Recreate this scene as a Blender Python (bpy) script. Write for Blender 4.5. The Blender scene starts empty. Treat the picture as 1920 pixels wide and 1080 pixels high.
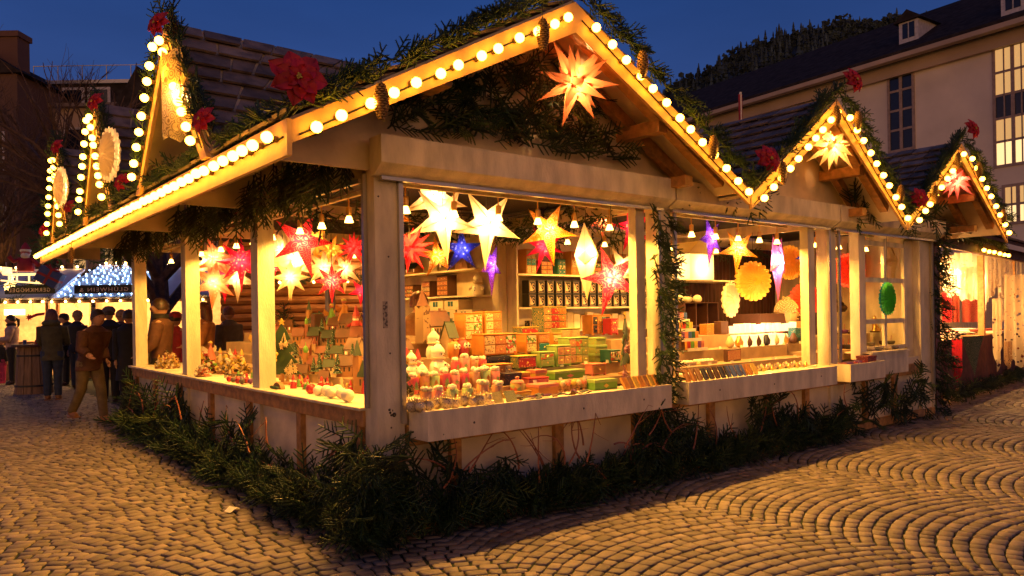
import bpy, bmesh, math, random
import numpy as np
from mathutils import Vector, Matrix, Euler
random.seed(7)
RNG = np.random.RandomState(11)
PI = math.pi
sc = bpy.context.scene
C = sc.collection
V = Vector
# ------------------------------------------------------------------ camera frame (used for the camera and for measuring places)
F = 1410.0; CX, CY = 960.0, 589.0; ROLL = 0.0166
FW = V((0.629, 0.7774, 0)); RT = V((0.7774, -0.629, 0)); UP = V((0, 0, 1))
CAM = V((-2.44, -4.45, 1.5))
cs, sn = math.cos(ROLL), math.sin(ROLL)
def ray(px, py):
    du, dv = px-CX, CY-py
    u = du*cs+dv*sn; v = -du*sn+dv*cs
    return FW+RT*(u/F)+UP*(v/F)
def at(px, py, x=None, y=None, z=None, d=None):
    r = ray(px, py)
    t = d if d is not None else ((x-CAM.x)/r.x if x is not None else ((y-CAM.y)/r.y if y is not None else (z-CAM.z)/r.z))
    return CAM+r*t
def xat(px, y, py=600): return at(px, py, y=y).x
def yat(px, x, py=600): return at(px, py, x=x).y
# ------------------------------------------------------------------ materials
MATS = {}
def mat(name, col, rough=.6, metal=0., var=.15, scale=8., bump=0., bscale=40., col2=None, wood=False, emis=0., ecol=None, island=0., spec=.5, coat=0., stretch=None, trans=0.):
    if name in MATS: return MATS[name]
    m = bpy.data.materials.new(name); m.use_nodes = True; nt = m.node_tree; N = nt.nodes; L = nt.links
    b = N['Principled BSDF']
    tc = N.new('ShaderNodeTexCoord'); mp = N.new('ShaderNodeMapping'); L.new(tc.outputs['Object'], mp.inputs[0])
    if wood: mp.inputs['Scale'].default_value = stretch or (1, 1, 9)
    elif stretch: mp.inputs['Scale'].default_value = stretch
    nz = N.new('ShaderNodeTexNoise'); nz.inputs['Scale'].default_value = scale; nz.inputs['Detail'].default_value = 6
    L.new(mp.outputs[0], nz.inputs[0])
    cr = N.new('ShaderNodeValToRGB'); L.new(nz.outputs[0], cr.inputs[0])
    c1 = [c*(1-var) for c in col]; c2 = list(col2) if col2 else [min(1, c*(1+var)) for c in col]
    cr.color_ramp.elements[0].position = .35; cr.color_ramp.elements[1].position = .65
    cr.color_ramp.elements[0].color = (*c1, 1); cr.color_ramp.elements[1].color = (*c2, 1)
    out = cr.outputs[0]
    if island:
        g = N.new('ShaderNodeNewGeometry'); mr = N.new('ShaderNodeMapRange'); L.new(g.outputs['Random Per Island'], mr.inputs[0])
        mr.inputs[3].default_value = 1-island; mr.inputs[4].default_value = 1+island
        mm = N.new('ShaderNodeVectorMath'); mm.operation = 'SCALE'; L.new(out, mm.inputs[0]); L.new(mr.outputs[0], mm.inputs['Scale'])
        out = mm.outputs[0]
    L.new(out, b.inputs['Base Color'])
    b.inputs['Roughness'].default_value = rough; b.inputs['Metallic'].default_value = metal
    b.inputs['Specular IOR Level'].default_value = spec
    b.inputs['Coat Weight'].default_value = coat
    b.inputs['Transmission Weight'].default_value = trans
    if emis:
        b.inputs['Emission Color'].default_value = (*(ecol or col), 1); b.inputs['Emission Strength'].default_value = emis
    if bump:
        n2 = N.new('ShaderNodeTexNoise'); n2.inputs['Scale'].default_value = bscale; n2.inputs['Detail'].default_value = 4
        L.new(mp.outputs[0], n2.inputs[0]); bp = N.new('ShaderNodeBump'); bp.inputs['Strength'].default_value = bump; bp.inputs['Distance'].default_value = .02
        L.new(n2.outputs[0], bp.inputs['Height']); L.new(bp.outputs[0], b.inputs['Normal'])
    MATS[name] = m
    return m
def pmat(name, c1, c2, scale=40., kind='dots', rough=.5, thr=.3, c3=None):
    """painted pattern: dots / cells / rings"""
    c1 = [x*.68 for x in c1]; c2 = [x*.68 for x in c2]; c3 = [x*.68 for x in c3] if c3 else None
    if name in MATS: return MATS[name]
    m = bpy.data.materials.new(name); m.use_nodes = True; nt = m.node_tree; N = nt.nodes; L = nt.links; b = N['Principled BSDF']
    tc = N.new('ShaderNodeTexCoord'); vo = N.new('ShaderNodeTexVoronoi'); vo.inputs['Scale'].default_value = scale
    L.new(tc.outputs['Object'], vo.inputs['Vector'])
    cr = N.new('ShaderNodeValToRGB'); cr.color_ramp.interpolation = 'CONSTANT'
    e = cr.color_ramp.elements
    if kind == 'rings':
        mu = N.new('ShaderNodeMath'); mu.operation = 'MULTIPLY'; mu.inputs[1].default_value = 5; L.new(vo.outputs['Distance'], mu.inputs[0])
        fr = N.new('ShaderNodeMath'); fr.operation = 'FRACT'; L.new(mu.outputs[0], fr.inputs[0]); L.new(fr.outputs[0], cr.inputs[0])
    elif kind == 'cells':
        L.new(vo.outputs['Color'], cr.inputs[0])
    else: L.new(vo.outputs['Distance'], cr.inputs[0])
    e[0].color = (*c2, 1); e[1].position = thr; e[1].color = (*c1, 1)
    if c3:
        k = e.new(min(.95, thr+.3)); k.color = (*c3, 1)
    L.new(cr.outputs[0], b.inputs['Base Color']); b.inputs['Roughness'].default_value = rough
    MATS[name] = m; return m
def glow(name, col, strength, sample=True):
    if name in MATS: return MATS[name]
    m = bpy.data.materials.new(name); m.use_nodes = True; N = m.node_tree.nodes; b = N['Principled BSDF']
    b.inputs['Base Color'].default_value = (*[c*.8 for c in col], 1); b.inputs['Emission Color'].default_value = (*col, 1)
    b.inputs['Emission Strength'].default_value = strength; b.inputs['Roughness'].default_value = .3
    if not sample: m.cycles.emission_sampling = 'NONE'
    MATS[name] = m; return m
def paper(name, col, hole=None, scale=18., kind='rings', thr=.45, opaque=.35):
    """translucent lantern paper, lit by a real lamp inside; perforations let more light through"""
    if name in MATS: return MATS[name]
    m = bpy.data.materials.new(name); m.use_nodes = True; nt = m.node_tree; N = nt.nodes; L = nt.links
    N.remove(N['Principled BSDF']); out = N['Material Output']
    df = N.new('ShaderNodeBsdfDiffuse'); tr = N.new('ShaderNodeBsdfTranslucent'); mx = N.new('ShaderNodeMixShader')
    mx.inputs[0].default_value = 1-opaque
    L.new(df.outputs[0], mx.inputs[1]); L.new(tr.outputs[0], mx.inputs[2]); L.new(mx.outputs[0], out.inputs[0])
    df.inputs[0].default_value = (*col, 1)
    if hole:
        tc = N.new('ShaderNodeTexCoord'); vo = N.new('ShaderNodeTexVoronoi'); vo.inputs['Scale'].default_value = scale
        L.new(tc.outputs['Object'], vo.inputs['Vector']); src = vo.outputs['Distance']
        if kind == 'rings':
            mu = N.new('ShaderNodeMath'); mu.operation = 'MULTIPLY'; mu.inputs[1].default_value = 4; L.new(src, mu.inputs[0])
            fr = N.new('ShaderNodeMath'); fr.operation = 'FRACT'; L.new(mu.outputs[0], fr.inputs[0]); src = fr.outputs[0]
        cr = N.new('ShaderNodeValToRGB'); cr.color_ramp.elements[0].color = (*hole, 1); cr.color_ramp.elements[1].color = (*col, 1)
        cr.color_ramp.elements[0].position = thr-.06; cr.color_ramp.elements[1].position = thr+.04
        L.new(src, cr.inputs[0]); L.new(cr.outputs[0], tr.inputs[0])
    else: tr.inputs[0].default_value = (*col, 1)
    MATS[name] = m; return m
# ------------------------------------------------------------------ mesh builder
class MB:
    def __init__(s): s.v = []; s.f = []; s.m = []
    def add(s, vs, fs, m=0, M=None):
        o = len(s.v)
        s.v += [tuple(M @ V(p)) if M is not None else tuple(p) for p in vs]
        s.f += [tuple(i+o for i in f) for f in fs]; s.m += [m]*len(fs); return s
    def box(s, x0, y0, z0, x1, y1, z1, m=0, M=None, bev=0.):
        if bev:
            b = bev
            vs = []
            for z, i in ((z0, b), (z0+b, 0), (z1-b, 0), (z1, b)):
                X0, X1, Y0, Y1 = x0+i, x1-i, y0+i, y1-i; c = 0 if i else b
                if i: vs += [(X0, Y0, z), (X1, Y0, z), (X1, Y1, z), (X0, Y1, z)]
                else: vs += [(X0, Y0, z), (X1, Y0, z), (X1, Y1, z), (X0, Y1, z)]
            fs = [(3, 2, 1, 0), (12, 13, 14, 15)]
            for k in range(3):
                for j in range(4): fs.append((k*4+j, k*4+(j+1) % 4, k*4+4+(j+1) % 4, k*4+4+j))
            return s.add(vs, fs, m, M)
        vs = [(x0, y0, z0), (x1, y0, z0), (x1, y1, z0), (x0, y1, z0), (x0, y0, z1), (x1, y0, z1), (x1, y1, z1), (x0, y1, z1)]
        return s.add(vs, [(3, 2, 1, 0), (4, 5, 6, 7), (0, 1, 5, 4), (1, 2, 6, 5), (2, 3, 7, 6), (3, 0, 4, 7)], m, M)
    def bar(s, p0, p1, w, h, m=0, up=V((0, 0, 1))):
        """rectangular bar from p0 to p1, h measured along up (centred)"""
        p0, p1 = V(p0), V(p1); d = (p1-p0).normalized(); sd = d.cross(up)
        sd = sd.normalized() if sd.length > 1e-4 else V((1, 0, 0)); u = sd.cross(d).normalized()
        vs = [p+sd*a*w/2+u*b*h/2 for p in (p0, p1) for a, b in ((-1, -1), (1, -1), (1, 1), (-1, 1))]
        return s.add(vs, [(0, 1, 2, 3), (7, 6, 5, 4), (0, 4, 5, 1), (1, 5, 6, 2), (2, 6, 7, 3), (3, 7, 4, 0)], m)
    def prism(s, pts, a, b, axis='y', m=0):
        """polygon pts (2d) extruded from a to b along axis"""
        n = len(pts)
        def P(p, t):
            return (p[0], t, p[1]) if axis == 'y' else ((t, p[0], p[1]) if axis == 'x' else (p[0], p[1], t))
        vs = [P(p, a) for p in pts]+[P(p, b) for p in pts]
        fs = [tuple(range(n))[::-1], tuple(range(n, 2*n))]+[(i, (i+1) % n, n+(i+1) % n, n+i) for i in range(n)]
        return s.add(vs, fs, m)
    def lathe(s, prof, n=12, c=(0, 0, 0), m=0, sx=1, sy=1, M=None):
        vs = []; fs = []
        for r, z in prof:
            for i in range(n):
                a = 2*PI*i/n; vs.append((c[0]+max(r, 1e-4)*math.cos(a)*sx, c[1]+max(r, 1e-4)*math.sin(a)*sy, c[2]+z))
        for k in range(len(prof)-1):
            for i in range(n): fs.append((k*n+i, k*n+(i+1) % n, (k+1)*n+(i+1) % n, (k+1)*n+i))
        fs.append(tuple(range(n))[::-1]); fs.append(tuple((len(prof)-1)*n+i for i in range(n)))
        return s.add(vs, fs, m, M)
    def ball(s, c, r, n=10, k=6, m=0, sx=1, sy=1, sz=1, M=None):
        return s.lathe([(r*math.sin(PI*i/k), -r*sz*math.cos(PI*i/k)) for i in range(k+1)], n, c, m, sx, sy, M)
    def tube(s, path, r, n=6, m=0, flat=1.0):
        path = [V(p) for p in path]; rs = r if isinstance(r, (list, tuple)) else [r]*len(path)
        vs = []; fs = []; prev = None
        for i, p in enumerate(path):
            d = (path[min(i+1, len(path)-1)]-path[max(i-1, 0)])
            d = d.normalized() if d.length > 1e-9 else V((0, 0, 1))
            if prev is None: a = d.orthogonal().normalized()
            else:
                a = prev-d*prev.dot(d); a = a.normalized() if a.length > 1e-5 else d.orthogonal().normalized()
            prev = a; b = d.cross(a)
            for j in range(n):
                t = 2*PI*j/n; vs.append(p+a*math.cos(t)*rs[i]+b*math.sin(t)*rs[i]*flat)
        for k in range(len(path)-1):
            for j in range(n): fs.append((k*n+j, k*n+(j+1) % n, (k+1)*n+(j+1) % n, (k+1)*n+j))
        fs.append(tuple(range(n))[::-1]); fs.append(tuple((len(path)-1)*n+j for j in range(n)))
        return s.add(vs, fs, m)
    def loft(s, rings, m=0, n=14):
        """rings: (cx,cy,z,rx,ry)"""
        vs = []; fs = []
        for cx, cy, z, rx, ry in rings:
            for j in range(n):
                t = 2*PI*j/n; vs.append((cx+rx*math.cos(t), cy+ry*math.sin(t), z))
        for k in range(len(rings)-1):
            for j in range(n): fs.append((k*n+j, k*n+(j+1) % n, (k+1)*n+(j+1) % n, (k+1)*n+j))
        fs.append(tuple(range(n))[::-1]); fs.append(tuple((len(rings)-1)*n+j for j in range(n)))
        return s.add(vs, fs, m)
    def build(s, name, mats, parent=None, smooth=False, loc=None, rz=0):
        me = bpy.data.meshes.new(name); me.from_pydata(s.v, [], s.f)
        mats = mats if isinstance(mats, (list, tuple)) else [mats]
        for x in mats: me.materials.append(x)
        if len(mats) > 1: me.polygons.foreach_set('material_index', s.m)
        if smooth:
            me.polygons.foreach_set('use_smooth', [True]*len(s.f))
            try: me.set_sharp_from_angle(angle=math.radians(50))
            except Exception: pass
        me.update()
        o = bpy.data.objects.new(name, me); C.objects.link(o)
        if parent is not None: o.parent = parent
        if loc is not None: o.location = loc
        o.rotation_euler.z = rz
        return o
def tag(o, label=None, cat=None, group=None, kind=None):
    if label: o['label'] = label
    if cat: o['category'] = cat
    if group: o['group'] = group
    if kind: o['kind'] = kind
    return o
def thing(name, label, cat, loc=(0, 0, 0), rz=0, group=None):
    o = bpy.data.objects.new(name, None); C.objects.link(o); o.location = loc; o.rotation_euler.z = rz
    o.empty_display_size = .1
    return tag(o, label, cat, group)
def kids(o): return [c for c in C.objects if c.parent == o]
KIDS = {}
def remember(root):
    KIDS[root.name] = [(c, kids(c)) for c in kids(root)]; return root
def dup(root, loc, rz=0, label=None, group=None, scale=1., cat=None, mats=None, rx=0, ry=0):
    """a copy of a thing with copies of its parts; mats swaps materials by name through object slots"""
    def cp(o, p):
        c = o.copy(); C.objects.link(c); c.parent = p
        if mats and c.type == 'MESH':
            for i, sl in enumerate(c.material_slots):
                if sl.material and sl.material.name in mats:
                    mm = mats[sl.material.name]; sl.link = 'OBJECT'; sl.material = mm
        return c
    r = cp(root, None); r.location = loc; r.rotation_euler = (rx, ry, rz); r.scale = (scale,)*3 if not isinstance(scale, tuple) else scale
    for k in ('label', 'group', 'category'):
        pass
    if label: r['label'] = label
    if group: r['group'] = group
    if cat: r['category'] = cat
    for ch, gs in KIDS.get(root.name, []):
        c = cp(ch, r)
        for g in gs: cp(g, c)
    return r
def np_mesh(name, vs, fs, mi, mats, parent=None, nv=3):
    me = bpy.data.meshes.new(name); n = len(fs)
    me.vertices.add(len(vs)); me.vertices.foreach_set('co', np.asarray(vs, np.float32).ravel())
    me.loops.add(n*nv); me.loops.foreach_set('vertex_index', np.asarray(fs, np.int32).ravel())
    me.polygons.add(n); me.polygons.foreach_set('loop_start', np.arange(n, dtype=np.int32)*nv)
    me.polygons.foreach_set('loop_total', np.full(n, nv, np.int32))
    for x in mats: me.materials.append(x)
    me.polygons.foreach_set('material_index', np.asarray(mi, np.int32)); me.update(calc_edges=True); me.validate()
    o = bpy.data.objects.new(name, me); C.objects.link(o)
    if parent is not None: o.parent = parent
    return o
# ------------------------------------------------------------------ base materials
white = mat('white_paint', (.70, .60, .43), .5, var=.2, scale=3.5, stretch=(2.2, 2.2, .7), bump=.35, bscale=38)
whiteb = mat('white_board', (.70, .58, .40), .55, var=.22, scale=2.6, bump=.2, bscale=25)
timber = mat('timber', (.42, .21, .06), .55, var=.3, scale=5, wood=True, stretch=(3, 3, 3), bump=.2, bscale=20)
timberY = mat('fascia_wood', (.62, .36, .13), .5, var=.15, scale=4, bump=.1)
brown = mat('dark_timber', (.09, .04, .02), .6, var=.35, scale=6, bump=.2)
shingle = mat('shingle', (.20, .14, .10), .75, var=.4, scale=7, island=.4, bump=.4, bscale=50)
alu = mat('grey_metal', (.45, .43, .40), .35, metal=.7, var=.05)
black = mat('black', (.015, .014, .014), .5)
cord_m = mat('cord', (.02, .018, .015), .6)
needle_a = mat('needle_dark', (.014, .040, .011), .5, var=.45, scale=5, island=.25)
needle_b = mat('needle_mid', (.028, .066, .016), .5, var=.4, scale=6, island=.25)
twig = mat('twig', (.16, .06, .03), .7, var=.3)
bulb_m = glow("bulb_glass", (1.0, .42, .032), 17.0)
brass = mat('brass', (.7, .42, .12), .3, metal=.9)
red_m = mat('poinsettia_red', (.48, .012, .022), .6, var=.35, scale=14)
gold_m = mat('gold', (.8, .5, .15), .3, metal=.8)
# ------------------------------------------------------------------ camera, world
cd = bpy.data.cameras.new('camera'); cam = bpy.data.objects.new('camera', cd); C.objects.link(cam); sc.camera = cam
cd.sensor_width = 36; cd.lens = 36*F/1920; cd.shift_y = (CY-540)/1920; cd.clip_end = 1500; cd.clip_start = .05
Xc = RT*cs-UP*sn; Yc = RT*sn+UP*cs; Zc = -FW
R3 = Matrix((Xc, Yc, Zc)).transposed(); cam.matrix_world = Matrix.Translation(CAM) @ R3.to_4x4()
w = bpy.data.worlds.new('World'); sc.world = w; w.use_nodes = True
nt = w.node_tree; N = nt.nodes; L = nt.links; bg = N['Background']
tc = N.new('ShaderNodeTexCoord'); sp = N.new('ShaderNodeSeparateXYZ'); L.new(tc.outputs['Generated'], sp.inputs[0])
cr = N.new('ShaderNodeValToRGB'); L.new(sp.outputs['Z'], cr.inputs[0])
e = cr.color_ramp.elements; e[0].position = 0; e[0].color = (.050, .068, .155, 1); e[1].position = .62; e[1].color = (.008, .030, .120, 1)
k = e.new(.22); k.color = (.026, .054, .175, 1)
k = e.new(.38); k.color = (.014, .042, .158, 1)

# added warm sky fill low behind the camera, standing in for the lit square
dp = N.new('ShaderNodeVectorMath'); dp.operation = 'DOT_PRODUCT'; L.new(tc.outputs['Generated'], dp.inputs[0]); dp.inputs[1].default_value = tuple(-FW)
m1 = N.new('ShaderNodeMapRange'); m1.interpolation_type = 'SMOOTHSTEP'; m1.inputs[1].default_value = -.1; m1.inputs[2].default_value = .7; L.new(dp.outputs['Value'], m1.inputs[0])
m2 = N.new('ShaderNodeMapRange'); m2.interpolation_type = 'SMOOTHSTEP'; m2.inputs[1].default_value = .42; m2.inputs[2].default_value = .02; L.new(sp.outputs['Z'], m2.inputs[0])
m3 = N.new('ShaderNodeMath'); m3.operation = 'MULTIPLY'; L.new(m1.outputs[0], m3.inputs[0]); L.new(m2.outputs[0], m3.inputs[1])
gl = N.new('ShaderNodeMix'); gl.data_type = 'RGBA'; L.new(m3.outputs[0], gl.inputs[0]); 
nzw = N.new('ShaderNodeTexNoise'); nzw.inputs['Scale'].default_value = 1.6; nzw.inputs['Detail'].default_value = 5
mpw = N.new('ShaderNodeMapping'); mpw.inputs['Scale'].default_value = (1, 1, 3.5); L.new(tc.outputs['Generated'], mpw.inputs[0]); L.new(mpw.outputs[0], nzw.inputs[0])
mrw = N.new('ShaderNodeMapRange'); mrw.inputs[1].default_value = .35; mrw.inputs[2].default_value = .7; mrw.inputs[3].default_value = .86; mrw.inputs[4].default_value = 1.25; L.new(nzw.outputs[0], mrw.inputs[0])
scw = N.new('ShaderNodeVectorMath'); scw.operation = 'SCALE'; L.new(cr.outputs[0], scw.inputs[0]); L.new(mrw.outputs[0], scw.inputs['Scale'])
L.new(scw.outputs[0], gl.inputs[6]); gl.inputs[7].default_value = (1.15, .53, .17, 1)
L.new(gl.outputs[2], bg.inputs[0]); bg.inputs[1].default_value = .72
vs = sc.view_settings; sc.display_settings.display_device = 'sRGB'; vs.view_transform = 'Standard'; vs.look = 'None'; vs.exposure = .8; vs.gamma = 1
cy = sc.cycles; cy.max_bounces = 6; cy.diffuse_bounces = 3; cy.glossy_bounces = 2; cy.transmission_bounces = 4; cy.transparent_max_bounces = 6
cy.sample_clamp_indirect = 4; cy.sample_clamp_direct = 0; cy.caustics_reflective = False; cy.caustics_refractive = False
cy.use_denoising = True
try: cy.use_light_tree = True
except Exception: pass
NL = [0]
def lamp(loc, power, col=(1, .56, .2), kind='POINT', size=.03, angle=150, blend=1., direction=(0, 0, -1)):
    l = bpy.data.lights.new('lamp_light', kind); l.energy = power; l.color = col; l.shadow_soft_size = size
    if kind == 'SPOT': l.spot_size = math.radians(angle); l.spot_blend = blend
    o = bpy.data.objects.new('lamp_light', l); C.objects.link(o); o.location = loc
    o.rotation_euler = V(direction).to_track_quat('-Z', 'Y').to_euler(); NL[0] += 1
    return o
# ------------------------------------------------------------------ ground
soil = mat('joint_soil', (.022, .018, .010), .95, var=.4, scale=3, col2=(.032, .052, .010), bump=.5, bscale=60)
g = MB(); g.add([(-300, -60, -.011), (400, -60, -.011), (400, 400, -.011), (-300, 400, -.011)], [(0, 1, 2, 3)])
tag(g.build('ground', soil), kind='structure')
stone = mat('cobblestone', (.215, .165, .115), .65, var=.15, scale=16, island=.38, bump=.2, bscale=120)
def cobbles():
    vs = []; fs = []; HA = 37; R = 1.95/2/math.sin(math.radians(HA)); Wd = 1.95; d = .100; NT = 19; DA = 2*HA; A1 = 90+HA
    def keep(x, y):
        if y < -4.6 or y > 24 or x > 26: return False
        if .5 < x < 8.2 and .5 < y: return False
        if x > 8 and y > 7: return False
        p = V((x, y, 0))-CAM; dd = p.dot(FW)
        if dd < 1.2: return False
        r = p.dot(RT)/dd
        return -.78 < r < .78 and dd < 22
    for kx in range(-13, 14):
        xc = 1.33+kx*Wd; off = random.uniform(0, .11)
        for j in range(-72, 260):
            y0 = j*d+off-1.
            if y0 > 24 or y0 < -6.5: continue
            cuts = [A1]; 
            while cuts[-1] > 90-HA: cuts.append(cuts[-1]-DA/NT*random.uniform(.72, 1.3)*(random.uniform(.3, 1) if len(cuts) == 1 else 1))
            cuts[-1] = 90-HA
            if len(cuts) > 2 and cuts[-2]-cuts[-1] < DA/NT*.4: cuts.pop(-2)
            for a0, a1 in zip(cuts[:-1], cuts[1:]):
                a0 = math.radians(a0); a1 = math.radians(a1)
                if a0-a1 < .01: continue
                am = (a0+a1)/2; x = xc+R*math.cos(am); y = y0+R*math.sin(am)
                if not keep(x, y): continue
                P = []
                for a, q in ((a0, 0), (a1, 0), (a1, 1), (a0, 1)):
                    rr_ = R+q*d*math.sin(a); P.append(V((xc+rr_*math.cos(a), y0+rr_*math.sin(a), 0)))
                c = (P[0]+P[1]+P[2]+P[3])/4; tg = V((math.sin(am), -math.cos(am), 0)); rd = V((math.cos(am), math.sin(am), 0))
                lt, lr_ = R*(a0-a1), d*math.sin(am); gt, gr = 1-.017/lt, 1-.013/lr_
                z = random.uniform(-.0025, .0025); tx, ty = random.uniform(-.03, .03), random.uniform(-.03, .03)
                o = len(vs); jit = [V((random.uniform(-.0065, .0065), random.uniform(-.0065, .0065), 0)) for _ in range(4)]
                for k_, zz in ((1, -.02), (.985, -.003), (.90, .002)):
                    for q, pp in enumerate(P):
                        w_ = pp-c; v = c+tg*w_.dot(tg)*gt*k_+rd*w_.dot(rd)*gr*k_+jit[q]
                        vs.append((v.x, v.y, zz+z+(v.x-c.x)*tx+(v.y-c.y)*ty))
                fs += [(o+8, o+9, o+10, o+11)]
                for b in (0, 4):
                    for q in range(4): fs.append((o+b+q, o+b+(q+1) % 4, o+b+4+(q+1) % 4, o+b+4+q))
    f = np.array(fs)
    ob = np_mesh('cobblestone_paving', vs, f[:, ::-1] if False else f, np.zeros(len(f)), [stone], nv=4)
    me = ob.data
    # the arcs run clockwise: make sure normals point up
    bm = bmesh.new(); bm.from_mesh(me); bmesh.ops.recalc_face_normals(bm, faces=bm.faces); bm.to_mesh(me); bm.free()
    tag(ob, kind='structure'); return ob
cobbles()
# ------------------------------------------------------------------ spruce sprigs
def make_sprig(seed, L=.34, nside=8, step=.0042, nl=.0165, wd=.0052, droop=.06):
    r = random.Random(seed); vs = []; fs = []; mi = []
    def tw(a, b, ra, rb):
        d = (b-a).normalized(); u = d.orthogonal().normalized(); w_ = d.cross(u); o = len(vs)
        for p, q in ((a, ra), (b, rb)):
            for t in range(3):
                an = 2*PI*t/3; vs.append(p+u*math.cos(an)*q+w_*math.sin(an)*q)
        for t in range(3):
            fs.append((o+t, o+(t+1) % 3, o+3+t)); fs.append((o+(t+1) % 3, o+3+(t+1) % 3, o+3+t)); mi.extend((0, 0))
    def needles(a, b, n, ln):
        d = (b-a).normalized(); u = d.orthogonal().normalized(); w_ = d.cross(u)
        for i in range(n):
            p = a+(b-a)*((i+r.random())/n); t = i*2.4+r.random()*.8
            pr = u*math.cos(t)+w_*math.sin(t)
            dr = (d*r.uniform(.55, .9)+pr).normalized(); l = ln*r.uniform(.8, 1.15); sd = dr.cross(pr).normalized()
            if sd.length < .1: sd = u
            o = len(vs); vs.extend((p-sd*wd/2, p+sd*wd/2, p+dr*l)); fs.append((o, o+1, o+2)); mi.append(0 if r.random() < .6 else 2)
    def branch(a, dirn, l, dr, nn):
        pts = [a]; d = dirn.copy()
        k = 4
        for i in range(k):
            d = (d+V((0, -dr*.25, 0))+V((r.uniform(-1, 1), r.uniform(-1, 1), r.uniform(-1, 1)))*.03).normalized(); pts.append(pts[-1]+d*l/k)
        for i in range(k):
            tw(pts[i], pts[i+1], .004*(1-i/k)+.0045, .004*(1-(i+1)/k)+.0045)
            needles(pts[i], pts[i+1], max(2, int(nn/k)), nl*(1 if i < k-1 else .85))
        return pts
    main = branch(V((0, 0, 0)), V((0, 0, 1)), L, droop, int(L/step*1.7))
    for i in range(nside):
        t = .18+.7*i/nside; seg = min(3, int(t*4)); p = main[seg].lerp(main[seg+1], t*4-seg); s = 1 if i % 2 else -1
        d = V((s*r.uniform(.8, 1.0), r.uniform(-.15, .1), r.uniform(.75, 1.))).normalized(); l = L*(.5-.34*t)*r.uniform(.85, 1.15)
        branch(p, d, l, droop, int(l/step*1.7))
    return np.array([tuple(v) for v in vs], np.float32), np.array(fs, np.int32), np.array(mi, np.int32)
SPR = [make_sprig(i) for i in range(5)]
SML = [make_sprig(20+i, L=.24, nside=5, step=.0058, nl=.020, wd=.0055) for i in range(4)]
FARS = [make_sprig(40+i, L=.26, nside=4, step=.02, nl=.026, wd=.009) for i in range(3)]
needle_c = mat('needle_light', (.075, .11, .022), .5, var=.4, scale=6, island=.25)
NM = [needle_a, twig, needle_b]
class Spruce:
    def __init__(s): s.V = []; s.F = []; s.M = []; s.n = 0
    def put(s, lib, p, d, sc_=1., roll=None, light=False):
        vs, fs, mi = lib[random.randrange(len(lib))]
        d = V(d).normalized(); q = d.to_track_quat('Z', 'Y') @ Euler((0, 0, random.uniform(0, 2*PI) if roll is None else roll)).to_quaternion()
        m = np.array(q.to_matrix())*sc_
        s.V.append(vs @ m.T+np.array(tuple(p))); s.F.append(fs+s.n); s.M.append(np.where(mi == 0, 3, mi) if light else mi); s.n += len(vs)
    def build(s, name, parent=None):
        return np_mesh(name, np.concatenate(s.V), np.concatenate(s.F), np.concatenate(s.M), NM+[needle_c], parent)
def garland(name, path, label, group, dens=26, spread=.9, size=1., lib=None, out=V((0, 0, 1)), jitter=.035, up=.3, group_obj=True, flow=1.):
    """evergreen rope along a path, sprigs flow along it and fan outwards"""
    sp_ = Spruce(); path = [V(p) for p in path]
    for a, b in zip(path[:-1], path[1:]):
        l = (b-a).length; t = (b-a).normalized()
        for i in range(max(1, int(l*dens))):
            p = a.lerp(b, random.random()); rnd = V((random.gauss(0, 1), random.gauss(0, 1), random.gauss(0, 1)))*.45
            s_ = 1 if random.random() < .8 else -1
            sp_.put(lib or SML, p+V((random.uniform(-1, 1), random.uniform(-1, 1), random.uniform(-1, 1)))*jitter, t*s_*flow+out*up+rnd*spread, size*random.uniform(.75, 1.2), light=random.random() < .15)
    o = sp_.build(name); return tag(o, label, 'garland', group)
# ------------------------------------------------------------------ the big stall
ZC = .87; X1, X2, X3 = 2.88, 5.88, 8.72; YB = (0, 2.2, 4.39, 6.75)
stall = thing('market_stall', 'large white wooden corner stall with three front gables, glowing interior and spruce trimmed base', 'stall', (0, 0, 0))
def part(name, mb, m, parent=stall, **k): return mb.build(name, m, parent, **k)
ZE = 2.46
# posts
for x, y, wx, wy in [(0, 0, .205, .17), (X1, .0, .17, .15), (X2, 0, .17, .15), (8.3, 0, .12, .12)]:
    b = MB(); b.box(x-.0, y, 0.05, x+wx, y+wy, ZE+.12, bev=.006)
    part('post', b, white)
b = MB(); b.box(2.60, .02, ZC, 2.71, .11, ZE, bev=.005); part('post', b, white)
b = MB(); b.box(5.47, .02, ZC, 5.6, .12, ZE, bev=.005); part('post', b, white)
b = MB(); b.box(6.64, .02, ZC+.0, 6.80, .14, ZE, bev=.005); part('post', b, white)
for y in YB[1:]:
    b = MB(); b.box(0, y-.07, .05, .15, y+.1, ZE+.1, bev=.006); part('post', b, white)
for x, y in ((X1, 2.35), (X1, 4.85), (X3, 2.35), (X1, 6.75), (X2, 2.35)):
    b = MB(); b.box(x-.06, y-.06, .05, x+.06, y+.06, ZE, bev=.005); part('post', b, white)
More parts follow.
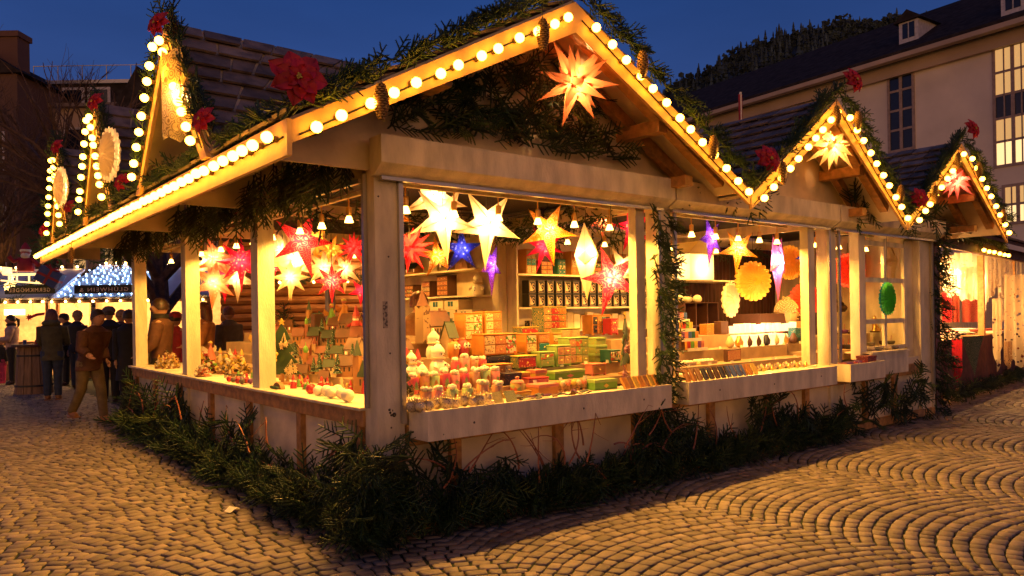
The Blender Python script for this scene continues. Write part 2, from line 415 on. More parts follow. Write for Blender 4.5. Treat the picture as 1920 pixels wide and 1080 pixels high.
# metal guide rails beside the posts
for x in (.172, X1-.03, X1+.19, X2-.03, X2+.19, 8.64): b = MB(); b.box(x, -.028, .3 if x > 8 else ZC-.1, x+.035, -.002, ZE+.0); part('shutter_rail', b, alu)
b = MB(); b.box(-.03, .1, ZC+.014, -.004, .13, ZE); part('shutter_rail', b, alu)
screw = mat('screw', (.12, .1, .08), .4, metal=.8)
for x, z in ((.1, .75), (.1, 1.9), (.1, 1.25), (.03, 2.3)): b = MB(); b.lathe([(.007, 0), (.006, .003)], 8, M=Matrix.Translation((x, -.001, z)) @ Matrix.Rotation(PI/2, 4, 'X')); part('screw', b, screw)
for x, z in ((1.65, .76), (2.35, .77), (.6, .76), (3.4, .77), (4.3, .76), (5.2, .78)): b = MB(); b.lathe([(.009, 0), (.007, .003)], 8, M=Matrix.Translation((x, -.261, z)) @ Matrix.Rotation(PI/2, 4, 'X')); part('screw', b, screw)
b = MB(); b.box(.05, -.004, 1.42, .085, -.001, 1.60); part('sticker', b, pmat('sticker_print', (.62, .5, .38), (.2, .15, .12), 70, 'cells', .5, .45))
# lower walls
for i, (xa, xb) in enumerate(((.17, X1), (X1+.17, X2), (X2+.17, 8.3))):
    b = MB(); b.box(xa, .03, .12, xb, .055, ZC-.03); part('wall_panel', b, whiteb)
b = MB(); b.box(8.42, .02, .1, 8.66, .05, ZE); part('wall_panel', b, whiteb)
b = MB(); b.box(8.66, .0, .05, 8.72, .06, ZE+.1); b.box(8.685, .06, .05, 8.715, 2.35, 2.6); part('end_wall', b, white)
for ya, yb in zip(YB[:-1], YB[1:]):
    b = MB(); b.box(.03, ya+.1, .12, .055, yb-.07, ZC-.03); part('wall_panel', b, whiteb)
for x in (.62, 1.62, 2.55, 3.62, 4.6, 5.35, 6.72, 7.5):
    b = MB(); b.box(x-.045, -.012, .1, x+.045, .03, ZC-.1, bev=.004); part('batten', b, timber)
for y in (.28, 1.27, 2.4, 3.52, 4.63, 5.73, 6.7):
    b = MB(); b.box(-.012, y-.045, .1, .03, y+.045, ZC-.11, bev=.004); part('batten', b, timber)
b = MB(); b.box(-.02, .17, ZC-.125, .028, 6.85, ZC-.012, bev=.004); part('counter_rail', b, timber)
b = MB(); b.box(.22, -.02, ZC-.26, 8.3, .028, ZC-.12, bev=.004); part('counter_rail', b, timber)
b = MB(); b.box(-.02, .0, .02, .028, 6.85, .115, bev=.004); b.box(.03, -.02, .02, 8.66, .028, .115, bev=.004); part('base_rail', b, timber)
# counters
b = MB(); b.box(-.05, .17, ZC-.012, 1.5, 6.9, ZC+.012, bev=.004); part('counter', b, white)
b = MB(); b.box(.2, .1, ZC-.06, X1, 1.3, ZC-.03); b.box(X1+.02, .1, ZC-.06, 8.2, 1.3, ZC-.03); part('counter', b, white)
for xa, xb in ((.225, 2.71), (2.95, 5.54), (5.84, 6.68)):
    b = MB(); t = .018; z0, z1 = ZC-.2, ZC+.0
    b.box(xa, -.26, z0, xb, -.26+t, z1); b.box(xa, -.242, z0, xa+t, -.022, z1); b.box(xb-t, -.242, z0, xb, -.022, z1)
    b.box(xa+t, -.242, z0+.001, xb-t, .02, z0+.02); b.box(xa+t, -.242, ZC-.034, xb-t, .09, ZC-.022); part('counter_tray', b, white)
b = MB(); b.box(6.7, -.1, .94, 7.72, .4, .96); b.box(6.7, -.08, ZC-.2, 7.72, -.055, .938); part('window_sill', b, white)
# shutter boxes
for xa, xb in ((-.03, 2.93), (2.955, 5.86), (5.885, 8.76)):
    b = MB(); b.prism([(-.16, 2.50), (-.06, 2.43), (.0, 2.43), (.0, 2.68), (-.16, 2.68)], xa, xb, 'x'); part('shutter_box', b, white)
    b = MB(); b.box(xa+.05, -.07, 2.405, xb-.05, -.035, 2.428); part('shutter_slat', b, alu)
# header beams of the left side
for ya, yb in zip(YB[:-1], YB[1:]):
    b = MB(); b.box(.0, ya+.12, 2.44, .09, yb-.07, 2.54, bev=.004); part('header_beam', b, white)
    b = MB(); b.box(.02, ya+.12, 2.54, .05, yb-.07, 2.95); part('wall_panel', b, whiteb)
    b = MB(); b.box(-.02, ya+.18, 2.41, .0, yb-.08, 2.44); part('shutter_rail', b, alu)
# interior beams
for p0, p1 in (((.17, 2.2, 2.5), (X1, 2.2, 2.5)), ((X1, .17, 2.5), (X1, 6.7, 2.5)), ((.17, 4.4, 2.5), (X1, 4.4, 2.5)), ((X1, 2.35, 2.52), (8.68, 2.35, 2.52)), ((X2, .15, 2.5), (X2, 2.3, 2.5)), ((.17, 6.7, 2.5), (X1, 6.7, 2.5))):
    b = MB(); b.bar(p0, p1, .07, .12); part('ceiling_beam', b, white)
# roofs ----------------------------------------------------------------
GA = [(-.78, 1.38, 3.54, 3.78, 2.60), (3.56, 5.14, 6.72, 3.70, 2.56), (6.76, 8.37, 9.98, 3.66, 2.56)]   # x eave, ridge, eave; z ridge, z eave (top of the boards)
FY = -.52
def shingles(b, e0, e1, r0, r1, rows=9, cols=12, th=.02):
    """overlapping wooden shingles on the quad eave e0-e1, ridge r0-r1"""
    e0, e1, r0, r1 = map(V, (e0, e1, r0, r1)); nrm = (e1-e0).cross(r0-e0).normalized()
    if nrm.z < 0: nrm = -nrm
    for i in range(rows):
        t0, t1 = i/rows, min(1, (i+1.12)/rows)
        L0, L1 = e0.lerp(r0, t0), e1.lerp(r1, t0); H0, H1 = e0.lerp(r0, t1), e1.lerp(r1, t1)
        ln = (L1-L0).length; n = max(1, int(ln/(.26)))
        u = 0
        cuts = [0]+sorted(min(1, max(0, (k+random.uniform(-.25, .25))/n)) for k in range(1, n))+[1]
        for a, c in zip(cuts[:-1], cuts[1:]):
            if c-a < .01: continue
            a2, c2 = a+.006/ln*1.5, c-.006/ln*1.5; dz = random.uniform(0, .012); lo = random.uniform(-.012, .012)
            sl = (r0-e0).normalized()
            p = [L0.lerp(L1, a2)+sl*lo, L0.lerp(L1, c2)+sl*lo, H0.lerp(H1, c2), H0.lerp(H1, a2)]
            off = [nrm*(.045+dz), nrm*(.045+dz), nrm*(.012), nrm*(.012)]
            vs_ = [q+o_ for q, o_ in zip(p, off)]; bt = [q+o_-nrm*th for q, o_ in zip(p, off)]
            b.add(vs_+bt, [(0, 1, 2, 3), (7, 6, 5, 4), (0, 4, 5, 1), (1, 5, 6, 2), (2, 6, 7, 3), (3, 7, 4, 0)])
def slab(b, q, th, m=0):
    q = [V(p) for p in q]; n = (q[1]-q[0]).cross(q[3]-q[0]).normalized()
    if n.z < 0: n = -n
    vs_ = q+[p-n*th for p in q]; b.add(vs_, [(0, 1, 2, 3), (7, 6, 5, 4), (0, 4, 5, 1), (1, 5, 6, 2), (2, 6, 7, 3), (3, 7, 4, 0)], m)
for gi, (xa, xm, xb, zr, ze) in enumerate(GA):
    yb = 9.0 if gi == 0 else 3.4; y0 = FY+.03
    for s_, xe in ((0, xa), (1, xb)):
        b = MB(); slab(b, [(xe, y0, ze), (xe, yb, ze), (xm, yb, zr), (xm, y0, zr)], .03)
        rf = part('roof', b, whiteb)
        b = MB(); shingles(b, (xe, y0, ze), (xe, yb, ze), (xm, y0, zr), (xm, yb, zr), rows=10)
        part('shingles', b, shingle, parent=rf)
        # bargeboard (fascia) along the rake
        b = MB(); n = 1 if s_ == 0 else -1; dz = .2
        x_in = xe
        b.prism([(x_in, ze-.02), (xm, zr-.02), (xm, zr-.02-dz*1.12), (x_in, ze-.02-dz*.62)] if True else [], FY, FY+.028, 'y'); part('bargeboard', b, timberY)
        b = MB(); p0 = V((xe+n*.25, FY+.14, ze-.085+.25*(zr-ze)/abs(xm-xe))); p1 = V((xm-n*.03, FY+.14, zr-.1)); b.bar(p0, p1, .09, .1)
        part('rafter', b, timber)
        b = MB(); p0 = V((xe+n*.3, .06, ze-.1+.3*(zr-ze)/abs(xm-xe))); p1 = V((xm-n*.02, .06-.08, zr-.11)); p0.y = -.06; p1.y = -.06; b.bar(p0, p1, .07, .1)
        part('rafter', b, timber)
    # purlins (outriggers) carrying the overhang, with an end block
    for s_, xe in ((1, xb), (-1, xa)):
        fr = .5 if gi == 0 else .45
        xp = xm+(xe-xm)*fr; zp = zr+(ze-zr)*fr-.10
        b = MB(); b.box(xp-.05, FY+.1, zp-.11, xp+.05, .1, zp, bev=.004); b.box(xp-.04, FY+.08, zp+.001, xp+.04, FY+.2, zp+.055); part('purlin', b, timber)
    b = MB(); b.box(xb-.62-.05, FY+.2, ze+.0, xb-.62+.05, .0, ze+.09, bev=.004); part('purlin', b, timber)
    # gable wall
    b = MB(); sl = (zr-ze)/(xm-xa); zt = zr-.06
    if gi == 0: pts = [(xa+.06, ze-.005), (xm, zt), (xb-.1, ze-.02), (xb-.1, ZE+.05), (.0, ZE+.02), (xa+.06, ZE+.02)]
    else: pts = [(xa+.02, ze-.02), (xm, zt), (min(xb, 8.7), ze-.02+(.0 if gi < 2 else (xb-8.7)*sl)), (min(xb, 8.7), ZE+.05), (xa+.02, ZE+.05)]
    b.prism(pts, .06, .085, 'y'); part('gable_wall', b, whiteb)
# eave of the left side: fascia and the white closing panels
b = MB(); b.box(-.81, FY, 2.385, -.782, 9.0, 2.585); part('eave_fascia', b, timberY)
for y in YB[1:]+(8.95,):
    b = MB(); b.prism([(-.77, 2.57), (.0, 2.95), (.0, 2.47), (-.77, 2.47)], y-.01, y+.012, 'y'); part('eave_panel', b, whiteb)
b = MB(); b.box(-.03, FY+.035, 2.60-.0, -.0, .06, 2.9) if False else None
# corner soffit panel of the front, hiding the eave end
# dormers on the left slope
DM = [(1.8, 1.0, 3.82), (4.57, .78, 3.82), (7.07, .68, 3.80)]
for (yc, hw, zt) in DM:
    zb = 2.60; xf = -.80; slope_m = (3.78-2.60)/(1.38+.78)
    xr = -.78+(min(zt, 3.78)-2.60)/slope_m
    for s_ in (-1, 1):
        b = MB()
        q = [V((xf, yc+s_*hw, zb)), V((-.74, yc+s_*hw, zb)), V((xr, yc, zt)), V((xf, yc, zt))]
        n = (q[1]-q[0]).cross(q[3]-q[0]).normalized(); n = -n if n.z < 0 else n
        vs_ = q+[p-n*.03 for p in q]; b.add(vs_, [(0, 1, 2, 3), (7, 6, 5, 4), (0, 4, 5, 1), (1, 5, 6, 2), (2, 6, 7, 3), (3, 7, 4, 0)]); rf = part('dormer_roof', b, whiteb)
        b = MB(); shingles(b, (xf, yc+s_*hw, zb), (-.70, yc+s_*hw, zb), (xf, yc, zt), (xr, yc, zt), rows=9); part('shingles', b, shingle, parent=rf)
        b = MB(); b.prism([(yc+s_*hw, zb), (yc, zt-.01), (yc, zt-.24), (yc+s_*(hw-.13), zb)], xf-.03, xf-.002, 'x'); part('bargeboard', b, timberY)
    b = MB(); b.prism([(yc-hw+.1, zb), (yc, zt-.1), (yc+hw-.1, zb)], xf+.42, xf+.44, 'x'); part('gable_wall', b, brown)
# ceiling net
net = pmat('ceiling_net', (.02, .012, .02), (.35, .2, .14), 70, 'dots', .9, .16)
b = MB()
b.box(.1, .1, 2.62, X1-.05, 2.15, 2.625); part('ceiling_net', b, net)
b = MB(); b.box(.1, 2.3, 2.62, X1-.05, 6.6, 2.625); part('ceiling_net', b, net)
b = MB(); b.box(X1+.1, .1, 2.62, 8.6, 2.3, 2.625); part('ceiling_net', b, net)
# back walls
curtain = mat('dark_curtain', (.05, .015, .012), .9, var=.4, scale=6, stretch=(6, 6, .6))
b = MB(); b.box(X1+.06, 2.42, .05, 6.9, 2.44, 2.46); part('back_wall', b, whiteb)
b = MB()
for i in range(60):
    x = 5.95+i*.045; b.add([(x, 2.40+.02*(i % 2), .9), (x+.045, 2.40+.02*((i+1) % 2), .9), (x+.045, 2.40+.02*((i+1) % 2), 2.46), (x, 2.40+.02*(i % 2), 2.46)], [(0, 1, 2, 3)])
part('back_curtain', b, curtain)
b = MB(); b.box(X1+.02, 2.45, .05, X1+.045, 4.8, 2.44); part('back_wall', b, whiteb)
b = MB(); b.box(.1, .1, .02, 8.6, 2.4, .05); b.box(.1, 2.4, .02, X1, 6.7, .05); part('floor_boards', b, timber)
# end window with glazing bars
glass = mat('dark_glass', (.02, .02, .022), .08, var=.0)
b = MB()
xw0, xw1 = 6.92, 7.9
for x in (6.88, 7.5, 8.08): b.box(x-.03, .1, .97, x+.03, .14, 2.4)
for z in (.98, 1.33, 1.86, 2.33): b.box(6.91, .105, z-.03, 8.05, .135, z+.03)
wf = part('window_frame', b, white)
b = MB(); b.box(8.11, .1, .12, 8.3, .13, 2.45); part('wall_panel', b, whiteb)
# ------------------------------------------------------------------ bulb strings
sock = mat('bulb_socket', (.12, .07, .04), .5)
bm_ = MB(); bm_.ball((0, 0, 0), .036, 10, 6); bulb_me = None
def light_string(label, p0, p1, n, outv, drop=0., group='strings of round bulbs along the stall roofs', r=.033):
    """bulbs screwed on a board from p0 to p1; outv points away from the board"""
    global bulb_me
    p0, p1, outv = V(p0), V(p1), V(outv)
    t = thing('light_string', label, 'string lights', p0, 0, group)
    b = MB(); b.tube([(0, 0, 0), tuple(p1-p0)], .006, 5); part('cable', b, cord_m, t)
    for i in range(n):
        q = (p1-p0)*((i+.5+random.uniform(-.12, .12))/n)+outv*.060+V((0, 0, random.uniform(-.006, .006)))
        if bulb_me is None:
            b = MB(); b.ball((0, 0, 0), r, 10, 6); b.lathe([(.014, -.062), (.018, -.06), (.018, -.024)], 8, m=1); o = part('bulb', b, [bulb_m, sock], t, smooth=True); bulb_me = o.data
        else:
            o = bpy.data.objects.new('bulb', bulb_me); C.objects.link(o); o.parent = t
        o.location = q; o.rotation_euler = (outv+V((random.uniform(-.15, .15), random.uniform(-.15, .15), random.uniform(-.15, .15)))).to_track_quat('Z', 'Y').to_euler()
    return t
ords = ['front gable', 'middle gable', 'last gable']
for gi, (xa, xm, xb, zr, ze) in enumerate(GA):
    n = (13, 10, 9)[gi]
    dz = .115
    light_string(f'string of glowing bulbs on the left rake board of the {("large","middle","far pink star")[gi]} gable', (xa+.04, FY-.004, ze-dz+.02), (xm-.04, FY-.004, zr-dz-.02), n, (0, -1, 0))
    light_string(f'string of glowing bulbs on the right rake board of the {("large","middle","far pink star")[gi]} gable', (xm+.06, FY-.004, zr-dz-.03), (xb-.05, FY-.004, ze-dz+.03), n, (0, -1, 0))
light_string('long string of glowing bulbs along the sloping left eave board', (-.814, FY+.05, 2.49), (-.814, 8.95, 2.49), 52, (-1, 0, 0))
for k, (yc, hw, zt) in enumerate(DM):
    nm = ('nearest', 'middle', 'farthest')[k]
    light_string(f'string of bulbs on the far edge of the {nm} left dormer', (-.834, yc+hw-.1, 2.68), (-.834, yc+.04, zt-.12), 9, (-1, 0, 0))
    light_string(f'string of bulbs on the near edge of the {nm} left dormer', (-.834, yc-hw+.1, 2.68), (-.834, yc-.05, zt-.12), 9, (-1, 0, 0))
# ------------------------------------------------------------------ spotlights inside
spot_glow = glow('spot_glass', (1., .55, .10), 8., False)
def spot(loc, label, power=16, aim=(0, 0, -1), angle=165):
    t = thing('spotlight', label, 'spotlight', loc, 0, 'small brass spotlights under the stall ceiling')
    b = MB(); b.tube([(0, 0, .14), (0, 0, .06)], .006, 6); b.lathe([(.02, .0), (.024, .03), (.022, .07), (.008, .075)], 10); part('holder', b, brass, t, smooth=True)
    b = MB(); b.lathe([(.036, -.05), (.034, -.045), (.018, .0)], 12); part('reflector_bulb', b, spot_glow, t, smooth=True)
    if power: lamp(V(loc)+V((0, 0, -.07)), power*1.4, (1, .47, .075), 'SPOT', .028, angle, .55, aim)
    return t
SY = .3
ORD = ['first', 'second', 'third', 'fourth', 'fifth', 'sixth', 'seventh', 'eighth', 'ninth', 'tenth', 'eleventh', 'twelfth', 'thirteenth', 'fourteenth', 'fifteenth', 'sixteenth', 'seventeenth']
for i, x in enumerate((.42, .85, 1.28, 1.7, 2.12, 2.56)): spot((x, SY, 2.30), f'{ORD[i]} brass spotlight from the left over the front bay display', 30)
for i, x in enumerate((3.35, 3.75, 4.15, 4.55, 4.95, 5.3)): spot((x, SY, 2.30), f'{ORD[i]} brass spotlight from the left over the middle bay candle display', 30)
for i, x in enumerate((6.15, 6.7, 7.4)): spot((x, SY, 2.30), f'{ORD[i]} brass spotlight from the left over the far bay Buddha figures', 20)
for i, y in enumerate((.5, 1.0, 1.5, 1.95, 2.6, 3.1, 3.6, 4.1, 4.8, 5.4, 6.1)): spot((.32, y, 2.30), f'{ORD[i]} brass spotlight from the near corner post behind the left windows', 26)
for i, x in enumerate((3.4, 4.0, 4.6, 5.2)): spot((x, 1.75, 2.33), f'{ORD[i]} added brass spotlight from the left brightening the back shelf of mug cartons', 16)  # this row and the next two are added to brighten the stall's back
for i, y in enumerate((3.0, 3.8, 4.6)): spot((2.2, y, 2.33), f'{ORD[i]} added brass spotlight from the front brightening the side wall shelves', 16)
for i, x in enumerate((6.1, 6.8, 7.5)): spot((x, 1.7, 2.33), f'{ORD[i]} added brass spotlight from the left brightening the dark curtain', 14)
b = MB(); b.bar((3.2, 1.75, 2.47), (5.6, 1.75, 2.47), .03, .03); b.bar((6., 1.7, 2.47), (7.7, 1.7, 2.47), .03, .03); b.bar((2.2, 2.8, 2.47), (2.2, 4.8, 2.47), .03, .03); part('lamp_rail', b, white)  # rails for the added rear spotlights
b = MB(); b.bar((.3, SY, 2.455), (2.8, SY, 2.455), .03, .03); b.bar((3.2, SY, 2.455), (5.5, SY, 2.455), .03, .03); b.bar((6., SY, 2.455), (7.6, SY, 2.455), .03, .03); b.bar((.32, .45, 2.455), (.32, 6.4, 2.455), .03, .03)
part('lamp_rail', b, white)
# ------------------------------------------------------------------ greenery on the roof edges
def rake(n, a, b, label, size=1., dens=62, out=(0, -.25, 1)):
    return garland('spruce_garland', [a, b], label, 'spruce garlands on the roof edges', dens=dens, out=V(out), size=size*.76, up=.34, spread=.55)
for gi, (xa, xm, xb, zr, ze) in enumerate(GA):
    nm = ('large front', 'middle', 'far pink star')[gi]
    rake(0, (xa, FY-.02, ze+.05), (xm-.05, FY-.0, zr+.06), f'spruce garland on the left slope edge of the {nm} gable', 1.1)
    rake(0, (xm+.05, FY-.02, zr+.05), (xb, FY-.02, ze+.07), f'spruce garland on the right slope edge of the {nm} gable', 1.0)
rake(0, (-.76, FY+.1, 2.66), (-.76, 8.9, 2.66), 'long spruce garland lying on the left eave', 1.05, 42, (-.5, 0, 1))
for k, (yc, hw, zt) in enumerate(DM):
    nm = ('nearest', 'middle', 'farthest')[k]
    rake(0, (-.80, yc-hw, 2.70), (-.80, yc-.02, zt+.06), f'spruce garland on the near edge of the {nm} left dormer', 1.15, 44, (-.3, -.3, .8))
    rake(0, (-.84, yc+hw-.05, 2.70), (-.84, yc+.05, zt+.04), f'spruce garland on the far edge of the {nm} left dormer', .9, 34, (-.4, .6, .5))
def hang_cluster(name, pts, label, cat, group, n, dirf, lib=None, size=1., kind=None):
    sp_ = Spruce()
    for i in range(n):
        p, d = pts(i); sp_.put(lib or SPR, p, d, size*random.uniform(.7, 1.2), light=random.random() < .12)
    return tag(sp_.build(name), label, cat, group, kind)
R = random.uniform
# branches nailed on the big gable wall
def gpt(i):
    while 1:
        x = R(.1, 2.35); z = R(2.76, 3.5)
        if z < 3.62-abs(x-1.38)*.56 and not (x > 2.0 and z > 3.0) : break
    return V((x, .02-R(0, .12), z)), V((R(-1, 1), R(-.3, .0), R(-.75, .35) if z > 2.98 else R(-.12, .4)))
hang_cluster('spruce_branches', gpt, 'thick spread of spruce branches nailed on the big gable wall above the shutter box', 'branches', None, 190, None, size=.85)
def gp2(i): return V((R(3.3, 4.5), .02-R(0, .1), R(2.68, 2.85))), V((R(-1, 1), -.2, R(-1, .5)))
hang_cluster('spruce_branches', gp2, 'spruce branches in the valley under the middle gable', 'branches', None, 34, None)
def gp3(i): return V((R(6.1, 8.6), -.05-R(0, .1), R(2.66, 2.8))), V((R(-1, 1), -.2, R(-.6, .6)))
hang_cluster('spruce_branches', gp3, 'spruce branches above the shutter box of the far bay', 'branches', None, 40, None)
# hanging over the left windows
for k, (ya, yb) in enumerate(((.2, 2.1), (2.35, 4.3), (4.5, 7.2))):
    def hp(i): return V((-.06-R(0, .1), R(ya, yb), R(2.5, 2.78))), V((R(-.35, .1), R(-.45, .45), -1))
    hang_cluster('hanging_spruce', hp, f'spruce twigs hanging over the {("near","middle","far")[k]} left window', 'branches', 'spruce twigs hanging over the left windows', (70, 60, 60)[k], None, SPR, .95)
def ip(i):
    k = i % 3
    if k == 0: return V((R(.3, 2.9), 2.1, 2.42+R(-.05, .1))), V((R(-1, 1), -.3, R(-1, .3)))
    if k == 1: return V((R(3.1, 8.), 2.25, 2.42+R(-.1, .08))), V((R(-1, 1), -.3, R(-1, .3)))
    return V((2.9, R(.5, 2.2), 2.44+R(-.05, .1))), V((-.3, R(-1, 1), R(-1, .3)))
o = hang_cluster('spruce_garland', ip, 'spruce garland pinned on the inner ceiling beams behind the stars', 'garland', None, 260, None, FARS, .9)
# greenery wound up the posts
def vp(i): return V((2.83+R(-.09, .09), -.06+R(-.06, .02), R(.1, 2.42))), V((R(-.7, .7), R(-.8, -.1), R(-1, .1)))
hang_cluster('post_garland', vp, 'spruce garland wound down the post between the front bay and the middle bay', 'garland', 'spruce garlands on the posts', 190, None, SML, .85)
def vp(i): return V((8.78+R(-.05, .12), -.06+R(-.06, .1), R(.05, 2.6))), V((R(-.7, .7), R(-.8, -.1), R(-1, .1)))
hang_cluster('post_garland', vp, 'spruce garland running down the far end corner of the white stall', 'garland', 'spruce garlands on the posts', 170, None, SML, .9)
# heap of branches at the base
def basept(side, a, b, top, thick=1.):
    def f(i):
        t = a+(b-a)*random.random()
        h = top(t)*1.25*(random.random()**.85); o = (.03+.17*(1-h/.7)*random.random())*thick
        if side == 'y':
            p = V((t, -o-.02, h+.03)); d = V((R(-.4, .4), R(-.45, .05), R(-1.2, -.5))) if random.random() < .82 else V((R(-.9, .9), R(-.5, .0), R(-.3, 1.)))
        else:
            p = V((-o-.02, t, h+.03)); d = V((R(-.45, .05), R(-.4, .4), R(-1.2, -.5))) if random.random() < .82 else V((R(-.5, .0), R(-.9, .9), R(-.3, 1.)))
        d = d.normalized()
        if p.z < .2 and d.z < -.3: d = V((d.x*1.2, d.y*.7-(.2 if side == 'y' else 0), R(.0, 1.))); d.x -= .2*(side == 'x'); p.z = R(.02, .14); d = d.normalized()
        # keep the tip above the cobbles
        if p.z+d.z*.30 < .01: d.z = -(p.z-.01)/.30; d = d.normalized()
        return p, d
    return f
import math as _m
topY = lambda x: .33+.12*_m.sin(x*3.1)+.07*_m.sin(x*7.7)-.14*min(1, max(0, (x-.3)/1.5))*(x < 2.3)+.1*(x < .4)+(.18 if 2.8 < x < 3.3 else 0)
topX = lambda y: .36+.1*_m.sin(y*2.9+1)+.08*_m.sin(y*6.1)+.1*(y < .5)-.05
hang_cluster('spruce_heap', basept('y', -.25, 2.9, topY), 'dense heap of spruce branches at the foot of the front bay', 'branches', None, 460, None, size=.85, kind='stuff')
hang_cluster('spruce_heap', basept('y', 2.8, 6.0, topY, .85), 'dense heap of spruce branches at the foot of the middle bay', 'branches', None, 360, None, size=.85, kind='stuff')
hang_cluster('spruce_heap', basept('x', -.1, 3.3, topX), 'dense heap of spruce branches along the near half of the left side', 'branches', None, 460, None, size=.85, kind='stuff')
hang_cluster('spruce_heap', basept('x', 3.3, 6.95, lambda y: topX(y)+.1, .5), 'dense heap of spruce branches along the far half of the left side', 'branches', None, 330, None, FARS+SPR, 1.2, kind='stuff')
def ep(i): return V((R(5.9, 8.2), -.04-R(0, .06), R(.12, .62))), V((R(-1, .6), -.2, R(-.9, .8)))
hang_cluster('spruce_branches', ep, 'loose spruce sprays fixed to the panel below the far bay', 'branches', None, 70, None)
def cp(i):
    z = random.random()**1.3*.60; return V((-.1+R(-.14, .12), -.1+R(-.14, .1), z+.05)), V((R(-.9, .5), R(-.9, .5), R(-1.2, .3) if z > .25 else R(-.1, .7)))
hang_cluster('spruce_branches', cp, 'tall tuft of spruce branches at the near corner of the stall', 'branches', None, 120, None, size=.8)
# willow twigs curling out of the heap
wil = mat('willow', (.30, .10, .045), .6, var=.3)
for i in range(46):
    if i < 21: p = V((random.choice([.5, .9, 1.3, 1.7, 2.2, 2.6])+R(-.2, .2), -.14-R(0, .14), R(.22, .45))); ax = V((1, 0, 0))
    elif i < 30: p = V((3.1+(i-21)*.36, -.1-R(0, .08), R(.15, .4))); ax = V((1, 0, 0))
    else: p = V((-.1-R(0, .1), .3+(i-30)*.40+R(-.1, .1), R(.25, .45))); ax = V((0, 1, 0))
    d = (ax*R(-1, 1)+V((0, 0, R(.2, 1)))).normalized(); pts = [p]; curl = R(-.5, .5); side = V((0, -1, 0)) if ax.x else V((-1, 0, 0))
    for k in range(9):
        ang = curl*.55; d = (Matrix.Rotation(ang, 3, side) @ d+side*R(-.08, .08)).normalized(); pts.append(pts[-1]+d*.055)
        if pts[-1].z > .68: d.z = -abs(d.z)*.3
    b = MB(); b.tube(pts, [.0085*(1-k/12) for k in range(len(pts))], 5)
    br = [pts[4]+(pts[5]-pts[4])*.3]; dd = (d+side*.3+V((0, 0, .5))).normalized()
    for k in range(4): br.append(br[-1]+(dd+V((R(-.2, .2), R(-.2, .2), R(-.2, .2))))*.04)
    b.tube(br, [.0035, .003, .0025, .002, .0015], 4)
    tag(b.build('willow_twig', wil), 'thin reddish curly willow twig sticking out of the spruce heap '+('below the front bay' if i < 21 else 'below the middle bay' if i < 30 else 'on the left side'), 'twig', 'curly willow twigs in the spruce heap')
# ------------------------------------------------------------------ pine cones
cone_m = mat('pine_cone_brown', (.14, .065, .03), .6, var=.4, scale=60)
tipm = mat('pine_cone_tip', (.45, .27, .12), .6)
def make_cone():
    t = thing('pine_cone', 'x', 'pine cone', (0, 0, 0), 0, 'pine cones hanging from the roof edges')
    b = MB(); Ln = .17
    b.lathe([(.004, -Ln), (.016, -Ln*.85), (.020, -Ln*.5), (.014, -.02), (.003, 0)], 8)
    for k in range(15):
        z = -Ln*(k+.5)/15; rr = .034*math.sin(PI*(.12+.8*(k+.5)/15))**.7; n = 8
        for j in range(n):
            a = 2*PI*(j+.5*(k % 2))/n; c_, s_ = math.cos(a), math.sin(a); tx, ty = -s_, c_; wd = rr*.42
            p0 = (c_*rr*.3-tx*wd*.5, s_*rr*.3-ty*wd*.5, z); p1 = (c_*rr*.3+tx*wd*.5, s_*rr*.3+ty*wd*.5, z)
            q0 = (c_*rr-tx*wd, s_*rr-ty*wd, z-.010); q1 = (c_*rr+tx*wd, s_*rr+ty*wd, z-.010); q2 = (c_*(rr+.003), s_*(rr+.003), z-.003)
            b.add([p0, p1, q1, q0], [(0, 1, 2, 3)], 0); b.add([q0, q1, q2], [(0, 1, 2)], 1)
    part('scales', b, [cone_m, tipm], t)
    b = MB(); b.tube([(0, 0, 0), (0, 0, .07)], .0025, 4); part('string', b, cord_m, t)
    return remember(t)
cone0 = make_cone(); used = [0]
def cone(px, py, y, label, x=None):
    p = at(px, py, x=x) if x is not None else at(px, py, y=y)
    p.z += .10
    if not used[0]: cone0.location = p; cone0['label'] = label; cone0.scale = (1.25,)*3; used[0] = 1; return
    dup(cone0, p, R(0, 6), label, scale=R(1.15, 1.35))
for px, py, lb in ((715, 185, 'lowest left pine cone of the large front gable, beside its white wall'), (1018, 60, 'pine cone under the peak of the large front gable'), (1205, 118, 'upper pine cone on the right slope of the large front gable'), (1338, 275, 'lower pine cone on the right slope of the large front gable'),
                   (1569, 215, 'pine cone left of the peak of the middle gable'), (1609, 225, 'pine cone right of the peak of the middle gable'), (1468, 322, 'pine cone low on the left slope of the middle gable'), (1689, 362, 'pine cone low on the right slope of the middle gable'),
                   (1754, 362, 'pine cone low on the left slope of the far pink star gable'), (1797, 300, 'pine cone near the peak of the far pink star gable'), (1836, 318, 'pine cone right of the pink star'), (1882, 405, 'pine cone at the far right end of the last gable')):
    cone(px, py, FY-.10, lb)
cone(134, 478, None, 'pine cone hanging near the far end of the left eave', x=-.85)
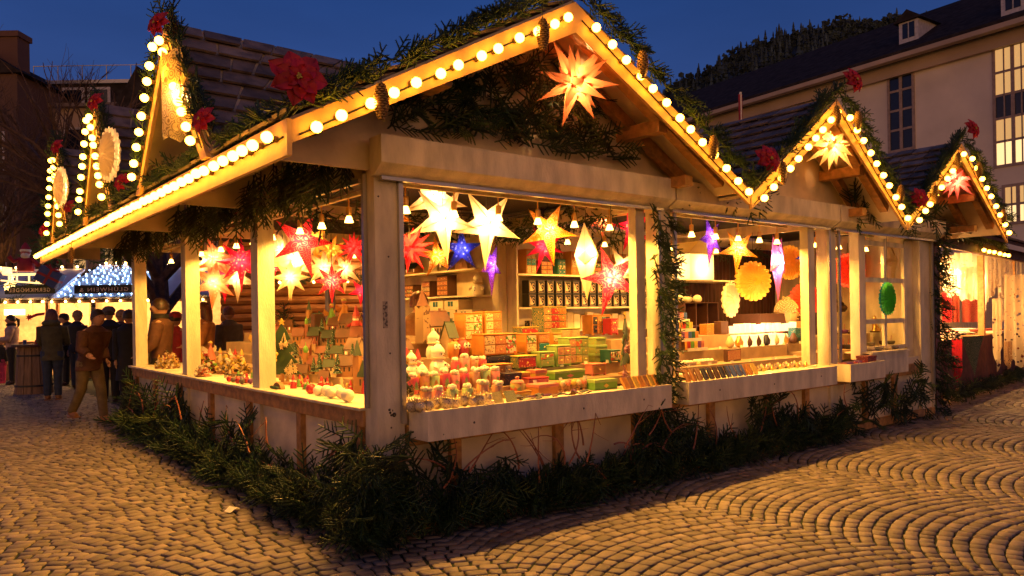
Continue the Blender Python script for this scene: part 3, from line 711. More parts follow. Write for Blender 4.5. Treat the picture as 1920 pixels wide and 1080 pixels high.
# ------------------------------------------------------------------ poinsettias
pst = mat('poinsettia_centre', (.55, .42, .05), .6)
def make_poin():
    t = thing('poinsettia', 'x', 'flower', (0, 0, 0), 0, 'red poinsettia flowers on the roof edges'); r = random.Random(5)
    for ring, (n, ln, tilt) in enumerate(((7, .15, .15), (6, .12, .45), (5, .075, .85))):
        b = MB()
        for k in range(n):
            a = 2*PI*(k+.5*ring)/n+r.uniform(-.15, .15); l = ln*r.uniform(.85, 1.1)
            ca, sa = math.cos(a), math.sin(a); vs_ = []
            for i, (u, wd) in enumerate(((0, .15), (.25, .95), (.5, 1.35), (.75, 1.0), (1, .05))):
                x = l*u; h = tilt*l*u*.7-l*.55*u*u*(.6+.2*ring)+r.uniform(-.005, .005); w_ = l*.27*wd
                for s_ in (-1, 0, 1):
                    vs_.append((x*ca-s_*w_*sa, x*sa+s_*w_*ca, h+(.012 if s_ == 0 else 0)*-1+.03-.008*ring*-1))
            fs_ = [(i*3+j, i*3+j+1, i*3+j+4, i*3+j+3) for i in range(4) for j in range(2)]
            b.add(vs_, fs_)
        part('petals', b, red_m, t)
    b = MB()
    for k in range(8): b.ball((.012*math.cos(k*2.4)*(k/8+.3), .012*math.sin(k*2.4)*(k/8+.3), .055), .006, 6, 4)
    part('flower_centre', b, pst, t)
    return remember(t)
poin0 = make_poin(); pu = [0]
def poin(p, nrm, label, s=1.):
    o = poin0 if not pu[0] else dup(poin0, (0, 0, 0), 0, label); pu[0] = 1
    o['label'] = label; o.location = p; o.rotation_euler = V(nrm).to_track_quat('Z', 'Y').to_euler(); o.scale = (s, s, s)
poin(at(557, 150, y=FY-.12), (-.2, -1, .1), 'large red poinsettia at the near corner of the stall roof', 1.08)
poin(at(1440, 300, y=FY-.08), (-.3, -1, .2), 'red poinsettia in the valley between the large gable and the middle gable')
poin(at(1600, 152, y=FY-.08), (-.2, -1, .2), 'red poinsettia on the peak of the middle gable')
poin(at(1722, 372, y=FY-.1), (-.6, -1, .2), 'red poinsettia in the valley between the middle gable and the far gable', .9)
poin(at(1823, 243, y=FY-.08), (-.2, -1, .2), 'red poinsettia on the peak of the far pink star gable')
for px, py, x, lb, s_ in ((296, 46, -.92, 'red poinsettia on the peak of the nearest left dormer', 1), (380, 226, -.86, 'red poinsettia at the foot of the nearest left dormer', .95), (178, 192, -.92, 'red poinsettia on the peak of the middle left dormer', 1), (228, 342, -.86, 'red poinsettia at the foot of the middle left dormer', .9),
                      (106, 276, -.92, 'red poinsettia on the peak of the farthest left dormer', 1), (130, 388, -.86, 'red poinsettia at the foot of the farthest left dormer', .9), (82, 432, -.88, 'red poinsettia at the far end of the left eave', 1)):
    poin(at(px, py, x=x), (-1, -.5, .25), lb, s_*.74)
# ================================================================== lanterns
def star_lantern(px, py, rpx, m, label, x=None, y=None, npt=5, inner=.36, depth=.2, yaw=0., tilt=0., elong=1.22, power=1., top=2.46, name='paper_star', group='folded paper star lanterns', col=(1, .52, .2), cat='star lantern'):
    p = at(px, py, x=x, y=y); d = (p-CAM).dot(FW); Rr = rpx*d/F*(1.12 if x is not None else 1.04)
    t = thing(name, label, cat, p, 0, group)
    face = math.atan2(CAM.x-p.x, p.y-CAM.y)      # roughly towards the customer
    M = Matrix.Rotation(face+(yaw if abs(yaw) > .9 else yaw*.6), 4, 'Z') @ Matrix.Rotation(tilt+PI, 4, 'Y')
    b = MB(); vs_ = [(0, -depth*Rr, 0), (0, depth*Rr, 0)]
    for k in range(npt*2):
        a = PI/2+PI*k/npt; r_ = Rr if k % 2 == 0 else Rr*inner
        if k == 0: r_ *= elong
        vs_.append((r_*math.cos(a), 0, r_*math.sin(a)))
    n = npt*2
    fs_ = [(0, 2+k, 2+(k+1) % n) for k in range(n)]+[(1, 2+(k+1) % n, 2+k) for k in range(n)]
    b.add(vs_, fs_, 0, M)
    part('paper_shell', b, m, t)
    b = MB()
    for k in range(0, n):      # glued edges
        q = [M @ V(vs_[0])*1.0, M @ V(vs_[2+k])]
        if k % 2 == 0: b.tube(q, Rr*.012, 4)
    part('edge_seam', b, m, t)
    b = MB(); b.tube([(0, 0, Rr*.35), (0, 0, max(Rr, top-p.z))], .003, 4); part('cord', b, cord_m, t)
    if power: lamp(p, power*(1.6 if m in (P_w, P_w2) else 1.5 if m in (P_v, P_b, P_m) else 2.5)*(.62 if x is not None else 1)*(Rr/.2)**2, col, 'POINT', .02)
    return t
def sphere_dirs(n, seed=0):
    ds = []
    for i in range(n):
        z = 1-2*(i+.5)/n; a = i*2.399963+seed; r_ = math.sqrt(1-z*z); ds.append(V((r_*math.cos(a), r_*math.sin(a), z)))
    return ds
def moravian(px, py, rpx, m, label, x=None, y=None, n=22, power=1., top=2.46, seed=0., core=.22, col=(1, .52, .2), group='many pointed plastic star lanterns'):
    p = at(px, py, x=x, y=y); d = (p-CAM).dot(FW); Rr = rpx*d/F
    t = thing('spiky_star', label, 'star lantern', p, 0, group)
    b = MB()
    for i, dr in enumerate(sphere_dirs(n, seed)):
        u = dr.orthogonal().normalized(); w_ = dr.cross(u); c = Rr*core; hw = Rr*.15; l = Rr*(1. if i % 3 else .88)
        vs_ = [dr*c+(u*a+w_*bb)*hw for a, bb in ((1, 0), (0, 1), (-1, 0), (0, -1))]+[dr*l]
        b.add(vs_, [(0, 1, 4), (1, 2, 4), (2, 3, 4), (3, 0, 4)])
    part('points', b, m, t)
    b = MB(); b.tube([(0, 0, Rr*.4), (0, 0, top-p.z)], .0035, 4); b.lathe([(.012, Rr*.35), (.012, Rr*.55), (.004, Rr*.6)], 8); part('cord', b, cord_m, t)
    lamp(p, power*3.6*(Rr/.2)**2, col, 'POINT', .02)
    return t
def rosette(px, py, rpx, m, label, x=None, y=None, yaw=0., petals=24, power=1., top=2.46, layers=3, m2=None, group='round pleated paper lanterns', name='paper_rosette', depth=.3, col=(1, .52, .2), sx=1.):
    p = at(px, py, x=x, y=y); d = (p-CAM).dot(FW); Rr = rpx*d/F
    t = thing(name, label, 'paper lantern', p, 0, group); M = Matrix.Rotation((math.atan2(CAM.x-p.x, p.y-CAM.y) if top < 3 else -PI/2*2)+(yaw if top < 3 else PI/2+(PI/2-yaw)), 4, 'Z')
    for s_ in (-1, 1):
        b = MB(); n = petals*4
        for ly in range(layers):
            R0 = Rr*(1-.2*ly); vs_ = [(0, s_*Rr*depth*(.5+.25*ly), 0)]; off = .5*(ly % 2)
            rings = (.35, .7, .92, 1.)
            for q, rr in enumerate(rings):
                for j in range(n):
                    a = 2*PI*(j/4+off)/petals; sc2 = abs(math.cos((j/4)*PI))
                    r_ = R0*rr*(1-.10*rr*(1-sc2)*(1 if q > 1 else .3)); yy = s_*(Rr*depth*(.5+.25*ly)*(1-rr**1.5)+.006+.01*sc2+.012*ly)
                    vs_.append((r_*math.cos(a)*sx, yy, r_*math.sin(a)))
            fs_ = [(0, 1+j, 1+(j+1) % n) for j in range(n)]
            for q in range(3): fs_ += [(1+q*n+j, 1+q*n+(j+1) % n, 1+(q+1)*n+(j+1) % n, 1+(q+1)*n+j) for j in range(n)]
            b.add(vs_, fs_, 0, M)
        part('pleated_side', b, m if s_ < 0 or m2 is None else m2, t)
    b = MB(); b.tube([(0, 0, Rr*.9), (0, 0, max(Rr, top-p.z))], .003, 4); part('cord', b, cord_m, t)
    if power: lamp(p, power*3.6*(Rr/.2)**2, col, 'POINT', .02)
    return t
P_w = paper('paper_cream', (.95, .82, .55), (1., .93, .7), 26, 'dots', .3)
P_w2 = paper('paper_plain_cream', (.95, .82, .52))
P_g = paper('paper_gold', (.75, .33, .02), (1, .78, .3), 16, 'rings', .35)
P_r = paper('paper_red', (.85, .045, .10), (1., .32, .26), 14, 'rings', .3)
P_m = paper('paper_magenta', (.75, .03, .12), (1., .42, .34), 22, 'dots', .26)
P_p = paper('paper_peach', (.95, .38, .22), (1, .75, .5), 24, 'dots', .26)
P_v = paper('paper_violet', (.13, .02, .38), (.75, .4, .95), 20, 'rings', .25)
P_b = paper('paper_blue', (.05, .06, .40), (.6, .6, .95), 26, 'dots', .26)
P_l = paper('paper_lilac', (.62, .2, .34), (1, .6, .6), 24, 'dots', .3)
P_o = paper('plastic_orange', (.62, .25, .10)); P_r2 = paper('plastic_red', (.95, .07, .10)); P_y = paper('plastic_cream', (.8, .60, .26)); P_pk = paper('plastic_pink', (.72, .2, .22))
P_yel = paper('paper_yellow', (.95, .62, .12)); P_pink = paper('paper_salmon', (.95, .26, .16)); P_gr = paper('paper_green', (.12, .5, .10)); P_tq = paper('paper_turquoise', (.03, .28, .36))
# outside, under the gables
moravian(1078, 155, 86, P_o, 'large orange spiky star glowing under the peak of the large front gable', y=-.3, n=20, power=1.6, top=3.55, seed=.5)
moravian(1565, 268, 60, P_y, 'pale yellow spiky star glowing under the middle gable', y=-.3, n=22, power=1.5, top=3.5, seed=1.2)
moravian(1793, 338, 42, P_pk, 'pink spiky star glowing under the far gable', y=-.3, n=20, power=1.2, top=3.46, seed=2.)
# front bay
star_lantern(830, 412, 66, P_w, 'white perforated star hanging left of the centre of the front window', y=.42, tilt=-.1, yaw=.5, depth=.28, power=1.6)
star_lantern(815, 372, 62, P_w2, 'plain white star half hidden behind the perforated white star', y=.75, yaw=.4, tilt=-.1, power=1.4)
star_lantern(913, 420, 68, P_w2, 'plain white star with a long lower point in the middle of the front window', y=.45, tilt=.06, yaw=.6, depth=.3, power=1.8)
star_lantern(736, 402, 40, P_g, 'amber star hanging high beside the near corner post', y=1.2, yaw=.3, power=.5)
star_lantern(738, 458, 36, P_g, 'amber star hanging below another amber star beside the corner post', y=1.4, yaw=.5, tilt=.3, power=.6)
star_lantern(820, 480, 36, P_g, 'amber star behind the white star and the red spiky star', y=1.5, yaw=.4, tilt=.5, power=.5)
moravian(768, 466, 50, P_r2, 'red spiky star next to the corner post', y=.5, n=26, power=.35, seed=.3)
star_lantern(866, 468, 40, P_b, 'dark blue star pointing down behind the white stars', y=1.1, yaw=.4, tilt=.62, power=.35, col=(.7, .6, 1))
star_lantern(921, 497, 46, P_v, 'violet star seen almost edge on below the plain white star', y=.8, yaw=1.15, tilt=.0, power=.6, col=(.9, .6, 1))
star_lantern(1028, 432, 53, P_g, 'golden star with ring pattern in the front window', y=.5, yaw=.55, tilt=-.15, power=.8)
star_lantern(1020, 462, 40, P_m, 'magenta star behind the golden star', y=.8, yaw=.45, tilt=.3, power=.8, npt=8)
star_lantern(1099, 478, 66, P_w2, 'narrow white star seen edge on right of the golden star', y=.55, yaw=1.5, tilt=.0, depth=.32, power=1.4)
star_lantern(1147, 520, 58, P_r, 'big red star hanging lowest at the right of the front window', y=.25, yaw=.5, tilt=.28, depth=.22, power=.9)
star_lantern(1168, 500, 38, P_w, 'cream star behind the big red star', y=1.3, yaw=.5, tilt=.1, power=1.2)
star_lantern(1186, 425, 40, P_m, 'magenta star high at the right post of the front window', y=.9, yaw=.6, tilt=.4, power=.9)
star_lantern(1130, 415, 30, P_p, 'small peach star far behind near the ceiling beam', y=1.8, yaw=.5, power=.5)
# left windows
star_lantern(566, 452, 52, P_r, 'big red star behind the near left window', x=.45, yaw=-.1, tilt=-.25, power=.6)
star_lantern(530, 470, 40, P_w, 'pale nine pointed star left of the big red star', x=.7, npt=9, yaw=-.2, power=1.2, inner=.5)
star_lantern(556, 488, 56, P_w2, 'bright white star half hidden behind the big red star', x=.8, yaw=-.2, tilt=.2, power=1.6)
star_lantern(545, 520, 32, P_w2, 'small white eight pointed star hanging lowest in the near left window', x=.6, npt=8, inner=.45, yaw=-.2, power=1.3)
moravian(621, 470, 36, P_yel, 'yellow spiky star in the near left window', x=.9, power=.5, n=24)
star_lantern(608, 502, 34, P_w, 'cream perforated star below the yellow spiky star', x=.8, npt=8, yaw=-.3, power=1., inner=.45)
star_lantern(622, 527, 32, P_r, 'small red eight pointed star below the cream one', x=.7, npt=8, yaw=-.2, power=.9, inner=.4)
moravian(662, 465, 34, P_r2, 'dark red spiky star at the right edge of the near left window', x=.8, power=.4, n=22, seed=2)
star_lantern(676, 545, 22, P_m, 'tiny magenta star partly behind the near corner post', x=.9, yaw=.3, power=.8)
star_lantern(506, 466, 24, P_m, 'small magenta star behind the second post from the corner', x=1.4, yaw=.3, power=.8)
star_lantern(402, 485, 42, P_p, 'peach perforated star, upper one in the second left window', x=.45, npt=7, yaw=-.5, tilt=.2, power=.8, inner=.42)
star_lantern(402, 530, 38, P_p, 'peach star hanging below the other peach star', x=.4, npt=6, yaw=-.4, tilt=.1, power=.8, inner=.42)
star_lantern(421, 520, 36, P_m, 'magenta star between the peach stars and the white one', x=.7, yaw=.5, power=.9)
star_lantern(452, 490, 42, P_m, 'pink star beside the second post of the left side', x=.5, npt=8, yaw=-.4, power=1., inner=.4)
star_lantern(445, 522, 34, P_w, 'white star below the pink star in the second left window', x=.8, yaw=-.3, power=1.3)
star_lantern(592, 452, 34, P_yel, 'plain yellow star high behind the red star in the near left window', x=1.1, yaw=-.2, power=.8)
star_lantern(646, 505, 34, P_w2, 'plain white seven pointed star low in the near left window', x=1.0, npt=7, yaw=-.2, power=1.0)
star_lantern(512, 500, 24, P_r, 'small red star beside the second post in the near left window', x=.9, yaw=-.1, power=.7)
star_lantern(378, 500, 24, P_w, 'small white star at the third post in the second left window', x=.7, yaw=-.2, power=.9)
# middle bay
star_lantern(1333, 447, 44, P_v, 'purple star near the left end of the middle bay', y=.5, yaw=1.1, tilt=.2, power=1., col=(1, .6, .9))
star_lantern(1384, 467, 38, P_g, 'gold star in the middle bay above the yellow round lantern', y=.7, yaw=.5, tilt=.1, power=.9)
star_lantern(1458, 492, 58, P_l, 'lilac star seen edge on between the two yellow round lanterns', y=.5, yaw=1.35, power=1.1, col=(1, .6, .8))
star_lantern(1508, 480, 18, P_b, 'small blue star at the right post of the middle bay', y=1., yaw=.8, power=.8, col=(.7, .7, 1))
rosette(1412, 527, 38, P_yel, 'large yellow pleated round lantern in the middle bay', y=.9, yaw=.55, power=.8, petals=22)
rosette(1480, 492, 33, P_yel, 'smaller yellow pleated round lantern near the right post', y=1.3, yaw=.6, power=.55)
rosette(1370, 562, 34, P_w, 'cream cut paper round lantern left of the large yellow one', y=1.2, yaw=1.1, power=.8, petals=16, layers=2)
rosette(1590, 507, 33, P_pink, 'salmon pink pleated lantern in the far bay', y=1., yaw=.4, power=.8)
rosette(1510, 563, 34, P_pink, 'salmon pink pleated lantern behind the right post of the middle bay', y=1.5, yaw=.5, power=.5)
rosette(1664, 560, 32, P_gr, 'green and turquoise pleated lantern in the end window', y=-.0+.02, yaw=1.15, power=.25, m2=P_tq, group=None)
star_lantern(1680, 490, 34, P_w, 'dull cream star behind the glazing bars of the end window', y=.5, yaw=.8, tilt=.2, power=.12)
# house-shaped lantern on the middle bay shelf
p = at(1300, 530, y=2.0); t = thing('house_lantern', 'white paper lantern shaped like a little house on the middle bay shelf', 'lantern', (p.x, p.y, 1.93))
b = MB(); b.box(-.26, -.15, 0, .26, .15, .34); part('paper_walls', b, P_w2, t)
b = MB(); b.prism([(-.34, .342), (.34, .342), (.02, .58), (-.02, .58)], -.19, .19, 'y'); part('paper_roof', b, P_w2, t)
lamp((p.x, p.y, 2.1), 14, (1, .6, .25), 'POINT', .02)
# dormer lanterns
t = thing('cut_paper_lantern', 'ornate white cut lantern hanging in the nearest left dormer', 'lantern', at(326, 180, x=-.86)); t.scale = (.72, .72, .72); b = MB(); n = 24
for s_ in (-1, 1):
    vs_ = []; rows = 15
    for i in range(rows+1):
        u = i/rows; zz = -.42+.84*u; wob = 1+.10*math.sin(u*PI*9)
        for j in range(9):
            q = -1+j/4; vs_.append((s_*(.10*(1-q*q)+.01), q*.24*wob*(1-.18*(abs(u-.5)*2)**4), zz+.03*math.cos(q*PI*2)*(1 if i in (0, rows) else 0)))
    b.add(vs_, [(i*9+j, i*9+j+1, (i+1)*9+j+1, (i+1)*9+j) for i in range(rows) for j in range(8)])
part('paper_shell', b, paper('paper_cut', (.95, .78, .42), (.25, .12, .04), 11, 'rings', .35), t)
b = MB(); b.tube([(0, 0, .4), (0, 0, .60)], .004, 4); part('cord', b, cord_m, t); lamp(at(331, 178, x=-.88), 2.6, (1, .6, .25), 'POINT', .03)
rosette(205, 290, 52, P_w2, 'cream fan shaped paper lantern hanging in the middle left dormer', x=-.87, yaw=PI/2-.14, power=1.1, top=3.6, petals=18, layers=2, group=None)
rosette(114, 352, 40, P_w, 'cream round paper lantern hanging in the farthest left dormer', x=-.87, yaw=PI/2-.1, power=1.2, top=3.6, petals=14, layers=2, group=None)
# ================================================================== display steps
cream = mat('display_cloth', (.30, .2, .11), .8)
for (x0, x1, tiers) in ((.66, 2.9, ((.2, .93), (.45, 1.03), (.7, 1.15), (.95, 1.27))), (3.08, 5.8, ((.2, .95), (.5, 1.08), (.8, 1.22))), (6.0, 8.1, ((.25, .98), (.6, 1.15)))):
    for i, (y, z) in enumerate(tiers):
        b = MB(); y2 = tiers[i+1][0] if i+1 < len(tiers) else y+.32; b.box(x0, y, .86, x1, y2-.004, z); part('display_step', b, cream)
for i, (x, z) in enumerate(((.55, .96), (.8, 1.06), (1.05, 1.18), (1.3, 1.30))):
    b = MB(); b.box(x, .75, ZC+.014, x+.246, 6.2, z); part('display_step', b, cream)
# shelves
shf = mat('shelf_wood', (.60, .42, .22), .5)
for z in (1.44, 1.73, 2.04):
    b = MB(); b.box(2.66, 2.5, z-.02, X1+.02, 4.8, z); part('shelf', b, white)
for z in (1.30, 1.575, 1.96):
    b = MB(); b.box(X1+.08, 2.12, z-.02, 5.55, 2.42, z); part('shelf', b, white)
for x in (X1+.07, 5.56):
    b = MB(); b.box(x, 2.12, 1.0, x+.025, 2.42, 2.3); part('shelf_side', b, white)
for z in (1.27, 1.93):
    b = MB(); b.box(5.6, 1.95, z-.02, 6.95, 2.38, z); part('shelf', b, white)
# ================================================================== goods
def color(nm, c, **k): return mat('goods_'+nm, [x*.72 for x in c], **k)
c_or = color('orange', (.62, .25, .04)); c_gn = color('leaf_green', (.16, .38, .05)); c_lg = color('light_green', (.34, .48, .14)); c_tl = color('teal', (.02, .12, .09)); c_yl = color('yellow', (.72, .48, .08))
c_rd = color('red', (.45, .02, .03)); c_pk = color('pink', (.70, .22, .16)); c_bk = color('dark_blue', (.02, .02, .05)); c_wd = color('wood', (.42, .2, .07)); c_dw = color('dark_wood', (.10, .035, .02)); c_wh = color('white', (.75, .66, .52)); c_gy = color('grey', (.2, .17, .14)); c_vi = color('violet', (.22, .07, .30)); c_cr = color('cream', (.75, .58, .34)); c_bl = color('blue', (.06, .12, .42))
pt = [pmat('tile_a', (.70, .55, .30), (.12, .02, .02), 60, 'dots', .3, .3), pmat('tile_b', (.5, .06, .05), (.8, .6, .2), 55, 'rings', .3, .4), pmat('tile_c', (.02, .18, .22), (.75, .55, .25), 70, 'dots', .3, .25), pmat('tile_d', (.72, .4, .06), (.35, .03, .03), 48, 'rings', .3, .5), pmat('tile_e', (.8, .7, .5), (.1, .25, .06), 50, 'cells', .3, .4, (.6, .1, .06))]
pp = [pmat('paint_green', (.28, .45, .12), (.62, .3, .12), 30, 'rings', .5, .25), pmat('paint_pink', (.72, .25, .18), (.8, .6, .2), 34, 'rings', .5, .35), pmat('paint_teal', (.02, .13, .10), (.75, .45, .08), 22, 'rings', .5, .3), pmat('paint_yellow', (.75, .5, .12), (.7, .15, .06), 30, 'cells', .5, .3, (.4, .5, .15)), pmat('paint_red', (.4, .02, .03), (.75, .45, .12), 36, 'dots', .5, .28)]
def place(o, loc, rz): o.location = loc; o.rotation_euler.z = rz; return o
def cabinet(label, loc, w, d, h, cols, rows, body, fronts, rz=0, feet=True, lid=None, group='painted wooden drawer boxes', knob=gold_m, name='drawer_box'):
    rz += random.uniform(-.09, .09)
    t = thing(name, label, 'drawer box', loc, rz, group); b = MB(); f = .012 if feet else 0
    b.box(-w/2, -d/2, f, w/2, d/2, h, bev=.003)
    if feet:
        for sx in (-1, 1):
            for sy in (-1, 1): b.box(sx*w*.46-.01, sy*d*.44-.01, 0, sx*w*.46+.01, sy*d*.44+.01, f)
    part('body', b, body, t)
    b = MB(); b.box(-w/2-.006, -d/2-.006, h, w/2+.006, d/2+.004, h+.009, bev=.003); part('top_board', b, lid or body, t)
    cw, ch = (w-.012)/cols, (h-f-.012)/rows
    for r_ in range(rows):
        for c_ in range(cols):
            x0 = -w/2+.006+c_*cw; z0 = f+.006+r_*ch
            b = MB(); b.box(x0+.005, -d/2-.006, z0+.005, x0+cw-.005, -d/2+.002, z0+ch-.005, bev=.0015)
            dr = part('drawer', b, fronts[(r_*3+c_*2+cols) % len(fronts)], t)
            b = MB(); b.ball((x0+cw/2, -d/2-.012, z0+ch/2), .0065, 6, 4); part('knob', b, knob, dr)
    return t
def gift_box(label, loc, w, d, h, m, lid=None, rz=0, group='painted gift boxes', deco=None):
    rz += random.uniform(-.12, .12)
    t = thing('gift_box', label, 'box', loc, rz, group); b = MB(); b.box(-w/2, -d/2, 0, w/2, d/2, h*.72, bev=.002); part('body', b, m, t)
    b = MB(); b.box(-w/2-.004, -d/2-.004, h*.7, w/2+.004, d/2+.004, h, bev=.003); part('lid', b, lid or m, t)
    if deco: b = MB(); b.prism([(0, h*.15), (w*.12, h*.36), (0, h*.57), (-w*.12, h*.36)], -d/2-.003, -d/2+.001, 'y'); part('gold_motif', b, deco, t)
    return t
def P1(px, y, z): return (xat(px, y), y, z)
cabinet('orange box with six patterned porcelain drawers in the middle of the front display', P1(926, .6, 1.03+.12), .36, .16, .18, 3, 2, c_or, [pt[0], pt[4], pt[1]], .02)
t = gift_box('dark blue starred box the orange drawer box stands on', P1(926, .6, 1.03), .34, .16, .12, pmat('starry', (.02, .02, .06), (.6, .4, .15), 60, 'dots', .5, .18), rz=0)
cabinet('small dark orange box with six porcelain drawers, in front of the orange drawer box', P1(930, .4, .93), .22, .12, .16, 3, 2, c_or, [pt[2], pt[0], pt[3]], 0)
gift_box('dark box with golden dots below the small drawer boxes', P1(955, .28, .93), .16, .08, .1, pmat('starry2', (.03, .02, .05), (.6, .4, .15), 70, 'dots', .5, .2))
cabinet('tall orange drawer tower left of the display, beside the white cartons', P1(878, .98, 1.27), .2, .15, .24, 2, 3, c_or, [pt[2], pt[4], pt[0]], .05)
cabinet('orange drawer tower right beside another orange drawer tower', P1(916, 1.0, 1.27), .18, .15, .25, 2, 3, c_or, [pt[3], pt[1], pt[0]], 0)
cabinet('low orange drawer box at the foot of the drawer towers', P1(862, .8, 1.15), .22, .12, .14, 2, 1, c_or, [pt[3], pt[4]], 0)
cabinet('stepped orange box with two white flowered drawers', P1(986, .62, 1.15), .14, .12, .17, 1, 2, c_or, [pt[4], pt[0]], .1)
cabinet('orange two drawer box in the middle of the painted boxes', P1(1012, .64, 1.15), .13, .12, .17, 1, 2, c_or, [pt[1], pt[2]], -.1)
cabinet('orange box with checkered drawers beside the pale turquoise box', P1(1036, .75, 1.15), .11, .12, .16, 1, 2, c_or, [pt[0], pt[3]], -.05)
cabinet('tall dark green drawer cabinet painted with yellow suns', P1(1030, 1.05, 1.27), .30, .17, .29, 3, 4, pp[2], [pt[1], pt[3], pp[4]], 0, lid=c_yl)
cabinet('small flat green cabinet with striped front left of the tall green cabinet', P1(985, 1.0, 1.27), .2, .14, .10, 1, 1, pp[2], [pp[4]], 0, lid=c_yl)
cabinet('pale turquoise cabinet with pink doors', P1(1060, .8, 1.15), .24, .14, .20, 2, 1, pp[0], [pp[1], pp[1]], 0, lid=c_lg)
cabinet('light green cabinet with seven pastel drawers', P1(1074, .57, 1.03), .23, .16, .24, 3, 3, c_lg, [pp[1], pp[0], pp[3]], 0)
cabinet('light green two column cabinet with pink flowered doors', P1(1045, .52, 1.03), .17, .15, .18, 2, 2, c_lg, [pp[1], pp[1]], 0)
cabinet('yellow green low drawer box left of the pink flowered cabinet', P1(1016, .5, 1.03), .16, .13, .13, 1, 2, c_lg, [pp[3], pp[0]], 0)
cabinet('teal box with a red drawer and golden knobs', P1(978, .48, 1.03), .20, .13, .11, 1, 1, pp[2], [pp[4]], 0, lid=c_yl)
cabinet('brown wooden box with six dark drawers at the back right', P1(1118, 1.1, 1.27), .26, .15, .2, 4, 2, c_or, [pt[1], c_bk, pt[2]], .0)
cabinet('red patterned drawer box leaning on the brown one', P1(1144, .95, 1.27), .13, .1, .16, 1, 2, c_rd, [pp[4]], .2)
cabinet('pink box with brown drawer at the right of the display', P1(1113, .42, .93), .18, .12, .1, 1, 1, c_pk, [c_wd], 0)
cabinet('dark teal box with small white tiles', P1(1143, .5, 1.03), .15, .12, .11, 2, 1, c_tl, [pt[4], pt[2]], 0)
for i, (w_, h_, lb) in enumerate(((.165, .085, 'lowest pale green box of the stack right of the cabinets'), (.15, .08, 'middle pale green box of the stack right of the cabinets'), (.125, .07, 'topmost pale green box of the stack right of the cabinets'))):
    gift_box(lb, P1(1118, .62, 1.03+sum((.086, .081, .0)[:i])+.0), w_, .12, h_, pp[0], c_lg)
gift_box('long green painted box with a lozenge motif in front', P1(1127, .06, .85), .26, .1, .085, c_gn, c_lg, deco=c_yl)
gift_box('flat light green painted box under the row of knobs', P1(1058, .38, .93), .38, .12, .075, c_gn, c_lg, deco=c_pk)
gift_box('yellow striped box with red lid', P1(1005, .36, .93), .13, .1, .1, c_yl, c_pk)
gift_box('orange yellow box beside the yellow striped box', P1(972, .36, .93), .15, .1, .09, c_or, c_yl)
gift_box('large flat orange box with pink lid near the tray edge', P1(1015, .1, .85), .22, .14, .09, c_or, c_pk)
gift_box('flat pink lidded box behind the large flat orange box', P1(1003, .24, .93), .2, .08, .05, c_pk, c_rd)
gift_box('yellow box under the round sugar pot', P1(968, .08, .85), .17, .13, .055, c_yl, c_or)
p = P1(968, .08, .906); t = thing('lidded_pot', 'round striped wooden pot with knobbed lid', 'pot', p); b = MB(); b.lathe([(.055, 0), (.058, .05), (.05, .06)], 16); part('pot', b, pp[3], t, smooth=True); b = MB(); b.lathe([(.056, .061), (.045, .078), (.015, .085), (.012, .095), (.018, .103), (.003, .112)], 16); part('lid', b, c_pk, t, smooth=True)
for i in range(9):
    x = xat(1047+i % 5*10+(5 if i > 4 else 0), .16); t = thing('peg_ball', 'round wooden ball on a peg in the row before the green box', 'peg ball', (x, .12+.08*(i//5), .85 if i > 4 or 1 else .93), 0, 'round wooden knobs')
    b = MB(); b.lathe([(.022, 0), (.012, .012), (.01, .05), (.012, .05)], 10); part('peg', b, c_wd, t); b = MB(); b.ball((0, 0, .068), .024, 10, 6); part('ball', b, (c_cr, c_pk, c_yl)[i % 3], t, smooth=True)
# gold printed cards, chocolate slices, incense packs
cards = pmat('printed_card', (.45, .45, .22), (.06, .09, .04), 90, 'rings', .5, .4)
for px, lb in ((932, 'cream printed card leaning in the tray'), (958, 'dark green printed card leaning in the tray')):
    b = MB(); M = Matrix.Rotation(-.5, 4, 'X'); b.box(-.05, -.003, 0, .05, .003, .09, M=M); o = b.build('printed_card', cards if px > 940 else pmat('printed_card2', (.6, .5, .22), (.2, .16, .05), 90, 'rings', .5, .4), loc=P1(px, -.12, .852)); tag(o, lb, 'card')
for i in range(18):
    x = xat(975+i*7.2, -.1); b = MB(); M = Euler((R(-.5, .5), R(-.5, .5), R(0, 3))).to_matrix().to_4x4(); b.box(-.035, -.02, -.004, .035, .02, .004, M=M, bev=.002)
    o = b.build('dark_slate', (c_dw, c_bk, c_gy, c_vi)[i % 4], loc=(x, R(-.17, -.02), .868)); tag(o, 'small dark piece of chocolate coloured stone lying in the tray' if i % 4 != 2 else 'small grey brown stone slice lying in the tray', 'slice', 'dark slices strewn in the front tray')
for i in range(13):
    x = 2.28+i*.033; b = MB(); M = Matrix.Rotation(-.55, 4, 'X') @ Matrix.Rotation(.15, 4, 'Z'); b.box(-.032, -.009, 0, .032, .009, .105, M=M, bev=.003)
    b2 = i < 4
    o = b.build('incense_pack', [c_or, c_yl, c_wd][i % 3] if not (b2 and i % 2) else c_vi, loc=(x, -.14+.012*(i % 2), .856)); tag(o, 'violet incense pack leaning at the right end of the front tray' if b2 and i % 2 else 'yellow brown incense pack leaning at the right end of the front tray', 'pack', 'incense packs in the front tray')
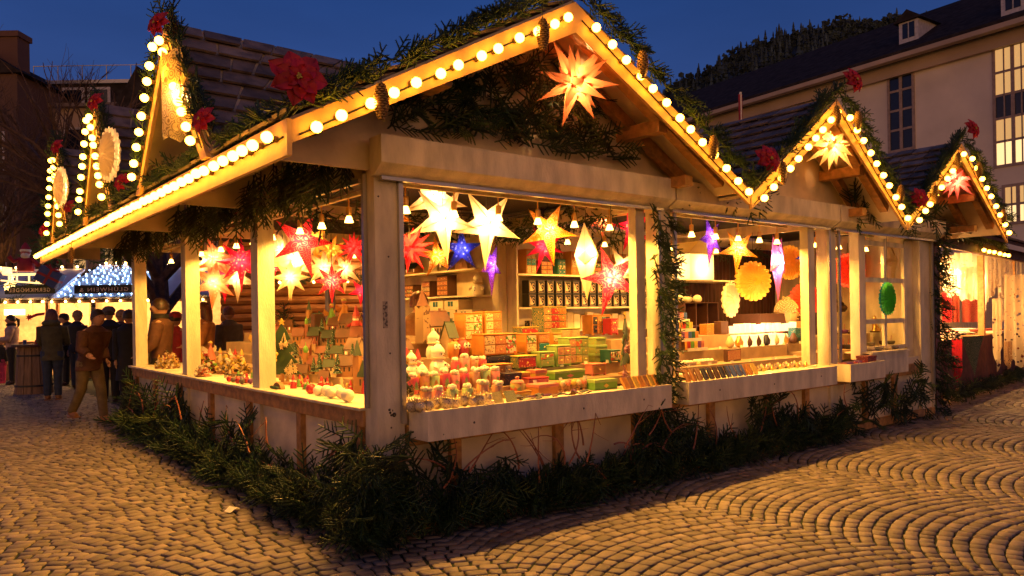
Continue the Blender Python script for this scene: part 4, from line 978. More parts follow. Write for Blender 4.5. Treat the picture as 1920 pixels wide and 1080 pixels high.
# candle glasses with fluffy white tops
fluff = mat('white_fluff', (.85, .75, .6), .9, bump=.8, bscale=90)
cg = []
for k, (nm, cc) in enumerate((('red', c_rd), ('orange', c_or), ('olive', c_lg), ('pink', c_pk), ('brown', c_wd))):
    t = thing('candle_glass', 'x', 'candle glass', (0, 0, -0), 0, 'candle glasses with white wadding tops'); b = MB(); b.lathe([(.040, 0), (.043, .01), (.043, .115), (.040, .118)], 14); part('glass', b, mat('candle_glass_'+nm.replace(' ', '_'), [min(1, c*1.1+.05) for c in (cc.node_tree.nodes['Color Ramp'].color_ramp.elements[1].color[:3])], .15, coat=.5), t, smooth=True)
    b = MB(); z0 = .03
    for q in range(3): b.add([(-.024+.004*q, -.0446, z0+.018*q), (.024-.004*q, -.0446, z0+.018*q), (0, -.0446, z0+.018*q+.028)], [(0, 1, 2)])
    if k % 2: b = MB(); b.add([(0.024*math.cos(PI/2+PI*j/5)*(1 if j % 2 == 0 else .42), -.0446, .062+.024*math.sin(PI/2+PI*j/5)*(1 if j % 2 == 0 else .42)) for j in range(10)], [tuple(range(10))])
    part('cut_motif', b, [c_lg, c_yl, c_or, c_lg, c_yl][k], t)
    b = MB(); rr = random.Random(k)
    for q in range(9): b.ball((rr.uniform(-.028, .028), rr.uniform(-.028, .028), .123+rr.uniform(0, .016)), rr.uniform(.014, .022), 7, 5)
    part('wadding', b, fluff, t, smooth=True); cg.append((nm, remember(t), [0]))
def candle(px, y, z, k, where, s=1.):
    nm, t, u = cg[k]; lb = f'{nm} candle glass, {where}'
    if not u[0]: t.location = P1(px, y, z); t['label'] = lb; u[0] = 1
    else: dup(t, P1(px+R(-1.5, 1.5), y+R(-.012, .012), z), R(-.4, .3), lb, scale=R(.85, 1.12))
for i, (px, k) in enumerate(((797, 1), (819, 3), (846, 2), (874, 2), (903, 1), (930, 4))): candle(px, .03, .852, k, 'front row of candles, '+('first', 'second', 'third', 'fourth', 'fifth', 'last')[i]+' from the left')
for i, (px, k) in enumerate(((773, 0), (792, 1), (811, 2), (830, 0), (849, 3), (868, 0), (888, 4), (907, 2), (926, 3))): candle(px, .29, .93, k, 'second row of candles, '+('first', 'second', 'third', 'fourth', 'fifth', 'sixth', 'seventh', 'eighth', 'last')[i]+' from the left')
for i, (px, k) in enumerate(((852, 0), (869, 3), (887, 4), (904, 0))): candle(px, .5, 1.03, k, 'short back row below the owls, '+('first', 'second', 'third', 'last')[i]+' from the left')
# baubles wrapped in foil
foil = mat('crumpled_foil', (.75, .6, .35), .18, metal=.75, var=.3, scale=30, bump=1., bscale=45)
foil2 = pmat('speckled_ball', (.75, .6, .4), (.05, .03, .03), 90, 'dots', .25, .3)
bb = []
for k in range(2):
    t = thing('wrapped_bauble', 'x', 'bauble', (0, 0, 0), 0, 'wrapped baubles at the front edge of the tray'); b = MB(); b.ball((0, 0, .042), .042, 12, 8); part('ball', b, (foil2, foil)[k], t, smooth=True)
    b = MB(); rr = random.Random(k+3)
    for q in range(14):
        a = 2*PI*q/14; p0 = V((math.cos(a)*.03, math.sin(a)*.03, .075)); p1 = V((math.cos(a+.2)*.045, math.sin(a+.2)*.045, .10+rr.uniform(-.01, .015))); p2 = V((math.cos(a+.45)*.03, math.sin(a+.45)*.03, .075)); b.add([p0, p1, p2, V((0, 0, .08))], [(0, 1, 2), (0, 2, 3)])
    part('cellophane', b, foil, t); bb.append(remember(t))
ub = [0, 0]
for i, px in enumerate((770, 785, 800, 817, 835, 850, 868, 884, 897, 912)):
    k = i % 2; lb = ('speckled' if k == 0 else 'silvery gold')+' wrapped bauble lying along the front edge of the tray'
    loc = P1(px, -.16 if i % 3 else -.10, .852)
    if not ub[k]: bb[k].location = loc; bb[k]['label'] = lb; ub[k] = 1
    else: dup(bb[k], loc, R(0, 6), lb, scale=R(.85, 1.15))
b = MB(); b.box(-.07, -.03, 0, .07, .03, .03, bev=.008); o = b.build('cookie_pack', foil, loc=P1(905, -.12, .852)); tag(o, 'flat cellophane pack of cookies behind the foil baubles', 'pack')
# snowmen
snow = mat('snow_white', (.82, .74, .6), .6); owl_o = color('owl_orange', (.7, .25, .04)); owl_r = color('owl_red', (.6, .06, .06))
def snowman(label, loc, s, rz=0):
    t = thing('snowman_figure', label, 'figurine', loc, rz, 'white snowman figures'); t.scale = (s, s, s)
    b = MB(); b.lathe([(.055, 0), (.068, .03), (.062, .08), (.04, .115), (.042, .125), (.05, .15), (.045, .18), (.02, .2)], 16); b.tube([(-.05, -.01, .095), (-.085, -.03, .07), (-.075, -.05, .06)], .012, 6); b.tube([(.05, -.01, .095), (.085, -.03, .07), (.075, -.05, .06)], .012, 6); part('body', b, snow, t, smooth=True)
    b = MB(); b.lathe([(.05, .165), (.053, .185), (.035, .21), (.012, .235), (.003, .24)], 14); b.ball((0, 0, .245), .012, 8, 5); part('cap', b, snow, t, smooth=True)
    b = MB(); b.lathe([(.045, .118), (.056, .124), (.056, .136), (.045, .14)], 14); part('scarf', b, c_cr, t, smooth=True)
    b = MB(); b.ball((-.018, -.044, .160), .006, 6, 4); b.ball((.018, -.044, .160), .006, 6, 4); b.ball((0, -.066, .05), .007, 6, 4); b.ball((0, -.064, .08), .007, 6, 4); part('buttons', b, black, t)
    b = MB(); b.tube([(0, -.045, .150), (0, -.07, .148)], [.007, .001], 6); part('nose', b, c_or, t)
snowman('large white snowman figure with bobble cap left of the owls', P1(820, .5, 1.03), 1.05, .4)
snowman('small white snowman figure in front of the model castle', P1(790, .42, .93), .85, .2)
snowman('white snowman figure behind the large one', P1(812, .75, 1.15), .95, .5)
snowman('white snowman figure at the left end, beside the hanging ornaments', P1(770, .55, 1.03), .8, .3)
def owl(label, loc, m, rz=0, s=1.):
    t = thing('owl_figure', label, 'figurine', loc, rz, 'round owl figures'); t.scale = (s,)*3
    b = MB(); b.lathe([(.035, 0), (.052, .02), (.058, .07), (.052, .115), (.03, .13)], 16, sy=.7)
    for q in (-1, 1): b.add([(q*.05, 0, .11), (q*.02, 0, .128), (q*.048, 0, .155), (q*.035, .02, .12)], [(0, 1, 2), (1, 3, 2), (3, 0, 2)])
    part('body', b, m, t, smooth=True)
    for q in (-1, 1):
        b = MB(); b.lathe([(.022, 0), (.018, .006)], 12, M=Matrix.Translation((q*.024, -.036, .09)) @ Matrix.Rotation(PI/2, 4, 'X')); e_ = part('eye', b, snow, t); b = MB(); b.ball((q*.024, -.044, .09), .007, 6, 4); part('pupil', b, black, e_)
    b = MB(); b.tube([(0, -.04, .08), (0, -.052, .068)], [.008, .002], 5); part('beak', b, c_yl, t)
owl('orange owl with big white eyes on the front display', P1(849, .58, 1.15), owl_o, .4, 1.05); owl('red owl with big white eyes beside the orange owl', P1(867, .60, 1.15), owl_r, .4, 1.1)
# model houses
hw_ = pmat('half_timber', (.42, .26, .12), (.12, .05, .02), 30, 'cells', .7, .28); rf_d = color('roof_brown', (.16, .06, .03), var=.3); rf_g = color('roof_green', (.035, .06, .03)); rf_r = color('roof_red', (.22, .06, .03)); lit = glow('little_window', (1, .5, .12), .9, False)
def mini_house(label, loc, w, d, h, wall, roof, rz=0, tower=False, dome=None, group='small wooden and ceramic houses', snowy=False):
    t = thing('model_house', label, 'model house', loc, rz, group); b = MB(); hh = h*.55; b.box(-w/2, -d/2, 0, w/2, d/2, hh); b.prism([(-d/2, hh), (d/2, hh), (0, h*.93)], -w/2, w/2, 'x'); part('walls', b, wall, t)
    b = MB()
    for s_ in (-1, 1):
        q = [V((-w/2-.008, s_*(d/2+.01), hh-.008)), V((w/2+.008, s_*(d/2+.01), hh-.008)), V((w/2+.008, 0, h)), V((-w/2-.008, 0, h))]; slab(b, q, .008)
    b.box(w*.2, -.008, h*.8, w*.2+.016, .008, h*1.08); part('roof', b, roof, t)
    for i in range(max(2, int(w/.035))):
        x = -w/2+(i+.5)*w/max(2, int(w/.035)); b = MB(); b.box(x-.007, -d/2-.002, hh*.45, x+.007, -d/2+.001, hh*.8); part('window', b, lit if (i*7+int(w*1000)) % 5 == 0 else black, t)
    if tower:
        b = MB(); tw_ = w*.3; b.box(-w/2-tw_, -tw_/2-d*.2, 0, -w/2, tw_/2-d*.2, h*1.15); tt = part('tower', b, wall, t)
        b = MB(); c0 = (-w/2-tw_/2, -d*.2, h*1.15)
        if dome: b.lathe([(tw_*.45, 0), (tw_*.5, .01), (tw_*.62, .03), (tw_*.4, .055), (tw_*.08, .07), (.002, .1)], 12, c0); part('onion_dome', b, dome, tt, smooth=True)
        else: b.lathe([(tw_*.75, 0), (tw_*.1, h*.45), (.001, h*.5)], 4, c0); part('spire', b, roof, tt)
    return t
mini_house('large model castle with steep roof and timbered walls behind the snowmen', P1(815, .98, 1.27), .30, .16, .27, hw_, rf_d, .3, True)
mini_house('model town gate with high white tower behind the snowmen', P1(842, .8, 1.15), .10, .10, .30, c_cr, rf_g, .2)
mini_house('model church with green onion dome beside the corner post', P1(755, .85, 1.15), .12, .10, .16, hw_, rf_d, .2, True, c_gn)
red_f = c_rd
def santa(label, loc, s=1., rz=0, m=None, hatm=None, group='little santa and gnome figures'):
    t = thing('gnome_figure', label, 'figurine', loc, rz, group); t.scale = (s,)*3
    b = MB(); b.lathe([(.032, 0), (.03, .03), (.02, .065), (.014, .07)], 12); b.tube([(-.02, 0, .055), (-.038, -.02, .04)], .008, 5); b.tube([(.02, 0, .055), (.038, -.02, .04)], .008, 5); part('coat', b, m or c_rd, t, smooth=True)
    b = MB(); b.ball((0, 0, .083), .017, 10, 7); b.ball((0, -.017, .081), .004, 6, 4); part('head', b, c_pk, t, smooth=True)
    b = MB(); b.lathe([(.013, .066), (.016, .075), (.012, .085)], 10, (0, -.007, 0), sy=.6); part('beard', b, snow, t, smooth=True)
    b = MB(); b.lathe([(.019, .09), (.014, .105), (.003, .14)], 10); part('pointed_cap', b, hatm or c_rd, t, smooth=True)
santa('red santa figure flying above the ornament stand', P1(762, .62, 1.03), 1.6, .5); santa('second red santa figure behind the ornament stand', P1(782, .62, 1.15-.12), 1.5, .3)
# ornament stands with bundles
green_w = color('stand_green', (.03, .07, .025))
def orn_stand(label, loc, rz, h, cols, flip=1):
    t = thing('ornament_stand', label, 'ornament stand', loc, rz, 'tree shaped stands with hanging ornaments'); b = MB(); b.box(-.10, -.05, 0, .10, .05, .02, bev=.003); b.box(-.015, -.01, .02, .015, .01, .1); part('foot', b, c_wd, t)
    pts = [(-.03, .06)]; n = 4
    L_ = []; 
    for i in range(n):
        z = .09+(h-.12)*i/n; wd = .20*(1-i/n*.75); L_ += [(wd, z), (wd*.45, z+(h-.12)/n*.85)]
    outline = [(-.02, .07)]+[(-.02, h)]+[(x*flip, z) for x, z in L_[::-1]]
    outline = [(0, h)]+[(-x, z) for x, z in L_[::-1]]+[(x, z) for x, z in L_]
    b = MB(); b.prism(outline, -.006, .006, 'y'); part('tree_board', b, green_w, t)
    b = MB(); 
    for k in range(10):
        a = PI/2+2*PI*k/10
    b.prism([(.035*math.cos(PI/2+PI*k/5)*(1 if k % 2 == 0 else .42), h+.02+.035*math.sin(PI/2+PI*k/5)*(1 if k % 2 == 0 else .42)) for k in range(10)], -.008, .008, 'y'); part('star_top', b, c_yl, t)
    for i, (m_, nb) in enumerate(cols):
        z = h*(.86-.22*i); s_ = -1 if i % 2 else 1; xx = s_*(.03+.035*i); tt = thing('ornament_bundle', 'x', 'ornaments'); C.objects.unlink(tt); bpy.data.objects.remove(tt)
        b = MB(); rr = random.Random(i)
        for q in range(nb):
            ox, oy, oz = xx+rr.uniform(-.045, .045), -.03+rr.uniform(-.02, .01), z-rr.uniform(.06, .12)
            b.tube([(xx, -.008, z), (ox, oy, oz)], .0012, 3)
            if i % 2: b.ball((ox, oy, oz-.014), .017, 7, 5)
            else: b.prism([(ox+.024*math.cos(PI/2+PI*k/5)*(1 if k % 2 == 0 else .45), oz-.02+.024*math.sin(PI/2+PI*k/5)*(1 if k % 2 == 0 else .45)) for k in range(10)], oy-.006, oy+.006, 'y')
        part('ornament_bundle', b, m_, t, smooth=False)
    return t
spk = pmat('speckled_purple', (.35, .12, .2), (.85, .6, .5), 120, 'dots', .4, .25); spb = pmat('speckled_black', (.04, .03, .02), (.8, .6, .3), 110, 'dots', .4, .25)
orn_stand('tree shaped ornament stand beside the near corner post in the front bay', (xat(746, .12), .12, .86), .5, .50, [(c_yl, 6), (color('berry', (.4, .06, .05)), 9), (spb, 8), (spb, 12)])
orn_stand('tree shaped ornament stand with purple bundles at the right post of the front bay', (xat(1172, .3), .3, .93), .5, .52, [(c_cr, 6), (spk, 9), (c_yl, 8), (spk, 12)])
orn_stand('dark green tree shaped ornament stand in the near left window', (.3, yat(528, .3), ZC+.013), -.9, .56, [(c_cr, 8), (c_yl, 10), (c_cr, 10), (c_wd, 9)])
# shelf goods --------------------------------------------------------
for i, (y, w_, h_, c_, r_, m_, f_) in enumerate(((4.62, .16, .16, 2, 3, c_bk, pt[2]), (4.15, .2, .17, 3, 3, c_dw, pt[4]), (3.72, .2, .2, 3, 3, c_dw, pt[0]), (3.35, .24, .26, 3, 4, c_dw, pt[3]))):
    cabinet(('leftmost', 'second', 'third', 'rightmost')[i]+' dark drawer cabinet on the lower white shelf of the side wall', (2.84, y, 1.73), w_, .15, h_, c_, r_, m_, [f_, pt[1]], -PI/2, group='dark drawer cabinets on the side shelf')
for i, (y, w_, h_) in enumerate(((4.5, .2, .2), (4.1, .22, .16), (3.55, .18, .34), (3.3, .2, .24))):
    mini_house(('leftmost', 'second', 'third, tallest', 'rightmost')[i]+' model house on the top white shelf', (2.83, y, 2.04), w_, .14, h_, (hw_, c_or, c_cr, hw_)[i], (rf_d, rf_g, rf_g, rf_d)[i], -PI/2)
t = thing('wooden_pyramid', 'triangular wooden frame with lit pictures on the top shelf', 'decoration', (2.8, 2.95, 2.04), -PI/2); b = MB(); b.prism([(-.14, 0), (.14, 0), (0, .38)], -.03, .03, 'y'); part('frame', b, c_wd, t)
for z in (.06, .17): b = MB(); b.box(-.05+z*.12, -.036, z-.03, .05-z*.12, -.031, z+.04); part('picture', b, pt[3], t)
snowman('white snowman figure with cap on the lower side shelf, next to the violet star', (2.82, 2.68, 1.73), 1.1, -1.2)
for i, (y, z) in enumerate(((3.45, 1.44), (3.12, 1.44), (2.78, 1.44), (3.38, 1.565), (3.05, 1.565))):
    t = thing('carton', ('lower left', 'lower middle', 'lower right', 'upper left', 'upper right')[i]+' white carton with picture windows on the lowest side shelf', 'carton', (2.82, y, z), -PI/2, 'white cartons on the side shelf'); b = MB(); b.box(-.15, -.13, 0, .15, .13, .122, bev=.002); part('box', b, whiteb, t)
    for q in (-.07, -.01): b = MB(); b.box(q, -.133, .04, q+.045, -.1305, .1); part('picture_window', b, pt[2], t)
t = None
emb = mat('emblem_cream', (.75, .55, .35), .5)
def mug_box():
    t = thing('mug_box', 'black carton printed with a cream mug, one of two long rows on the back shelf', 'carton', (0, 0, 0), 0, 'black mug cartons on the back shelf'); b = MB(); b.box(-.055, -.06, 0, .055, .06, .155, bev=.002); part('box', b, black, t)
    b = MB(); b.prism([(-.035, .12), (-.030, .12), (-.012, .085), (.006, .045), (.006, .03), (-.035, .03)], -.0632, -.0605, 'y'); part('printed_mug', b, emb, t)
    b = MB(); pts = [(.012+.013*math.cos(a), -.061, .095+.018*math.sin(a)) for a in np.linspace(.2, 4.2, 9)]+[(.016+.014*math.cos(a), -.061, .06+.018*math.sin(a)) for a in np.linspace(1.2, -2.2, 9)]; b.tube(pts, .0032, 4); part('printed_handle', b, emb, t)
    b = MB(); b.tube([(-.042, -.061, .015), (-.042, -.061, .138), (.042, -.061, .138), (.042, -.061, .015), (-.042, -.061, .015)], .0016, 4); part('printed_border', b, emb, t)
    return remember(t)
mb0 = mug_box(); first = True
for r_ in range(2):
    for i in range(17):
        loc = (3.2+i*.14, 2.2, 1.576+r_*.158)
        lb = f'black mug carton, {ORD[i]} from the left in the {("lower", "upper")[r_]} row of the back shelf'
        if first: mb0.location = loc; first = False; mb0['label'] = lb
        else: dup(mb0, loc, 0, lb)
for i in range(7):
    x = 3.22+i*.24+(.1 if i > 3 else 0); cabinet(f'small printed storage box, {("first","second","third","fourth","fifth","sixth","last")[i]} from the left on the top back shelf', (x, 2.25, 1.961), (.16, .2, .13)[i % 3], .14, (.28, .16, .18)[i % 3], 2, 3, (c_or, c_dw, c_tl)[i % 3], [pt[i % 5], pt[(i+2) % 5]], 0, feet=False, group='storage boxes on the top back shelf')
for i in range(16):
    b = MB(); h_ = R(.16, .22); b.box(-.05, -.03, 0, .05, .03, h_, bev=.004); o = b.build('paper_bag', (whiteb, c_cr)[i % 2], loc=(3.75+i*.112, 2.24, 1.301)); tag(o, 'pale folded paper bag standing under the mug cartons', 'bag', 'pale paper bags on the lowest back shelf')
b = MB(); b.box(-.09, -.05, 0, .09, .05, .12, bev=.003); tag(b.build('dark_carton', pmat('dark_carton', (.03, .03, .06), (.5, .35, .2), 45, 'cells', .5, .3), loc=(3.3, 2.25, 1.301)), 'dark blue patterned carton at the left end of the lowest back shelf', 'carton')
# ================================================================== left side goods
def PL(px, x, z): return (x, yat(px, x), z)
mini = [(560, .45, 6), (585, .62, 7), (610, .62, 6), (640, .62, 8), (570, .9, 8), (600, .9, 7), (628, .9, 7), (660, .9, 9), (555, 1.15, 7), (583, 1.15, 8), (612, 1.15, 8), (640, 1.15, 9), (668, 1.15, 8), (590, 1.4, 9), (625, 1.4, 10), (655, 1.4, 11), (510, 1.15, 8), (540, .9, 8), (530, 1.4, 9), (672, .62, 8), (679, .45, 8), (690, .45, 9), (600, .45, 5), (662, 1.4, 9)]
zt_ = {.3: ZC+.013, .45: ZC+.013, .62: .961, .9: 1.061, 1.15: 1.181, 1.4: 1.301}
rowname = {.45: 'in lowest row', .62: 'on first step', .9: 'on second step', 1.15: 'on third step', 1.4: 'on top step'}
wallm = [hw_, c_wd, c_cr, c_wd, color('brick', (.35, .12, .07))]; wn = ['timbered', 'pale wooden', 'cream', 'wooden', 'brick red']; rfm = [rf_d, rf_g, rf_r]; rn = ['brown', 'green', 'red']
for i, (px, x, s_) in enumerate(mini):
    a, c_ = i % 5, (i*2+i//5) % 3
    q = at(px, 700, x=x); s2 = s_/7
    mini_house(f'{wn[a]} model house with {rn[c_]} roof {rowname[x]} in the left window, '+['far left', 'left', 'centre', 'right', 'near right'][min(4, max(0, int((px-500)/36)))], (x+.04, q.y, zt_.get(x, zt_.get(round(x, 2)))), .13*s2*R(.75, 1.15), .10*s2, .17*s2*R(.7, 1.25), wallm[a], rfm[c_], -.9+R(-.4, .4), i % 4 == 1, c_gn if i % 8 == 1 else None)
# little trees
tree_s = pmat('snowy_green', (.03, .07, .03), (.75, .7, .55), 120, 'dots', .8, .25)
def mini_tree():
    t = thing('toy_tree', 'x', 'toy tree', (0, 0, 0), 0, 'little snowy toy trees'); b = MB(); b.lathe([(.008, 0), (.006, .03)], 6); part('trunk', b, c_dw, t)
    b = MB()
    for k in range(4): b.lathe([(.034-.007*k, .022+.026*k), (.030-.007*k, .026+.026*k), (.006, .055+.026*k)], 9)
    part('boughs', b, tree_s, t); return remember(t)
mt0 = mini_tree(); ft = [1]
for i, (px, x) in enumerate(((595, .62), (606, .62), (640, .62), (665, .45), (622, .9), (570, .62), (650, .9), (585, 1.4), (610, 1.4), (560, .9), (632, 1.15), (668, .9))):
    lb = f'little snowy toy tree {rowname[x]} of the near left window'; loc = (x+.02-.06*(x > .5), at(px, 700, x=x).y, zt_[x]); 
    if x > .5: loc = (x-.035, loc[1], loc[2])
    if ft[0]: mt0.location = loc; mt0['label'] = lb; ft[0] = 0; mt0.scale = (1.2,)*3
    else: dup(mt0, loc, R(0, 6), lb, scale=R(1., 1.7))
# white candle balls
wax = mat('wax_white', (.88, .80, .62), .35); red_wax = mat('wax_red', (.4, .03, .03), .3)
for i, (px, x, r_) in enumerate(((597, .10, .042), (612, .14, .044), (621, .08, .048), (640, .12, .044), (652, .05, .05), (633, .24, .042))):
    o = MB().ball((0, 0, r_*.95), r_, 16, 10, sz=.95).build('ball_candle', wax, smooth=True, loc=(x, at(px, 740, x=x).y, ZC+.013)); tag(o, 'round white ball candle on the counter edge'+(' farthest back' if i == 5 else ' close to the near corner post'), 'candle', 'round white ball candles')
o = MB().ball((0, 0, .04), .042, 16, 10).build('ball_candle', red_wax, smooth=True, loc=(.12, at(583, 740, x=.12).y, ZC+.013)); tag(o, 'round red ball candle left of the white ball candles', 'candle')
def blossom(label, loc, n, cols, s=1., group='small silk and wood arrangements', name='table_arrangement', seed=0, cat='arrangement'):
    t = thing(name, label, cat, loc, R(0, 6), group); rr = random.Random(seed+n); t.scale = (s,)*3
    b = MB(); b.lathe([(.07, 0), (.08, .01), (.075, .022)], 14); part('base', b, c_wd, t)
    for k, m_ in enumerate(cols):
        b = MB()
        for q in range(n):
            a = rr.uniform(0, 2*PI); r_ = rr.uniform(0, .08); z = rr.uniform(.02, .14)*(1.2-r_/.1); 
            if q % 3 == 0: b.ball((r_*math.cos(a), r_*math.sin(a), z), rr.uniform(.01, .022), 7, 5)
            else:
                c0 = V((r_*math.cos(a), r_*math.sin(a), z))
                for j in range(5):
                    aa = 2*PI*j/5; u = V((math.cos(aa), math.sin(aa)*.6, math.sin(aa)*.8))*.028; v_ = V((-math.sin(aa), math.cos(aa), .2))*.011; b.add([c0, c0+u+v_, c0+u*1.2, c0+u-v_], [(0, 1, 2, 3)])
        part('blossoms', b, m_, t)
    return t
blossom('arrangement of white and red silk flowers in the second left window', PL(385, .22, ZC+.013), 26, [c_wh, c_rd, c_gn], 1.4, seed=1)
blossom('low white flower wreath on a brown plate at the counter edge', PL(378, .06, ZC+.013), 22, [c_wh, c_pk], 1.0, seed=2)
blossom('yellow and cream straw angels in the second left window', PL(425, .4, ZC+.013), 28, [c_yl, c_cr, c_wh], 1.5, seed=3)
blossom('golden figurine group behind the little fence', PL(445, .45, ZC+.013), 30, [c_yl, c_cr], 1.4, seed=4)
blossom('brown and gold dried flower bunch in the third left window', PL(320, .2, ZC+.013), 24, [c_wd, c_yl, c_cr], 1.2, seed=5)
blossom('yellow ribbon flowers low on the far counter', PL(300, .1, ZC+.013), 22, [c_yl, c_cr], .9, seed=6)
blossom('cream cookies and berries arrangement in the far left window', PL(312, .4, ZC+.013), 26, [c_cr, c_pk], 1.1, seed=7)
# angels with skirts
def angel(label, loc, m1, m2, s=1., group='paper angels with bell skirts'):
    t = thing('angel_figure', label, 'figurine', loc, R(-.5, .5), group); t.scale = (s,)*3; b = MB(); b.lathe([(.06, 0), (.05, .04), (.03, .10), (.012, .15), (.01, .16)], 14); part('dress', b, m1, t, smooth=True)
    b = MB(); b.ball((0, 0, .178), .022, 10, 7); part('head', b, c_pk, t, smooth=True)
    for s_ in (-1, 1): b = MB(); b.add([(0, .012, .10), (s_*.075, .03, .155), (s_*.085, .03, .12), (s_*.05, .025, .075)], [(0, 1, 2, 3)]); part('wing', b, m2, t)
    b = MB(); b.lathe([(.026, .185), (.022, .2), (.004, .208)], 10); part('hair', b, c_yl, t, smooth=True)
angel('orange skirted angel in the near left window, behind the model houses', PL(488, 1.0, 1.062), c_or, c_yl, 1.6); angel('green skirted angel standing on the top step', PL(622, 1.42, 1.42), c_gn, c_or, 1.15); angel('orange skirted angel standing high beside the green one', PL(645, 1.42, 1.46), c_or, c_or, 1.2)
angel('yellow angel with crown in the second left window', PL(371, .45, 1.0), c_yl, c_cr, 1.1); angel('pink angel with round hat in the second left window', PL(394, .5, 1.0), c_pk, c_wh, 1.1)
for x, px, h_, n_ in ((1.42, 622, .118, 2), (1.42, 645, .158, 2), (.45, 371, .116, 1), (.5, 394, .116, 1)):
    q = PL(px, x, 1.301 if n_ == 2 else ZC+.013); b = MB(); b.box(-.05, -.05, 0, .05, .05, h_, bev=.003); tag(b.build('display_block', c_wd, loc=q), 'wooden block carrying an angel with '+{622: 'a green skirt', 645: 'an orange skirt', 371: 'a yellow dress', 394: 'a pink dress'}[px], 'block')
b = MB(); b.box(-.06, -.05, 0, .06, .05, .24, bev=.003); tag(b.build('dark_box', c_dw, loc=PL(595, 1.42, 1.301)), 'tall dark brown box on the top step of the near left window', 'box')
santa('big santa doll with red cap at the right of the near left window', PL(668, 1.4, 1.301), 2.3, -.8)
for i, (px, x) in enumerate(((560, .3), (570, .24), (575, .4), (600, .38), (612, .42), (655, .36), (548, .2))): santa(f'tiny red capped gnome in the near left window, {("beside the ornament stand","in front of the brown roofs","behind the others","above the red candle","behind the white candles","near the corner post","at the far end")[i]}', PL(px, x, ZC+.013), R(.7, 1.), -.8+R(-.5, .5))
for i, px in enumerate((362, 380, 398, 412, 430, 440, 452)): santa(f'little gnome figure at the back of the second left window, {("first","second","third","fourth","fifth","sixth","last")[i]} from the left', PL(px, .62, .962), 1.3, -.9, (c_cr, c_yl, c_pk)[i % 3], (c_yl, c_wh, c_rd)[i % 3])
for i, px in enumerate((283, 290, 297, 304, 311, 318)): santa(f'small cream skirted figurine in the far left window, {("first","second","third","fourth","fifth","last")[i]} from the left', PL(px, .3, ZC+.013), 1., -.9, (c_cr, c_pk, c_wh)[i % 3], (c_yl, c_cr)[i % 2])
# flat wooden tree, cellophane bag, fence, berries
t = thing('wooden_tree', 'flat dark green wooden tree with a yellow star in the far left window', 'decoration', PL(300, .35, ZC+.013), -.9); b = MB(); b.prism([(-.16, 0), (.16, 0), (.10, .14), (.13, .14), (.07, .28), (.09, .28), (0, .47), (-.09, .28), (-.07, .28), (-.13, .14), (-.10, .14)], -.01, .01, 'y'); part('board', b, green_w, t)
b = MB(); b.prism([(.05*math.cos(PI/2+PI*k/5)*(1 if k % 2 == 0 else .42), .49+.05*math.sin(PI/2+PI*k/5)*(1 if k % 2 == 0 else .42)) for k in range(10)], -.012, .012, 'y'); part('star', b, c_yl, t)
t = thing('gift_bag', 'crumpled clear cellophane gift bag at the far corner post', 'bag', PL(270, .2, ZC+.013), 0); b = MB(); rr = random.Random(4); prof = [(.09, 0), (.11, .08), (.10, .18), (.07, .27), (.03, .32), (.07, .39)]
vs_ = []; n = 18
for r_, z in prof:
    for j in range(n): a = 2*PI*j/n; q = r_*(1+.22*math.sin(j*2.7+z*30)*rr.uniform(.6, 1)); vs_.append((q*math.cos(a), q*math.sin(a), z))
b.add(vs_, [(k*n+j, k*n+(j+1) % n, (k+1)*n+(j+1) % n, (k+1)*n+j) for k in range(5) for j in range(n)]); part('cellophane', b, mat('cellophane', (.6, .5, .35), .12, metal=.5, bump=1, bscale=25), t); b = MB(); b.lathe([(.034, .31), (.034, .33)], 12); part('ribbon', b, c_yl, t)
t = thing('toy_fence', 'little black and white picket fence on the counter of the second left window', 'toy fence', PL(437, .2, ZC+.013), -PI/2+.3); b = MB()
for i in range(16): b.box(-.16+i*.021, -.002, 0, -.16+i*.021+.008, .002, .05)
part('pickets', b, black, t); b = MB(); b.box(-.165, .002, .012, .17, .004, .018); b.box(-.165, .002, .036, .17, .004, .042); part('rails', b, c_wh, t)
for i in range(8):
    o = MB().ball((0, 0, .028), .028, 9, 6).build('berry_candle', (red_wax, c_rd, c_gy, c_vi)[i % 4], smooth=True, loc=(.03+.06*(i % 2), yat(432+i*4, .05), ZC+.013)); tag(o, ('red', 'crimson', 'grey', 'violet')[i % 4]+' little ball candle at the counter edge by the second post', 'candle', 'small coloured ball candles')
t = thing('candle_arch', 'low brown arch with dark berries at the foot of the second post', 'decoration', (.1, yat(521, .1), ZC+.013), -PI/2); b = MB(); b.prism([(.09*math.cos(a), .055*math.sin(a)) for a in np.linspace(0, PI, 12)], -.02, .02, 'y'); part('arch', b, c_wd, t)
b = MB(); [b.ball((-.08+.02*i, -.04, .014), .013, 7, 5) for i in range(8)]; part('berries', b, green_w, t)
# small decorated christmas tree behind the left window
sp_ = Spruce(); c0 = V(PL(533, 1.9, 1.0))
for i in range(60): z = random.random(); a = R(0, 2*PI); sp_.put(FARS, c0+V((0, 0, .1+z*.6)), V((math.cos(a), math.sin(a), .5)), 1.0*(1.1-z*.7))
t = thing('christmas_tree', 'dark table christmas tree behind the near left window', 'tree', c0); o = sp_.build('boughs'); o.parent = t; o.location = -c0
b = MB(); b.lathe([(.02, -.2), (.012, .7)], 7); part('trunk', b, c_dw, t)
b = MB(); b.box(c0.x-.2, c0.y-.6, .05, c0.x+.3, c0.y+.4, .8); part('inner_table', b, c_wd)
